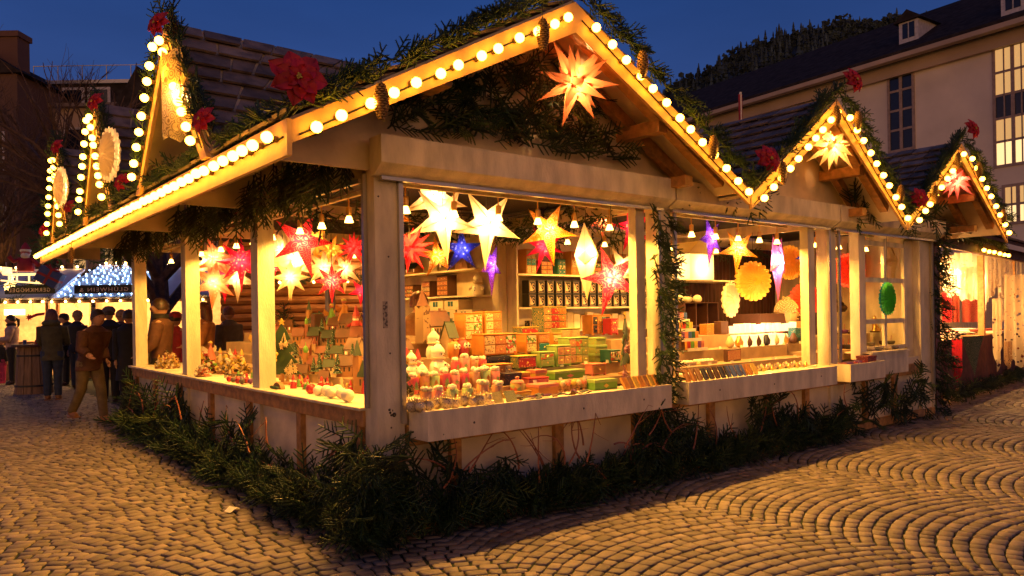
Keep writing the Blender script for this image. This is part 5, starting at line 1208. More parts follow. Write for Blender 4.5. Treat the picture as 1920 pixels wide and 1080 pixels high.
# ================================================================== middle bay goods
hot = mat('hot_white', (.9, .82, .62), .3)
for i in range(26):
    px = 1372+(i % 13)*9.5; y = .92+.14*(i//13); t_lab = f'white frosted tealight glass glowing on the middle bay display'
    if i == 0:
        t = thing('tealight_glass', t_lab, 'tealight', (0, 0, 0), 0, 'glowing frosted tealight glasses'); b = MB(); b.lathe([(.028, 0), (.034, .01), (.036, .09), (.034, .09), (.030, .02)], 12); part('glass', b, glow('frosted_glow', (1, .66, .28), 1.3, False), t, smooth=True); tl0 = remember(t); t.location = P1(px, y, 1.222)
    else: dup(tl0, P1(px, y, 1.222), 0, scale=R(.85, 1.3))
lamp(P1(1430, .8, 1.42), 14, (1, .62, .3), 'POINT', .05)
for i, px in enumerate((1378, 1425)):
    b = MB(); b.box(-.17, -.12, 0, .17, .1, .13, bev=.01); o = b.build('light_box', glow('light_box_glow', (1, .66, .28), 1.0, False), loc=P1(px+20, .66, 1.082)); tag(o, ('left', 'right')[i]+' glowing white light box in the middle bay', 'light box')
# Buddha head
skin_g = mat('carved_cream', (.66, .46, .22), .45, var=.15); 
t = thing('carved_bust', 'large cream Buddha head with curled hair in the middle bay', 'sculpture', P1(1475, 1.1, 1.222), .9); t.scale = (1.25,)*3
b = MB(); b.lathe([(.07, 0), (.06, .04), (.065, .06), (.095, .10), (.11, .16), (.108, .22), (.09, .26)], 18, sy=1.05); b.tube([(0, -.11, .20), (0, -.135, .155), (0, -.12, .148)], [.01, .017, .01], 6); b.ball((0, -.11, .118), .022, 8, 5, sx=1.3, sz=.5); b.ball((-.11, 0, .15), .02, 8, 6, sx=.5, sz=2.2); b.ball((.11, 0, .15), .02, 8, 6, sx=.5, sz=2.2); part('face', b, skin_g, t, smooth=True)
b = MB()
for k in range(150):
    z = .19+.13*(k/150); rr_ = .115*math.sqrt(max(.02, 1-((z-.19)/.14)**2)); a = k*2.4; 
    if z < .235 and math.sin(a) < -.55: continue
    b.ball((rr_*math.cos(a), rr_*math.sin(a)*1.05, z), .014, 6, 4)
for k in range(20): a = k*2.4; b.ball((.03*math.cos(a), .03*math.sin(a), .325+.0015*k), .012, 6, 4)
part('curls', b, skin_g, t, smooth=True)
for s_ in (-1, 1): b = MB(); b.ball((s_*.042, -.103, .175), .014, 8, 5, sx=1.6, sz=.5); part('eye', b, c_wd, t, smooth=True)
def buddha(label, loc, m, s=1., rz=.5):
    t = thing('buddha_figure', label, 'sculpture', loc, rz, 'seated Buddha figures'); t.scale = (s,)*3
    b = MB(); b.lathe([(.09, 0), (.10, .012), (.09, .02)], 16, sy=.7); part('plinth', b, c_dw, t)
    b = MB(); b.tube([(-.085, -.01, .04), (-.03, -.06, .035), (.05, -.055, .04)], [.028, .025, .018], 8); b.tube([(.085, -.01, .04), (.03, -.05, .045), (-.05, -.06, .04)], [.028, .025, .018], 8)
    b.loft([(0, 0, .02, .08, .05), (0, 0, .07, .05, .038), (0, 0, .12, .06, .04), (0, 0, .15, .05, .034), (0, 0, .163, .018, .018), (0, 0, .175, .018, .018)]); b.tube([(-.055, 0, .145), (-.075, -.01, .10), (-.03, -.05, .07)], [.017, .014, .010], 7); b.tube([(.055, 0, .145), (.075, -.01, .10), (.03, -.05, .07)], [.017, .014, .010], 7)
    b.ball((0, 0, .195), .028, 12, 8, sz=1.2); b.ball((0, 0, .232), .012, 8, 5); part('body', b, m, t, smooth=True)
    return t
bz = mat('bronze', (.10, .045, .02), .35, metal=.6)
b = MB(); b.box(6.1, 1.05, .9, 8.05, 1.5, 1.45); part('display_step', b, c_dw)
buddha('large bronze seated Buddha in the far bay', P1(1570, 1.2, 1.452), bz, 1.7); buddha('small white seated Buddha in front of the bronze one', P1(1561, .75, 1.152), snow, 1.25); buddha('tiny golden Buddha low in the far bay', P1(1562, .4, .982), gold_m, .9); buddha('small dark Buddha beside the far bay post', P1(1600, .7, 1.152), bz, 1.1); buddha('golden Buddha behind the end window', P1(1640, .7, 1.152), gold_m, 1.)
for i, (px, y, z, m_) in enumerate(((1580, .45, .982, c_dw), (1590, .35, .982, c_bk), (1546, .35, .982, c_dw), (1583, .8, 1.152, c_vi), (1596, .5, .982, gold_m), (1552, .55, .982, c_gy), (1632, .45, .982, c_gy), (1655, .5, .982, c_dw), (1670, .45, .982, c_gy))):
    t = thing('incense_bowl', ('dark', 'black', 'brown', 'violet', 'golden', 'grey', 'grey round', 'dark brown', 'dull grey')[i]+' incense bowl in the far bay, '+('below the bronze Buddha', 'near the tray', 'beside the left post', 'beside the white Buddha', 'beside the tall post', 'under the pink lantern', 'behind the end window bars', 'in the end window', 'in the right corner of the end window')[i], 'bowl', P1(px, y, z), 0, 'incense bowls of the far bay'); b = MB(); b.lathe([(.03, 0), (.05, .02), (.055, .05), (.045, .055)], 12); part('bowl', b, m_, t, smooth=True); b = MB(); b.tube([(0, 0, .05), (.01, 0, .13)], .003, 4); part('stick', b, c_rd, t)
t = gift_box('dark red patterned box in the corner of the third tray', (6.5, -.12, .845), .2, .14, .09, pmat('red_dots', (.2, .01, .02), (.7, .4, .2), 60, 'dots', .5, .22))
for i in range(9):
    b = MB(); b.box(-.05, -.035, 0, .05, .035, .025, bev=.004); o = b.build('small_packet', (c_rd, c_pk, c_vi, c_dw)[i % 4], loc=(5.95+i*.055, -.12+.03*(i % 2), .845+.006*i % .02), rz=R(-.6, .6)); tag(o, ('red', 'pink', 'violet', 'brown')[i % 4]+' flat packet lying in the third tray', 'packet', 'flat packets in the third tray')
for i, px in enumerate((1632, 1647, 1664, 1677)): o = MB().ball((0, 0, .02), .05, 12, 7, sz=.5).build('stone', (c_cr, c_gy)[i % 2], smooth=True, loc=(xat(px, .05), .05, .965)); tag(o, f'{("cream","grey")[i % 2]} rounded stone on the sill of the end window, {("first","second","third","last")[i]} from the left', 'stone', 'rounded stones on the end window sill')
# candle sticks rack
t = thing('candle_rack', 'stepped black rack at the left of the middle bay', 'rack', P1(1292, .55, 1.082), .0); b = MB()
for k in range(4): b.box(-.17, -.10+.075*k, 0, .17, -.03+.075*k, .02+.10*k)
part('rack', b, c_dw, t)
cols_ = [c_or, c_rd, c_gn, c_yl, c_vi, c_pk, c_bl, c_tl]
cn = ['orange', 'red', 'green', 'yellow', 'violet', 'pink', 'blue', 'teal']
for k in range(4):
    b = MB(); b.box(-.165, -.108+.075*k, .022+.10*k-.02, .165, -.102+.075*k, .042+.10*k-.02+.012); part('price_strip', b, c_wh, t)
    for i in range(11):
        q = P1(1292, .55, 1.082); j = (i//2+k*3+i % 2) % 8; o = MB().tube([(0, 0, 0), (0, 0, .082)], .0125, 8).build('stick_candle', cols_[j], loc=(q[0]-.145+i*.029, q[1]-.068+.075*k, q[2]+.021+.10*k)); tag(o, f'{cn[j]} stick candle on the {("lowest","second","third","top")[k]} step of the black rack', 'candle', 'coloured stick candles')
# egg-like candle domes on trays
for j, (px, y, z, tm) in enumerate(((1283, .12, .86, c_cr), (1325, .12, .86, c_cr), (1275, .38, .951, c_cr), (1315, .38, .951, c_cr))):
    q = P1(px, y, z); t = thing('wooden_tray', ('front left', 'front right', 'back left', 'back right')[j]+' wooden tray of white candles in the middle bay', 'tray', q, .0, 'trays of white candles'); b = MB(); b.box(-.14, -.09, 0, .14, .09, .014, bev=.003); b.box(-.14, -.09, .014, .14, -.083, .035); part('tray', b, tm, t)
    for i in range(12):
        o = MB().ball((0, 0, .018), .022, 9, 6, sz=.9).build('tealight', hot, smooth=True, loc=(q[0]-.11+(i % 6)*.044, q[1]-.04+.05*(i//6), q[2]+.015)); tag(o, 'white domed candle on the '+('front left', 'front right', 'back left', 'back right')[j]+' wooden tray', 'candle', 'white domed candles on trays')
pk = [c_or, c_wd, c_bk, c_dw, c_bk, c_bl, c_bl, c_or, c_yl]
for i in range(26):
    b = MB(); M = Matrix.Rotation(-.5, 4, 'X') @ Matrix.Rotation(.2, 4, 'Z'); b.box(-.02, -.006, 0, .02, .006, .12, M=M, bev=.002); j = min(8, i*9//26)
    o = b.build('incense_pack', pk[j], loc=(3.1+i*.045, -.13+.01*(i % 2), .856)); tag(o, {0: 'orange', 1: 'brown', 2: 'black', 3: 'dark brown', 4: 'black', 5: 'blue', 6: 'blue', 7: 'orange', 8: 'yellow'}[j]+' incense pack standing in the second tray', 'pack', 'incense packs in the second tray')
b = MB(); b.box(-.16, -.05, 0, .16, .06, .03, bev=.004); tag(b.build('flat_case', c_dw, loc=P1(1390, .05, .86)), 'flat dark case lying in the second tray', 'case')
t = thing('picture_frame', 'dark framed picture box in the middle bay', 'picture frame', P1(1372, .4, .951), .1); b = MB(); b.box(-.15, -.02, 0, .15, .02, .13, bev=.004); part('frame', b, c_dw, t); b = MB(); b.box(-.13, -.026, .015, .13, -.021, .115); part('picture', b, pt[1], t)
for i in range(22):
    px = 1400+i*5.2; o = MB().lathe([(.012, 0), (.02, .012), (.024, .03), (.016, .042), (.005, .06)], 8).build('tiny_bell', (gold_m, foil, c_cr)[i % 3], smooth=True, loc=P1(px, .0+.09*(i % 3), .86)); tag(o, ('brass', 'silvery', 'cream')[i % 3]+' tiny ornament standing in the second tray', 'ornament', 'tiny metal ornaments in the second tray')
for i in range(8):
    px = 1368+i*17; o = MB().lathe([(.02, 0), (.045, .02), (.05, .06), (.03, .10), (.02, .13)], 12).build('small_vase', (c_cr, gold_m, c_dw, bz, c_bk)[i % 5], smooth=True, loc=P1(px, .56, 1.082 if 1 else 0)); tag(o, f'{("cream","golden","dark wooden","bronze","black")[i % 5]} small vase on the middle step of the middle bay, {("first","second","third","fourth","fifth","sixth","seventh","last")[i]} from the left', 'vase', 'small vases of the middle bay')
for i, px in enumerate((1274, 1290, 1308)): o = MB().ball((0, 0, .0), .06, 14, 8, sz=.9).build('white_bowl', hot, smooth=True, loc=P1(px, 1.7, 1.66)); tag(o, ('left', 'middle', 'right')[i]+' white domed bowl on the black shelf box', 'bowl', 'white domed bowls')
t = thing('shelf_box', 'black open shelf box behind the stick candles', 'shelf', P1(1300, 1.75, 1.0), 0); b = MB(); b.box(-.36, -.14, 0, .36, -.12+.26, .02)
for x in (-.36, -.13, .11, .34): b.box(x, -.14, .02, x+.02, .14, .60)
b.box(-.36, -.14, .60, .36, .14, .615); b.box(-.34, -.13, .30, .34, .14, .315); b.box(-.36, .14, 0, .36, .15, .615); part('case', b, c_dw, t)

# price tags and clutter
tagm = mat('price_card', (.8, .72, .5), .6)
for i, (px, y, z, wh) in enumerate([(p_, .19, .932, 'middle of the front display') for p_ in (960, 1002, 1050, 1096)]+[(p_, .44, 1.032, 'second step of the front display') for p_ in (905, 948, 1000, 1052, 1098, 1138)]+[(p_, .69, 1.152, 'third step of the front display') for p_ in (870, 996, 1040, 1096)]+[(p_, .18, .952, 'first step of the middle bay') for p_ in (1290, 1330, 1372, 1410, 1450, 1490)]+[(p_, .48, 1.082, 'second step of the middle bay') for p_ in (1350, 1390, 1430, 1470, 1500)]):
    b = MB(); M = Matrix.Rotation(-.25, 4, 'X'); b.box(-.022, -.001, 0, .022, .001, .03, M=M); o = b.build('price_tag', tagm, loc=(xat(px, y), y, z), rz=R(-.3, .2)); tag(o, f'small cream price card on the {wh}', 'price tag', 'price cards of the '+wh)
for i in range(26):
    y = R(.95, 2.1) if i < 14 else R(2.4, 4.2); x = .5-R(.0, .30) if 1 else 0; px_ = (x, y, ZC+.013)
    mm = [c_gn, c_rd, c_yl, c_cr, gold_m, c_wd][i % 6]; h_ = R(.05, .11)
    o = MB().lathe([(.018, 0), (.022, h_*.3), (.012, h_*.55), (.016, h_*.75), (.004, h_)], 9).build('turned_figure', mm, smooth=True, loc=px_); tag(o, ('green', 'red', 'yellow', 'cream', 'golden', 'brown')[i % 6]+' turned wooden figure on the counter of the '+('near' if i < 14 else 'second')+' left window', 'figurine', 'turned wooden figures on the left counter')
for i, (px, y) in enumerate(((1340, 1.0), (1352, .9), (1490, .65), (1500, .9), (1325, .95), (1455, .72))):
    b = MB(); b.box(-.07, -.05, 0, .07, .05, R(.1, .2), bev=.004); o = b.build('gift_carton', [pt[0], c_dw, pt[2], c_or, pt[3], c_rd][i], loc=(xat(px, y), y, 1.222 if y > .8 else 1.082)); tag(o, ('speckled cream', 'dark brown', 'teal patterned', 'orange', 'yellow ringed', 'dark red')[i]+' carton among the white candles of the middle bay', 'carton', 'cartons of the middle bay')
# ================================================================== people
skin = mat('skin', (.55, .30, .19), .5, var=.06)
def person(label, loc, rz, h, coat, pants, shoe, hair, style='short', long_coat=.47, stride=.0, arms=((.02, -.02), (.02, -.02)), lean=0., puffer=False, hood=False, scarf=None, hat=None, cut=None, head_turn=0., hair_len=.12, group=None, bag=None):
    """faces -Y; arms: per side (elbow forward, wrist forward) in body heights"""
    t = thing('person', label, 'person', loc, rz, group); k = h
    hip, knee, ank, sh = .51, .285, .045, .815
    P = {}; e = []
    J = [('pelvis', 0, 0, hip, .075), ('spine', 0, .0, .62, .068), ('chest', 0, 0, .73, .078), ('nb', 0, .005, .815, .035), ('neck', 0, -.005, .855, .030), ('skull', 0, -.01, .88, .032)]
    for s_, n in ((-1, 'l'), (1, 'r')):
        st = stride*s_; ef, wf = arms[0 if s_ < 0 else 1]
        J += [('hip'+n, s_*.05, 0, hip-.03, .052), ('knee'+n, s_*.05, -st*.55-(.02 if stride else 0), knee, .034), ('ank'+n, s_*.05, -st+(.07 if st < 0 else 0), ank+(.035 if st < 0 else 0), .022), ('toe'+n, s_*.055, -st-.06+(.07 if st < 0 else 0), .022+(.01 if st < 0 else 0), .018),
              ('sh'+n, s_*.10, 0, sh-.012, .032), ('el'+n, s_*.125, -ef, .65, .025), ('wr'+n, s_*.115, -wf, .50+max(0, wf)*.75, .017)]
    idx = {j[0]: i for i, j in enumerate(J)}
    E = [('pelvis', 'spine'), ('spine', 'chest'), ('chest', 'nb'), ('nb', 'neck'), ('neck', 'skull')]
    for n in 'lr': E += [('pelvis', 'hip'+n), ('hip'+n, 'knee'+n), ('knee'+n, 'ank'+n), ('ank'+n, 'toe'+n), ('nb', 'sh'+n), ('sh'+n, 'el'+n), ('el'+n, 'wr'+n)]
    def W(x, y, z): # lean the upper body forward around the hips
        if z > hip: y2 = y*math.cos(lean)-(z-hip)*math.sin(lean); z2 = hip+(z-hip)*math.cos(lean)-abs(y)*0; return V((x*k, y2*k, z2*k))
        return V((x*k, y*k, z*k))
    bm = bmesh.new(); ly = bm.verts.layers.skin.verify(); vv = []
    for n, x, y, z, r_ in J:
        v = bm.verts.new(W(x, y, z)); v[ly].radius = (r_*k, r_*k); vv.append(v)
    vv[0][ly].use_root = True
    for a, b_ in E: bm.edges.new((vv[idx[a]], vv[idx[b_]]))
    me = bpy.data.meshes.new('tmp'); bm.to_mesh(me); bm.free(); o = bpy.data.objects.new('tmp', me); C.objects.link(o)
    o.modifiers.new('s', 'SKIN'); sb = o.modifiers.new('u', 'SUBSURF'); sb.levels = 1
    dg = bpy.context.evaluated_depsgraph_get(); em = bpy.data.meshes.new_from_object(o.evaluated_get(dg))
    b = MB(); b.v = [tuple(v.co) for v in em.vertices]; b.f = [tuple(p.vertices) for p in em.polygons]; b.m = [0]*len(b.f)
    bpy.data.objects.remove(o); bpy.data.meshes.remove(me)
    # head with face
    hc = W(0, -.012, .93); HR = Matrix.Translation(hc) @ Matrix.Rotation(head_turn, 4, 'Z'); r0 = .062*k
    vs_ = []; n, kk = 16, 12
    for i in range(kk+1):
        ph = PI*i/kk
        for j in range(n):
            a = 2*PI*j/n; x, y, z = math.sin(ph)*math.cos(a), math.sin(ph)*math.sin(a), -math.cos(ph)
            wj = .80-.14*max(0, -z); y *= 1.0; 
            fy = y*r0*1.0; fz = z*r0*1.18
            if y < -.5 and -.75 < z < -.55: fy -= r0*.06
            if y < -.9 and -.3 < z < .05: fy -= r0*.22
            if y < -.6 and .05 < z < .2 and abs(x) > .15: fy += r0*.08
            vs_.append((x*r0*wj, fy, fz))
    b.add(vs_, [(i*n+j, i*n+(j+1) % n, (i+1)*n+(j+1) % n, (i+1)*n+j) for i in range(kk) for j in range(n)], 0, HR)
    for s_ in (-1, 1):
        b.ball((s_*r0*.82, 0, -.05*r0), r0*.2, 6, 4, sx=.4, sz=1.5, M=HR)
        # hands
    for n_, s_ in (('l', -1), ('r', 1)):
        wr = b_w = W(*J[idx['wr'+n_]][1:4]); el = W(*J[idx['el'+n_]][1:4]); d = (wr-el).normalized(); sd = V((0, 1, 0)) if abs(d.y) < .7 else V((s_*-1, 0, 0)); 
        pc = wr+d*.022*k; b.tube([wr, wr+d*.02*k, wr+d*.05*k], [.015*k, .022*k, .021*k], 8, flat=.6)
        for q in range(4):
            b0 = wr+d*.048*k+sd*(q-1.5)*.0105*k; ln = (.038, .044, .041, .032)[q]*k; cu = V((-s_*.3, -.2, 0))
            b.tube([b0, b0+d*ln*.5, b0+d*ln*.85+cu*ln*.35], [.0055*k, .005*k, .0035*k], 5)
        b.tube([wr+d*.015*k-sd*.016*k, wr+d*.03*k-sd*.03*k, wr+d*.048*k-sd*.034*k], [.007*k, .006*k, .004*k], 5)
    part('body', b, skin, t, smooth=True)
    for s_ in (-1, 1):
        e_ = MB(); c_ = HR @ V((s_*r0*.32, -r0*.90, .08*r0)); e_.ball(c_, r0*.10, 6, 4); part('eye', e_, black, t)
    e_ = MB(); c_ = HR @ V((0, -r0*.93, -.48*r0)); e_.ball(c_, r0*.2, 8, 4, sx=1.2, sy=.3, sz=.28); part('mouth', e_, mat('lips', (.35, .09, .07)), t)
    # trousers
    b = MB()
    for n_ in 'lr':
        H, K, A = (W(*J[idx[q+n_]][1:4]) for q in ('hip', 'knee', 'ank')); H.z += .03*k
        b.tube([H+V((0, 0, .03*k)), H, H.lerp(K, .5), K, K.lerp(A, .5), A+V((0, 0, .01*k))], [.062*k, .066*k, .054*k, .044*k, .040*k, .036*k], 12)
    part('trousers', b, pants, t, smooth=True)
    for n_ in 'lr':
        A, T = (W(*J[idx[q+n_]][1:4]) for q in ('ank', 'toe')); b = MB(); A0 = A.copy(); lo = A.z-ank*k
        b.tube([A0+V((0, 0, .045*k)), A0+V((0, .004*k, -.01*k)), V((T.x*.5+A.x*.5, (A.y+T.y)/2, A.z-.018*k)), V((T.x, T.y-.018*k, A.z-.026*k))], [.031*k, .030*k, .029*k, .019*k], 10)
        b.box(A.x-.026*k, A.y-.085*k, lo+.001, A.x+.03*k, A.y+.032*k, lo+.012*k, bev=.003*k); part('shoe', b, shoe, t, smooth=True)
    # coat
    b = MB(); rings = []; nr = 26
    for i in range(nr+1):
        z = long_coat+(.862-long_coat)*i/nr
        if z < .60: w_ = .098+.016*(.60-z)/.15
        elif z < .80: w_ = .098+.022*(z-.60)/.2
        else: w_ = .12-(z-.80)/.062*.078
        dpt = w_*(.72 if z < .8 else .74); pf = (.007*abs(math.sin(i*PI/2.6)) if puffer and z < .82 else 0)
        c_ = W(0, 0, z); rings.append((c_.x, c_.y, c_.z, (w_+pf)*k, (dpt+pf)*k))
    b.loft(rings, n=18)
    part('coat', b, coat, t, smooth=True)
    for n_ in 'lr':
        S, El, Wr = (W(*J[idx[q+n_]][1:4]) for q in ('sh', 'el', 'wr')); pts = []; rs = []
        for i in range(13):
            u = i/12; p = S.lerp(El, u*2) if u < .5 else El.lerp(Wr, u*2-1); pts.append(p); rs.append((.050-.018*u+(.005*abs(math.sin(i*PI/2.2)) if puffer else 0))*k)
        b = MB(); b.tube([S+V((0, 0, .012*k))]+pts, [.036*k]+rs, 12); part('sleeve', b, coat, t, smooth=True)
    if hood: b = MB(); c_ = W(0, .03, .845); b.ball(c_, .085*k, 14, 8, sx=1.1, sy=.8, sz=.55); part('hood', b, coat, t, smooth=True)
    if scarf: b = MB(); c_ = W(0, -.008, .845); b.lathe([(.045*k, 0), (.064*k, .012*k), (.064*k, .035*k), (.045*k, .048*k)], 14, c_-V((0, 0, .01*k))); part('scarf', b, scarf, t, smooth=True)
    # hair
    b = MB(); vs_ = []; n, kk = 18, 10
    for i in range(kk+1):
        for j in range(n):
            a = 2*PI*j/n; top = 1.0; front = max(0, -math.sin(a)); low = -.25-.1*hair_len if style == 'short' else -.25
            zmin = low+(.75 if True else 0)*front**.7*1.0
            z = zmin+(1.12-zmin)*i/kk; rr_ = math.sqrt(max(.0, 1-(min(1, z/1.12))**2)) if z > 0 else 1.
            wob = 1+.03*math.sin(j*5+i*2); vs_.append((math.cos(a)*r0*.92*rr_*wob, math.sin(a)*r0*1.10*rr_*wob+.03*r0, z*r0*1.14))
    b.add(vs_, [(i*n+j, i*n+(j+1) % n, (i+1)*n+(j+1) % n, (i+1)*n+j) for i in range(kk) for j in range(n)], 0, HR)
    if style == 'long':
        rg = [(0, .10*r0, .5*r0, .80*r0, .9*r0), (0, .25*r0, 0, 1.02*r0, .92*r0), (0, .40*r0, -.9*r0, 1.12*r0, .80*r0), (0, .5*r0, -1.9*r0, 1.15*r0, .66*r0), (0, .6*r0, -2.8*r0, .95*r0, .45*r0), (0, .62*r0, -3.2*r0, .5*r0, .2*r0)]
        q = MB(); q.loft(rg[::-1], n=16); b.add(q.v, q.f, 0, HR)
    if style == 'tail': b.tube([HR @ V((0, r0*.9, r0*.3)), HR @ V((0, r0*1.5, 0)), HR @ V((0, r0*1.5, -r0*1.2)), HR @ V((0, r0*1.3, -r0*1.9))], [.25*r0, .36*r0, .3*r0, .08*r0], 9)
    part('hair', b, hair, t, smooth=True)
    if hat: b = MB(); b.lathe([(r0*1.02, .25*r0), (r0*1.06, .4*r0), (r0*.98, .8*r0), (r0*.6, 1.2*r0), (r0*.05, 1.32*r0)], 14, M=HR); part('cap', b, hat, t, smooth=True)
    if bag: b = MB(); b.box(.12*k, -.06*k, .40*k, .17*k, .09*k, .56*k, bev=.01); part('bag', b, bag, t); b = MB(); b.tube([W(.145, 0, .56), W(.12, -.02, .7), W(.05, -.02, .83)], .006*k, 5); part('bag_strap', b, bag, t)
    return t
def cl(nm, c, r_=.75): return mat('cloth_'+nm, c, r_, var=.2, scale=12, bump=.25, bscale=30)
h_br = mat('hair_brown', (.13, .04, .018), .45, var=.4, scale=30, stretch=(4, 4, .5)); h_dk = mat('hair_dark', (.03, .014, .008), .45, var=.4, scale=30); h_bl = mat('hair_blond', (.32, .18, .07), .5, var=.3, scale=30)
jean = cl('denim', (.03, .045, .08)); olive = cl('olive', (.085, .075, .03)); blk = cl('black', (.012, .011, .012)); pinkj = cl('pale_pink', (.42, .28, .24)); brn = cl('brown', (.10, .04, .02)); khaki = cl('khaki', (.16, .11, .05)); beige = cl('beige', (.4, .28, .16)); redc = cl('red', (.32, .02, .03)); tanboot = mat('tan_leather', (.28, .12, .04), .5); dkboot = mat('dark_leather', (.03, .018, .012), .4); greyc = cl('grey', (.09, .075, .07)); rust = cl('rust', (.33, .12, .04))
ZR = math.atan2(RT.y, RT.x)
def gp(px, d): p = CAM+(FW+RT*((px-960)/F))*d; p.z = 0; return p
def G(px, d, z=0.): p = gp(px, d); p.z = z; return p
person('woman with long brown hair in an olive parka and jeans seen from behind', G(97, 14.4), ZR+PI+.35, 1.74, olive, jean, tanboot, h_br, 'long', .44, hood=True, arms=((.06, .16), (.06, .14)))
person('young woman in a pale pink quilted jacket with black scarf and dark ponytail', G(22, 18.2), ZR-1.1, 1.68, pinkj, blk, dkboot, h_dk, 'tail', .50, puffer=True, scarf=blk, arms=((.04, .2), (.04, .2)))
person('person in a dark hooded jacket behind the woman with the olive parka', G(122, 17.6), ZR-.9, 1.68, blk, blk, dkboot, h_dk, hat=blk, hood=True, arms=((.03, .15), (.03, .15)))
person('blond person in a dark coat with a shoulder strap', G(144, 16.6), ZR+PI-.3, 1.74, blk, jean, dkboot, h_bl, bag=blk)
person('walking person in a brown jacket and khaki trousers, bent forward, nearest on the left', G(166, 11.2), ZR+PI*.5-.5, 1.70, brn, khaki, tanboot, h_dk, stride=.115, lean=.30, puffer=True, long_coat=.45, arms=((.05, .14), (-.05, .06)), hair_len=1)
person('man in a black quilted jacket with grey cap beside the far stall corner', G(204, 14.0), ZR+PI+.4, 1.76, blk, blk, dkboot, h_dk, hat=greyc, puffer=True, long_coat=.44, bag=blk)
person('person with light brown hair and beige trousers behind the black quilted jacket', G(226, 15.2), ZR+PI-.3, 1.72, brn, beige, dkboot, h_bl)
person('person in a long black coat right at the far corner post of the stall', G(241, 12.6), ZR+PI+.1, 1.68, blk, blk, dkboot, h_dk, long_coat=.3)
person('small child in dark clothes with bright pink boots at the left edge', G(3, 18.6), ZR-.4, 1.1, blk, mat('cloth_pink', (.4, .02, .1)), mat('pink_boot', (.5, .02, .1)), h_dk, hat=pinkj)
person('dark haired man in a brown coat seen in profile through the far left window', G(303, 10.6), ZR-1.4, 1.80, brn, blk, dkboot, h_dk, hood=False, scarf=blk, arms=((.03, .12), (.03, .12)))
person('person in a red jacket seen through the far left window', G(327, 12.2), ZR+2.8, 1.62, redc, blk, dkboot, h_dk, hat=redc)
person('person in a rust coloured coat seen through the second left window', G(385, 11.8), ZR-1.2, 1.76, rust, blk, dkboot, h_br, 'long', long_coat=.42, arms=((.04, .16), (.04, .1)))
person('person in a grey coat seen through the second left window beside the post', G(430, 13.5), ZR-2.2, 1.72, greyc, blk, dkboot, h_br)
person('seller in a rust brown pullover standing behind the front display', (1.95, 2.8, .05), PI/2+.35, 1.74, cl('seller', (.20, .075, .02)), blk, dkboot, h_br, lean=.22, arms=((.10, .24), (.10, .26)), hair_len=2)
# barrel table
t = thing('barrel_table', 'standing table made of upright wooden boards with two iron hoops', 'table', G(62, 15.9)); b = MB(); n = 14
for i in range(n):
    a0, a1 = 2*PI*i/n+.02, 2*PI*(i+1)/n-.02; vs_ = []
    for z, r_ in ((0, .36), (.98, .29)):
        for a, q in ((a0, 1), (a1, 1), (a1, .92), (a0, .92)): vs_.append((math.cos(a)*r_*q, math.sin(a)*r_*q, z))
    b.add(vs_, [(3, 2, 1, 0), (4, 5, 6, 7), (0, 1, 5, 4), (1, 2, 6, 5), (2, 3, 7, 6), (3, 0, 4, 7)])
part('staves', b, mat('grey_oak', (.26, .15, .07), .7, var=.3, scale=3, stretch=(8, 8, 1)), t)
b = MB(); b.lathe([(.36, .985), (.40, .99), (.40, 1.03), (.36, 1.035)], 24); part('table_top', b, c_dw, t)
for z, r_ in ((.17, .352), (.80, .309)): b = MB(); b.lathe([(r_, z-.02), (r_+.004, z-.02), (r_+.002, z+.02), (r_-.003, z+.02)], 24); part('hoop', b, black, t)
for i, (dx, dy) in enumerate(((.05, -.1), (-.15, .05), (.2, .1))): p = G(62, 15.9, 1.036)+V((dx, dy, 0)); o = MB().lathe([(.03, 0), (.038, .09), (.034, .09), (.027, .01)], 10).build('mug', (c_rd, c_bl, c_wh)[i], smooth=True, loc=p); tag(o, ('red', 'blue', 'white')[i]+' mulled wine mug on the barrel table', 'mug')
# ================================================================== stalls in the background
tarp = mat('white_tarp', (.5, .55, .7), .7, var=.08, scale=2); led = glow('cold_led', (.40, .66, 1.), 13.); warmb = glow('warm_bulb_far', (1, .45, .10), 30.); sign_m = mat('sign_board', (.012, .02, .016), .5); sign_t = mat('sign_letters', (.85, .66, .5), .6)
cream_w = mat('cream_wall', (.7, .5, .28), .8)
def frame_thing(name, label, cat, px, d, group=None): return thing(name, label, cat, G(px, d), ZR, group)
def mirrored_text(body, w_, h_, parent, loc, m):
    cu = bpy.data.curves.new('txt', 'FONT'); cu.body = body; cu.size = 1; cu.extrude = .01; cu.resolution_u = 2; cu.space_character = 1.25
    o = bpy.data.objects.new('txt', cu); C.objects.link(o); me = bpy.data.meshes.new_from_object(o.evaluated_get(bpy.context.evaluated_depsgraph_get())); bpy.data.objects.remove(o)
    xs = [v.co.x for v in me.vertices]; ys = [v.co.y for v in me.vertices]; cx_, cy_ = (min(xs)+max(xs))/2, (min(ys)+max(ys))/2; sx_, sy_ = w_/(max(xs)-min(xs)), h_/(max(ys)-min(ys))
    for v in me.vertices: x, y, z = v.co; v.co = (-(x-cx_)*sx_, -z*.3, (y-cy_)*sy_)
    me.materials.append(m); q = bpy.data.objects.new('lettering', me); C.objects.link(q); q.parent = parent; q.location = loc; return q
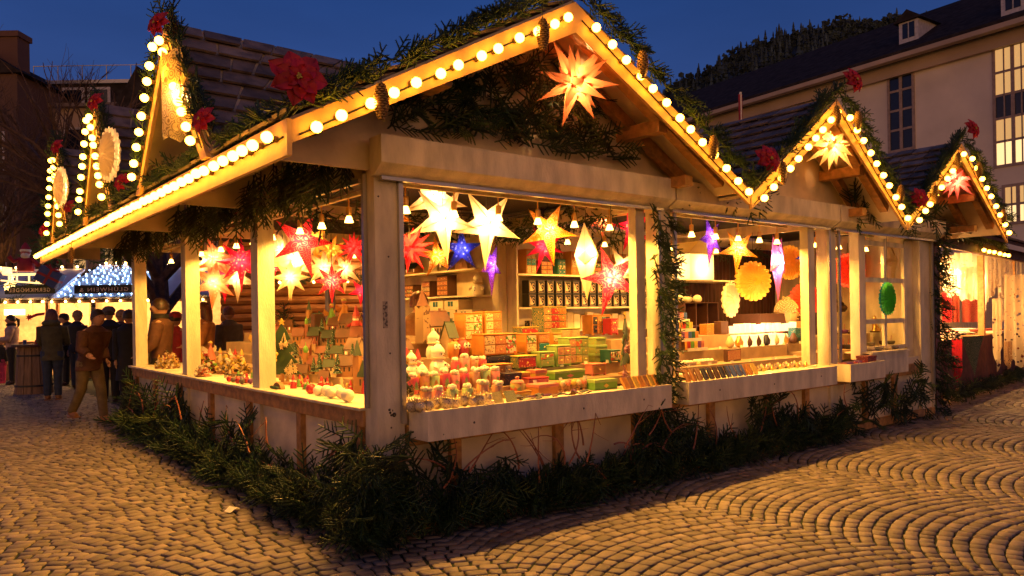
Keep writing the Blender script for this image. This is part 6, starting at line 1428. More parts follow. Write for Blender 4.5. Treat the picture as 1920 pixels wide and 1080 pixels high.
def far_stall(label, px, d, wl, wr, ze, zr, depth=2.2, text=None, leds=0, tx=0, tw=1.5, skip=None, signtop=.42):
    t = frame_thing('market_stall', label, 'stall', px, d, 'stalls on the left behind the people')
    b = MB(); slab(b, [(-wl, 0, ze), (wr, 0, ze), (wr-.35, depth, zr), (-wl+.35, depth, zr)], .06); part('roof', b, tarp, t)
    b = MB(); b.box(-wl+.2, depth-.1, 0, wr-.2, depth, ze+.4); part('back_wall', b, cream_w, t)
    b = MB(); b.box(-wl+.2, .3, 0, wr-.2, .36, .95); b.box(-wl+.2, .2, .95, wr-.2, .7, 1.); part('counter', b, c_wd, t)
    for x in (-wl+.2, wr-.25): b = MB(); b.box(x-.04, .25, 0, x+.04, .33, ze); part('post', b, c_wd, t)
    b = MB(); b.box(-wl+.1, .02, ze-.14, wr-.1, .08, ze-.02); part('eave_board', b, c_dw, t)
    sl = (zr-ze)/depth
    if text:
        s = thing('sign', f'dark sign board with mirrored lettering {text} on the stall roof', 'sign', t.matrix_world @ V((0, 0, 0)))
        s.location = G(px, d)+RT*tx+V((0, 0, ze+signtop*.5+.0))-FW*.03; s.rotation_euler.z = ZR
        b = MB(); b.box(-tw/2, 0, -.11, tw/2, .03, .11, bev=.004); part('board', b, sign_m, s); mirrored_text(text, tw*.82, .12, s, (0, -.008, 0), sign_t)
        b = MB()
        for x in (-tw*.4, tw*.4): b.bar((x, .03, 0), (x, .03+.25, 0), .02, .02)
        part('bracket', b, c_dw, s)
    return t, sl
t1, sl = far_stall('stall with a white roof covered by a net of cold white lights', 215, 19.6, 1.85, 2.6, 2.12, 3.12, text='GLÜHWEIN &', leds=1, tx=-.25, tw=1.55)
t2, _ = far_stall('stall with a pale blue roof at the left edge, beside the stall with cold lights', 20, 19.2, 2.3, 1.02, 2.12, 3.0, text='GERMKNÖDEL', tx=.52, tw=1.28)
net_t = thing('light_net', 'net of cold white lights spread over the white stall roof', 'string lights', G(215, 19.6), ZR); b = MB()
lm = None; cnt = 0; extra = MB(); rr = random.Random(3)
for i in range(11):
    for j in range(26):
        u = (j+.5*(i % 2)+rr.uniform(-.25, .25))/26; v = (i+.5+rr.uniform(-.25, .25))/11
        x = -1.85+.35*v+u*(4.45-.7*v); y = 2.2*v; z = 2.12+1.0*v+.035
        if u > .62: continue
        cnt += 1
        if cnt > 100: extra.ball((x, y, z), .017, 5, 3); continue
        if lm is None: q = MB().ball((0, 0, 0), .017, 5, 3); o = part('led', q, led, net_t); lm = o.data
        else: o = bpy.data.objects.new('led', lm); C.objects.link(o); o.parent = net_t
        o.location = (x, y, z)
o = part('leds', extra, led, net_t); tag(o, kind='stuff')
def far_string(label, px, d, x0, x1, z, y, n):
    t = thing('light_string', label, 'string lights', G(px, d), ZR, 'strings of warm bulbs on the far stalls'); m0 = None
    b = MB(); b.tube([(x0, y, z+.03), (x1, y, z+.03)], .008, 4); part('cable', b, cord_m, t)
    for i in range(n):
        if m0 is None: o = part('bulb', MB().ball((0, 0, 0), .032, 7, 5), warmb, t); m0 = o.data
        else: o = bpy.data.objects.new('bulb', m0); C.objects.link(o); o.parent = t
        o.location = (x0+(x1-x0)*(i+.5)/n, y, z)
far_string('warm bulbs along the ridge of the stall with cold lights', 215, 19.6, -1.5, 2.2, 3.17, 2.15, 13); far_string('warm bulbs under the eave of the stall with cold lights', 215, 19.6, -1.8, 2.5, 2.02, -.02, 12)
far_string('warm bulbs along the ridge of the pale blue stall', 20, 19.2, -1.9, .7, 3.05, 2.15, 6); far_string('warm bulbs under the eave of the pale blue stall', 20, 19.2, -2.2, 1., 2.02, -.02, 10)
for px, d, x in ((215, 19.6, -.8), (215, 19.6, 1.2), (20, 19.2, -.9), (20, 19.2, .3)): lamp(G(px, d, 1.95)+RT*x+FW*.9, 85, (1, .5, .16), 'POINT', .1)
for (px, lb) in ((215, 'spruce garland along the eave of the stall with cold lights'), (20, 'spruce garland along the eave of the pale blue stall')):
    d = 19.5 if px > 100 else 19.1; garland('spruce_garland', [G(px, d, 2.06)-RT*2.2, G(px, d, 2.06)+RT*(2.4 if px > 100 else .95)], lb, 'garlands on the far stalls', dens=16, lib=FARS, size=.8, spread=.8)
t = thing('menu_board', 'brightly lit yellow menu panel inside the pale blue stall', 'sign', G(27, 20.6, 1.78), ZR); b = MB(); b.box(-.28, 0, -.08, .28, .03, .08); part('panel', b, glow('menu_glow', (1, .75, .32), 3., False), t)
t = thing('comet_decoration', 'red comet shaped decoration between the two far stalls', 'decoration', G(62, 18.9, 1.62), ZR); b = MB(); b.prism([(.09*math.cos(PI*k/7)*(1 if k % 2 == 0 else .45)-.1, .09*math.sin(PI*k/7)*(1 if k % 2 == 0 else .45)) for k in range(14)], -.01, .01, 'y'); part('star', b, c_rd, t); b = MB(); b.prism([(-.06, .03), (.1, .1), (.3, .12), (.28, .05), (.1, .03), (-.04, -.03)], -.012, .008, 'y'); part('tail', b, c_rd, t); b = MB(); b.tube([(0, 0, .05), (0, 0, .45)], .006, 4); part('cord', b, cord_m, t)
# santa and gift on the far roof
t = thing('santa_figure', 'lit santa figure riding a sleigh on the roof of the left stall', 'figure', G(50, 18.9, 2.78), ZR+.4); t.scale = (1.2,)*3
b = MB(); b.loft([(0, 0, 0, .16, .13), (0, 0, .1, .17, .14), (0, 0, .25, .12, .11), (0, 0, .3, .06, .06)]); b.tube([(-.1, 0, .25), (-.2, -.08, .2), (-.28, -.1, .3)], .045, 7); b.tube([(.1, 0, .25), (.2, -.08, .18), (.25, -.15, .12)], .045, 7); part('coat', b, c_rd, t, smooth=True)
b = MB(); b.ball((0, 0, .38), .09, 12, 8); b.ball((0, -.09, .37), .02, 6, 4); part('head', b, c_pk, t, smooth=True); b = MB(); b.ball((0, -.05, .32), .085, 10, 6, sz=.8); part('beard', b, snow, t, smooth=True)
b = MB(); b.lathe([(.095, .42), (.1, .45), (.07, .52), (.02, .6)], 12); part('cap', b, c_rd, t, smooth=True); b = MB(); b.lathe([(.1, .41), (.11, .43), (.1, .455)], 12); part('fur_brim', b, snow, t, smooth=True)
t = thing('sleigh', 'pale golden sleigh lying on the roof of the left stall', 'sleigh', G(48, 18.9, 2.55), ZR); b = MB()
for y in (-.15, .15): b.tube([(-.5, y, .0), (.4, y, -.08), (.55, y, 0), (.52, y, .12)], .02, 6); b.bar((-.3, y, 0), (-.3, y, .14), .03, .03); b.bar((.2, y, -.05), (.2, y, .14), .03, .03)
b.box(-.45, -.17, .13, .35, .17, .17); b.box(-.47, -.17, .17, -.43, .17, .34); part('sleigh_frame', b, glow('sleigh_glow', (1, .62, .22), 1.2, False), t)
t = thing('gift_parcel', 'blue gift parcel with a red ribbon leaning on the stall roof', 'gift', G(95, 18.9, 2.62), ZR+.3); t.rotation_euler.y = .5; b = MB(); b.box(-.26, -.2, -.2, .26, .2, .2, bev=.01); part('parcel', b, color('parcel_blue', (.05, .09, .3)), t); b = MB(); b.box(-.265, -.205, -.03, .265, .205, .03); b.box(-.03, -.208, -.205, .03, .208, .205)
for s_ in (-1, 1): b.tube([(0, -.2, .2), (s_*.1, -.22, .3), (s_*.17, -.2, .24), (0, -.2, .2)], .025, 6)
part('ribbon', b, c_rd, t)
for i in range(9):
    x = R(-1.6, .1); o = MB().prism([(.09*math.cos(PI/2+PI*k/5)*(1 if k % 2 == 0 else .45), .09*math.sin(PI/2+PI*k/5)*(1 if k % 2 == 0 else .45)) for k in range(10)], -.012, .012, 'y').build('star_ornament', glow('star_orn', (1, .66, .2), 2.4, False), loc=G(20, 19.2, 0)+RT*x+V((0, 0, 2.3+R(0, .35)))-FW*.02, rz=ZR); tag(o, 'glowing yellow star ornament on the front of the left stall', 'ornament', 'glowing stars of the left stall')
garland('spruce_garland', [G(20, 19.1, 2.42)-RT*2.0, G(20, 19.1, 2.45)+RT*.9], 'spruce boughs under the glowing stars of the left stall', 'garlands on the far stalls', dens=30, lib=FARS, size=1., spread=1.)
# log hut seen through the stall
t = frame_thing('log_hut', 'brown log hut behind the white stall, seen through its windows', 'hut', 600, 14.6); b = MB(); logm = mat('log_wood', (.42, .17, .045), .6, var=.25, scale=4, stretch=(1, 1, 6), bump=.3)
for i in range(21): b.tube([(-1.9, 0, .08+.16*i), (2.6, 0, .08+.16*i)], .085, 8)
part('log_wall', b, logm, t); b = MB(); slab(b, [(-2.1, -.6, 3.1), (2.8, -.6, 3.1), (2.8, 1.6, 4.0), (-2.1, 1.6, 4.0)], .08); part('roof', b, shingle, t)
lamp(G(560, 13.4, 2.9), 60, (1, .5, .16), 'POINT', .1); lamp(G(660, 13.4, 2.9), 60, (1, .5, .16), 'POINT', .1)
garland('spruce_garland', [G(600, 14.3, 2.2)-RT*1.8, G(600, 14.3, 2.2)+RT*2.], 'spruce garland on the wall of the brown log hut', 'garlands on the far stalls', dens=22, lib=FARS, size=.9, spread=.9)
t = thing('light_string', 'string of warm bulbs on the wall of the brown log hut', 'string lights', G(600, 14.2, 2.2), ZR); b = MB(); b.tube([(-1.8, 0, 0), (2., 0, 0)], .006, 4); part('cable', b, cord_m, t)
for i in range(12): o = part('bulb', MB().ball((-1.7+i*.32, -.03, -.03), .026, 6, 4), warmb, t)
# ================================================================== lace stall on the right
LZ = 0.1217; LO = V((9.93, .42, 0)); t = thing('market_stall', 'dark brown wooden stall hung with lace and embroidered cloths', 'stall', LO, LZ)
LM = Matrix.Translation(LO) @ Matrix.Rotation(LZ, 4, 'Z')
b = MB(); b.box(-.30, -.04, 0, -.04, .2, 2.75); part('corner_post', b, brown, t)
b = MB(); b.box(-.30, .2, 0, -.24, 3., 2.7); part('side_wall', b, brown, t)
b = MB(); b.box(-.35, -.10, 2.42, 7., -.02, 2.62, bev=.01); part('eave_beam', b, brown, t)
for x in (2.85, 5.5): b = MB(); b.box(x-.05, -.02, .0, x+.05, .08, 2.42); part('post', b, timber, t)
b = MB(); slab(b, [(-.5, -.5, 2.62), (7, -.5, 2.62), (7, 1.5, 3.5), (-.5, 1.5, 3.5)], .05); rf = part('roof', b, brown, t); b = MB(); shingles(b, (-.5, -.5, 2.62), (7, -.5, 2.62), (-.5, 1.5, 3.5), (7, 1.5, 3.5), rows=7); part('shingles', b, shingle, rf)
b = MB(); b.box(-.2, 1.5, 0, 12., 1.56, 2.5); part('back_wall', b, cream_w, t)
b = MB(); b.box(-.04, .0, .94, 6.9, 1.2, .98); part('counter', b, timber, t)
def cloth(name, label, cat, x0, x1, z0, z1, y, m, waves=8, amp=.02, hole=False, parent_m=LM, shape='rect', group=None, flare=0):
    b = MB(); nx, nz = 36, 16; vs_ = []
    for i in range(nz+1):
        for j in range(nx+1):
            u, v = j/nx, i/nz; zb = z0
            if shape == 'tri': zb = z1-(z1-z0)*(1-abs(u*2-1))
            elif shape == 'scallop': zb = z0+.035*abs(math.sin(u*PI*waves))+(z1-z0)*.25*(abs(u*2-1))**2
            elif shape == 'point': zb = z0+(z1-z0)*.35*abs(u*2-1)**1.3+.02*abs(math.sin(u*PI*5))
            z = zb+(z1-zb)*v; uu = .5+(u-.5)*(1+flare*(1-v)); vs_.append((x0+(x1-x0)*uu, y+amp*math.sin(u*waves*PI)*(1.2-v)-flare*.15*(1-v), z))
    b.add(vs_, [(i*(nx+1)+j, i*(nx+1)+j+1, (i+1)*(nx+1)+j+1, (i+1)*(nx+1)+j) for i in range(nz) for j in range(nx)])
    o = b.build(name, m, smooth=True); o.matrix_world = parent_m.copy(); return tag(o, label, cat, group)
def lace(name, col, scale=45):
    if name in MATS: return MATS[name]
    m = bpy.data.materials.new(name); m.use_nodes = True; nt = m.node_tree; N = nt.nodes; L = nt.links; b = N['Principled BSDF']; out = N['Material Output']
    tc = N.new('ShaderNodeTexCoord'); vo = N.new('ShaderNodeTexVoronoi'); vo.inputs['Scale'].default_value = scale; L.new(tc.outputs['Object'], vo.inputs[0])
    nz = N.new('ShaderNodeTexNoise'); nz.inputs['Scale'].default_value = 7; L.new(tc.outputs['Object'], nz.inputs[0])
    ad = N.new('ShaderNodeMath'); ad.operation = 'ADD'; L.new(vo.outputs['Distance'], ad.inputs[0]); sb = N.new('ShaderNodeMath'); sb.operation = 'MULTIPLY'; sb.inputs[1].default_value = .5; L.new(nz.outputs[0], sb.inputs[0]); L.new(sb.outputs[0], ad.inputs[1])
    gt = N.new('ShaderNodeMath'); gt.operation = 'GREATER_THAN'; gt.inputs[1].default_value = .52; L.new(ad.outputs[0], gt.inputs[0])
    b.inputs['Base Color'].default_value = (*col, 1); b.inputs['Roughness'].default_value = .8
    tb = N.new('ShaderNodeBsdfTranslucent'); tb.inputs[0].default_value = (*col, 1); mx0 = N.new('ShaderNodeMixShader'); mx0.inputs[0].default_value = .45; L.new(b.outputs[0], mx0.inputs[1]); L.new(tb.outputs[0], mx0.inputs[2])
    tr = N.new('ShaderNodeBsdfTransparent'); mx = N.new('ShaderNodeMixShader'); L.new(gt.outputs[0], mx.inputs[0]); L.new(tr.outputs[0], mx.inputs[1]); L.new(mx0.outputs[0], mx.inputs[2]); L.new(mx.outputs[0], out.inputs[0])
    MATS[name] = m; return m
lw = lace('lace_white', (.85, .76, .58), 26); lcr = lace('lace_cream', (.80, .64, .38), 15); lr = lace('lace_red', (.5, .02, .03), 50); wcl = mat('white_cloth', (.82, .72, .55), .8, var=.1); emb_g = pmat('embroidered_green', (.04, .09, .04), (.6, .5, .3), 22, 'rings', .9, .18); emb_r = pmat('embroidered_red', (.38, .02, .025), (.7, .4, .15), 26, 'rings', .9, .15)
tcl = mat('red_brown_cloth', (.10, .03, .015), .85, var=.3)
cloth('table_cloth', 'dark red brown table cloth covering the front of the lace stall', 'cloth', -.02, 6.9, .18, .965, -.02, tcl, 14, .015)
def hang(name, label, cat, px0, px1, py0, py1, wy, m, rot=.25, **k):
    p = at((px0+px1)/2, py0, y=wy); d = (p-CAM).dot(FW); q = at((px0+px1)/2, py1, y=wy); w_ = (px1-px0)*d/F
    return cloth(name, label, cat, -w_/2, w_/2, q.z-p.z, 0, 0, m, parent_m=Matrix.Translation(p) @ Matrix.Rotation(ZR+rot, 4, 'Z'), **k)
hang('lace_runner', 'red lace runner hanging over the front of the lace stall', 'cloth', 1782, 1806, 636, 722, .25, lr, waves=4, amp=.012, shape='point')
hang('embroidered_cloth', 'dark green triangular cloth with embroidered star hanging beside the red runner', 'cloth', 1800, 1850, 630, 705, .27, emb_g, waves=3, amp=.012, shape='tri')
hang('lace_runner', 'cream lace runner hanging beside the big lace tablecloth', 'cloth', 1858, 1880, 560, 700, .32, lcr, waves=5, amp=.015, shape='point')
hang('lace_tablecloth', 'large cream lace tablecloth hanging from the beam at the right edge', 'cloth', 1878, 1935, 515, 690, .28, lcr, waves=6, amp=.035, shape='scallop', flare=.35)
hang('lace_runner', 'brownish lace doily hanging below the large lace tablecloth', 'cloth', 1880, 1900, 640, 695, .33, lace('lace_tan', (.5, .3, .14), 40), waves=5, amp=.015, shape='point')
hang('red_cloth', 'red cloth behind the large lace tablecloth at the right edge', 'cloth', 1895, 1945, 640, 690, .36, emb_r, waves=5, amp=.015, shape='tri')
for i, (x0, x1, z0, z1, y) in enumerate(((1764, 1796, 478, 560, 1.1), (1785, 1826, 474, 566, 1.2), (1812, 1856, 476, 596, 1.35), (1838, 1872, 474, 560, 1.3), (1795, 1850, 500, 566, 1.05), (1866, 1902, 478, 560, 1.1), (1888, 1925, 478, 545, 1.2), (1868, 1890, 540, 605, 1.3), (1905, 1940, 490, 600, 1.3))):
    hang('lace_curtain', 'white scalloped lace curtain hanging inside the lace stall, '+('leftmost', 'second from the left', 'long one before the post', 'behind the post', 'wide one in front of three others', 'right of the post', 'near the right edge', 'short low one right of the post', 'last at the right')[i], 'curtain', x0, x1, z0, z1, y, lw, waves=7, amp=.02, shape='scallop')
for i, (x0, x1) in enumerate(((1764, 1786), (1784, 1800), (1800, 1836))): hang('red_cloth', ('left', 'middle', 'right')[i]+' red embroidered cloth hanging at the back of the lace stall', 'cloth', x0, x1, 548+4*i, 604, 1.3, (lr, emb_r, emb_r)[i], waves=3, amp=.01)
for i in range(16):
    b = MB(); w_, d_ = R(.12, .22), R(.12, .2); b.box(-w_, -d_, 0, w_, d_, .02+R(0, .03), bev=.006); x, y = .2+i*.27, R(.15, .6)
    o = b.build('folded_cloth', (wcl, wcl, wcl, emb_r)[i % 4], loc=LM @ V((x, y, .982+.05*(i % 2))), rz=R(-.5, .5)); tag(o, ('red embroidered' if i % 4 == 3 else 'white')+' folded cloth lying on the counter of the lace stall', 'cloth', 'folded cloths on the lace stall counter')
for i in range(7):
    p = LM @ V((.3+i*.7, .55, 2.3)); tt = thing('spotlight', f'{ORD[i]} spotlight from the left under the roof of the lace stall', 'spotlight', p, 0, 'spotlights of the lace stall'); lamp(LM @ V((.3+i*.7, .75, 1.9)), 48, (1, .52, .17), 'POINT', .04); b = MB(); b.lathe([(.02, 0), (.024, .03), (.022, .07), (.008, .12)], 10); part('holder', b, brass, tt); b = MB(); b.lathe([(.04, -.05), (.034, -.045), (.018, .0)], 12); part('reflector_bulb', b, spot_glow, tt); lamp(p+V((0, 0, -.07)), 34, (1, .55, .18), 'SPOT', .03, 165, .6)  # the point lights have no fixture, added to brighten the dark interior
garland('spruce_garland', [LM @ V((-.4, -.14, 2.66)), LM @ V((3.6, -.14, 2.66))], 'spruce garland lying on the beam of the lace stall', 'garlands of the lace stall', dens=46, size=1.05, spread=.6, out=V((0, -.5, .2)))
garland('spruce_garland', [LM @ V((.1, -.2, .16)), LM @ V((5.5, -.2, .16))], 'spruce garland on the ground under the lace stall', 'garlands of the lace stall', dens=50, size=1., spread=.8, out=V((0, -.3, .2)))
light_string('string of bulbs on the beam of the lace stall at the right edge', LM @ V((1.9, -.13, 2.46)), LM @ V((4.2, -.13, 2.46)), 6, (0, -1, 0))
# ================================================================== buildings
def wall_mat(nm, c): return mat(nm, c, .85, var=.1, scale=.6, bump=.2, bscale=8)
dwin = mat('night_window', (.012, .016, .03), .1); lwin = glow('lit_window', (1., .58, .2), .32, False); lwin2 = glow('lit_window_bright', (1., .68, .3), .75, False); wfr = mat('window_frame_paint', (.36, .25, .2), .6); wfw = mat('window_frame_white', (.55, .5, .5), .6)
slate = mat('slate_roof', (.040, .032, .030), 1., spec=.05, var=.3, scale=3, stretch=(1, 1, 1), bump=.5, bscale=6)
B0 = V((33.6, 11.3, 0)); BD = V((.096, .9954, 0)).normalized(); BN = V((-BD.y, BD.x, 0))
BR = math.atan2(BD.y, BD.x)
def fac(px, py):
    r = ray(px, py); tt = (B0-CAM).dot(BN)/r.dot(BN); p = CAM+r*tt; return (p-B0).dot(BD), p.z
t = thing('town_building', 'long pale plastered building with slate roof and tall windows on the right', 'building', B0, BR)
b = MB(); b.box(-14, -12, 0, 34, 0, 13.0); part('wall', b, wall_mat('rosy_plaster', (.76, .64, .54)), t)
b = MB(); b.prism([(-13.2, 12.9), (.8, 12.9), (.8, 13.15), (-6.0, 17.1), (-13.2, 13.15)], -14.5, 34.5, 'x'); rf = part('roof', b, slate, t)
b = MB(); b.box(-14.6, .55, 12.75, 34.6, .95, 12.95); b.box(-14.2, .003, 12.2, 34.2, .25, 12.75); part('cornice', b, wall_mat('cornice_stone', (.5, .36, .26)), t)
def bwin(x0, x1, z0, z1, rows, cols, lit_, parent, frame=wfr, y=0., ins=.0):
    b = MB(); b.box(x0-.12, y, z0-.12, x1+.12, y+.05, z0); b.box(x0-.12, y, z1, x1+.12, y+.05, z1+.12); b.box(x0-.12, y, z0, x0, y+.05, z1); b.box(x1, y, z0, x1+.12, y+.05, z1); b.box((x0+x1)/2-.07, y+.01, z0, (x0+x1)/2+.07, y+.045, z1)
    for r_ in range(1, rows): z = z0+(z1-z0)*r_/rows; b.box(x0, y+.01, z-.05, x1, y+.04, z+.05)
    for c_ in range(1, cols):
        x = x0+(x1-x0)*c_/cols
        if abs(x-(x0+x1)/2) > .1: b.box(x-.025, y+.01, z0, x+.025, y+.04, z1)
    w_ = part('window', b, frame, parent)
    for r_ in range(rows):
        b = MB(); b.box(x0, y+.003, z0+(z1-z0)*r_/rows, x1, y+.008, z0+(z1-z0)*(r_+1)/rows-.001); part('pane', b, lit_[r_ % len(lit_)], w_)
def winpx(px0, px1, py0, py1, rows, cols, lit_):
    a, z1 = fac(px0, py0); c_, z0 = fac(px1, py1); x0, x1 = min(a, c_), max(a, c_); bwin(x0, x1, z0, z1, rows, cols, lit_, t)
winpx(1668, 1712, 138, 275, 4, 2, [dwin]); winpx(1866, 1935, 95, 300, 5, 4, [lwin2, lwin, dwin, lwin, lwin]); winpx(1885, 1935, 352, 412, 2, 4, [lwin2, lwin])
winpx(1500, 1535, 200, 300, 4, 2, [dwin]); winpx(1380, 1405, 245, 330, 4, 2, [dwin])
for px, py in ((1707, 66), (1903, 12)):
    s0, z0 = fac(px, py)
    # dormer sits on the slope: search the slope height along the ray
    r = ray(px, py+10)
    for q in range(400):
        p = CAM+r*(25+q*.1); lx, ly = (p-B0).dot(BD), (p-B0).dot(BN)
        if ly < .8 and p.z < 13.15+(.8-ly)*.58: break
    b = MB(); b.box(lx-.45, ly-1.6, p.z-.2, lx+.45, ly+.15, p.z+.9); dm = part('dormer', b, wfw, t); b = MB(); b.prism([(lx-.65, p.z+.88), (lx+.65, p.z+.88), (lx, p.z+1.4)], ly-1.8, ly+.3, 'y'); part('dormer_roof', b, slate, dm)
    b = MB(); b.box(lx-.28, ly+.15, p.z+.1, lx-.03, ly+.17, p.z+.8); b.box(lx+.03, ly+.15, p.z+.1, lx+.28, ly+.17, p.z+.8); part('window', b, dwin, dm)
# left: dark houses facing the square
def house(label, px, d, w_, hgt, dep, wm, gable=0., rm=slate, ax='x', along=0.): 
    t = frame_thing('town_house', label, 'building', px, d); b = MB(); b.box(-w_/2, 0, 0, w_/2, dep, hgt); part('wall', b, wm, t)
    if gable:
        b = MB()
        if ax == 'x': b.prism([(-.4, hgt), (dep+.4, hgt), (dep/2, hgt+gable)], -w_/2-.2, w_/2+.2, 'x')
        else: b.prism([(-w_/2-.4, hgt), (w_/2+.4, hgt), (0, hgt+gable)], -.2, dep, 'y')
        part('roof', b, rm, t)
    return t
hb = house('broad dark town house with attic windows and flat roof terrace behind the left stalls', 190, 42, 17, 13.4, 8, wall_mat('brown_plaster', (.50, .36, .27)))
for zz in (5.3, 8.4, 11.3):
    for i in range(8):
        x = -7.6+i*2.1; bwin(x-.5, x+.5, zz-.9, zz+.9, 2, 2, [lwin if (i, zz) in ((2, 5.3), (3, 5.3), (2, 11.3), (4, 5.3), (5, 5.3), (1, 8.4)) else dwin], hb, wfw, y=-.055)
b = MB(); b.box(-8.8, -.4, 13.4, 8.8, .2, 13.6); part('cornice', b, wall_mat('cornice_dark', (.22, .16, .13)), hb)
b = MB(); b.box(-4.2, 1.5, 13.6, 8.3, 7, 15.2); at_ = part('attic', b, slate, hb)
for x in (-2.2, -.7, 2., 3.5): b = MB(); b.box(x-.65, 1.40, 13.75, x+.65, 1.49, 15.0); wd = part('window', b, wfw, hb); b = MB(); b.box(x-.5, 1.37, 13.9, x+.5, 1.39, 14.85); part('pane', b, dwin, wd)
b = MB(); b.box(-4.4, 1.3, 15.2, 8.5, 7.2, 15.4); b.box(-4.4, 1.3, 16.2, 8.5, 1.34, 16.24)
for i in range(10): b.box(-4.4+i*1.4, 1.3, 15.4, -4.36+i*1.4, 1.34, 16.2)
part('terrace_railing', b, alu, hb)
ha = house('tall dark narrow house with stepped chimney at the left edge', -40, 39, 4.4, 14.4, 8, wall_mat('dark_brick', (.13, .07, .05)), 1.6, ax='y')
b = MB(); b.box(.6, 1, 14, 1.6, 2, 17.0); b.box(.5, .9, 16.7, 1.7, 2.1, 17.0); part('chimney', b, wall_mat('chimney_brick', (.14, .07, .05)), ha)
for zz in (3.6, 7.1, 10.4):
    for x in (-1.2, .9): bwin(x-.5, x+.5, zz-.9, zz+.9, 2, 2, [dwin], ha, wfw, y=-.055)
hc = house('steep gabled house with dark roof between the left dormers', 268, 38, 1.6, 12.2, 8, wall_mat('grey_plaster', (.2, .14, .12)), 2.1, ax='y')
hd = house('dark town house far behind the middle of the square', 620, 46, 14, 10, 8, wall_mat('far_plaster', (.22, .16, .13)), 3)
for i in range(6): bwin(-6+i*2.2, -5+i*2.2, 3, 4.7, 2, 2, [lwin if i == 2 else dwin], hd, wfw, y=-.055)
# thin flag pole
p = CAM+(FW+RT*((1395-960)/F))*30; t = thing('flag_pole', 'white pole with a narrow red flag behind the middle gable roof', 'flag pole', (p.x, p.y, 0)); b = MB(); b.tube([(0, 0, 0), (0, 0, 10.2)], .05, 6); part('pole', b, snow, t); b = MB(); b.box(-.12, -.02, 8.6, .1, .02, 10.1); part('flag', b, c_rd, t)
# ================================================================== trees
bark = mat('bark', (.10, .055, .035), .85, var=.35, scale=10, bump=.6, bscale=20)
def bare_tree(label, loc, h, seed, lean=V((0, 0, 1)), depth=5, spread=.75):
    t = thing('bare_tree', label, 'tree', loc, 0, 'bare winter trees on the square'); r = random.Random(seed); b = MB(); tr = MB(); tw = MB()
    def grow(mb, p, d, l, rad, lv):
        pts = [p]; q = p.copy(); dd = d.copy(); n = 5
        for i in range(n): dd = (dd+V((r.uniform(-1, 1), r.uniform(-1, 1), r.uniform(-.5, .7)))*.16).normalized(); q = q+dd*l/n; pts.append(q.copy())
        mb.tube(pts, [max(.004, rad*(1-.45*i/n)) for i in range(n+1)], 6 if lv > 2 else 4)
        if lv <= 0: return
        for i in range(4 if lv > 1 else 5):
            k = r.randint(2, n); nd = (dd+V((r.uniform(-1, 1), r.uniform(-1, 1), r.uniform(-.35, .7)))*spread*1.1).normalized(); grow(b if lv > 2 else tw, pts[k], nd, l*r.uniform(.55, .8), max(.004, rad*.5), lv-1)
    grow(tr, V((0, 0, 0)), lean, h*.45, h*.028, depth)
    part('trunk', tr, bark, t); part('limbs', b, bark, t); part('twigs', tw, bark, t); return t
bare_tree('bare tree with warmly lit twigs at the left edge', G(12, 23.6), 9.5, 3, V((.1, 0, 1)), 5); bare_tree('bare tree behind the stall with the cold lights', G(78, 27), 10, 8, depth=5)
bare_tree('bare tree with dark trunk seen through the far left window', G(291, 17), 9, 5, depth=4)
t = thing('fir_tree', 'tall fir tree with a few red ornaments behind the far left dormer', 'tree', G(132, 23.2)); t.scale = (1.35, 1.35, 1.3); b = MB(); b.lathe([(.12, 0), (.08, 2.5), (.02, 5.1)], 8); part('trunk', b, bark, t)
sp_ = Spruce()
for i in range(420):
    z = .8+4.4*(random.random()**.8); rad = (5.3-z)*.30; a = R(0, 2*PI); u = random.random()**.5; sp_.put(FARS, (math.cos(a)*rad*u, math.sin(a)*rad*u, z-.25*u), (math.cos(a), math.sin(a), R(-.3, .4)), 1.5)
o = sp_.build('crown'); o.parent = t
b = MB()
for i in range(9): a = R(0, 6.28); z = R(1.5, 4.5); rad = (5.2-z)*.3; part('ornament', MB().ball((math.cos(a)*rad, math.sin(a)*rad, z), .05, 8, 5), c_rd, t)
# ================================================================== wooded hill
sil = [(900, 330), (1050, 300), (1150, 262), (1240, 205), (1290, 168), (1330, 148), (1370, 124), (1420, 100), (1480, 84), (1530, 74), (1600, 62), (1660, 58), (1720, 56), (1800, 70), (1900, 90), (2050, 110)]
b = MB(); vs_ = []; nn = len(sil)
rowsd = [(120, 0.0), (150, .35), (185, .75), (220, 1.), (260, .9)]
for d, f_ in rowsd:
    for px, py in sil:
        zt_h = 1.5+(577-py)/1410*220; p = G(px, d); vs_.append((p.x, p.y, zt_h*f_*(1 if f_ < 1 else 1)-(.5 if f_ == 0 else 0)+R(-1, 1)*(0 < f_ < 1)))
b.add(vs_, [(i*nn+j, i*nn+j+1, (i+1)*nn+j+1, (i+1)*nn+j) for i in range(len(rowsd)-1) for j in range(nn-1)])
hl = b.build('hill', mat('forest_floor', (.026, .038, .042), .9, var=.4, scale=.1), smooth=True); tag(hl, kind='structure')
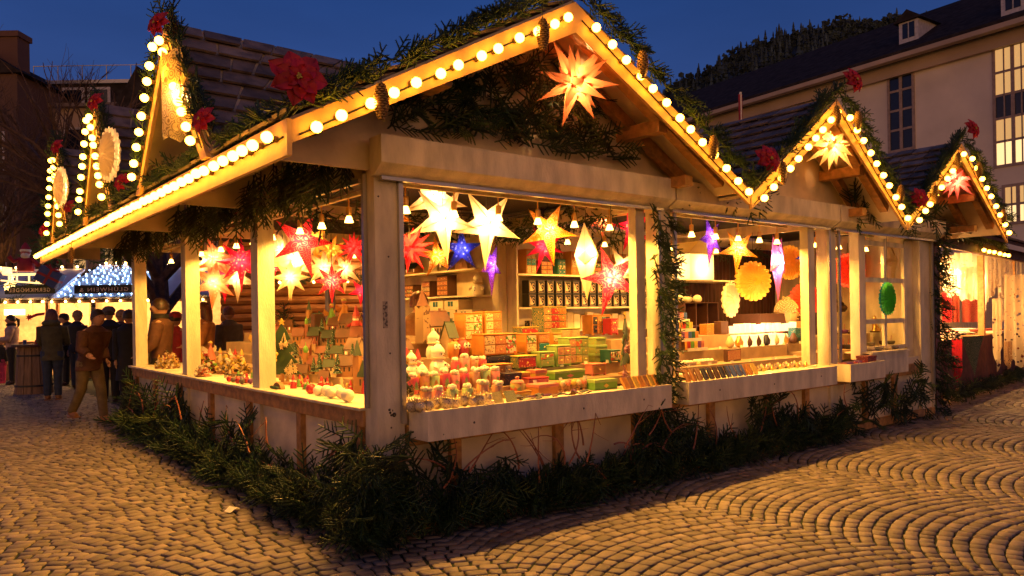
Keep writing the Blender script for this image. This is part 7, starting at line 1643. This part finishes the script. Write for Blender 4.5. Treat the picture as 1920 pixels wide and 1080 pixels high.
fmat = mat('far_foliage', (.026, .042, .050), .9, var=.4, scale=.2, island=.4)
def far_tree(b, p, h, kind):
    if kind:
        for k in range(6):
            z0 = h*(.12+.15*k); r_ = h*.16*(1-k/7); n = 7; b.lathe([(r_*random.uniform(.8, 1.2), z0), (r_*.25, z0+h*.2)], n, p)
        b.lathe([(h*.03, h*.85), (.02, h*1.02)], 5, p)
    else:
        for k in range(16):
            a = R(0, 6.28); r_ = h*.28*random.random()**.5; z = h*R(.35, .85); c = V(p)+V((math.cos(a)*r_, math.sin(a)*r_, z)); s_ = h*R(.05, .13)
            for q in range(3): 
                u = V((R(-1, 1), R(-1, 1), R(-1, 1))).normalized()*s_; v_ = V((R(-1, 1), R(-1, 1), R(-1, 1))).normalized()*s_; b.add([c-u, c+v_, c+u, c-v_], [(0, 1, 2, 3)])
        b.lathe([(h*.02, 0), (h*.008, h*.8)], 4, p)
b = MB(); singles = []
for i in range(1500):
    px = R(1180, 1800); f_ = random.random(); d = 225-80*f_*f_ if i % 3 else 221; 
    j = max(0, min(nn-2, next((k for k in range(nn-1) if sil[k+1][0] > px), nn-2))); u = (px-sil[j][0])/(sil[j+1][0]-sil[j][0]); py = sil[j][1]*(1-u)+sil[j+1][1]*u
    zt_h = 1.5+(577-py)/1410*220
    for (d0, f0), (d1, f1) in zip(rowsd[:-1], rowsd[1:]):
        if d0 <= d <= d1: ff = f0+(f1-f0)*(d-d0)/(d1-d0)
    far_tree(b, G(px, d, zt_h*ff-1), R(3.5, 7.5) if i % 3 else R(2.5, 5.5)+(3. if i % 17 == 0 else 0), (px < 1560 and i % 3 == 1) or i % 17 == 0)
o = b.build('hill_forest', fmat); tag(o, kind='stuff')

t = thing('paper_scrap', 'small crumpled white paper card lying on the cobbles beside the spruce heap', 'litter', at(437, 957, z=.012), .4); b = MB(); b.add([(-.06, -.035, 0), (.0, -.04, .022), (.06, -.03, .004), (.055, .035, .01), (0, .04, .03), (-.06, .03, .004)], [(0, 1, 4, 5), (1, 2, 3, 4)]); part('card', b, snow, t)
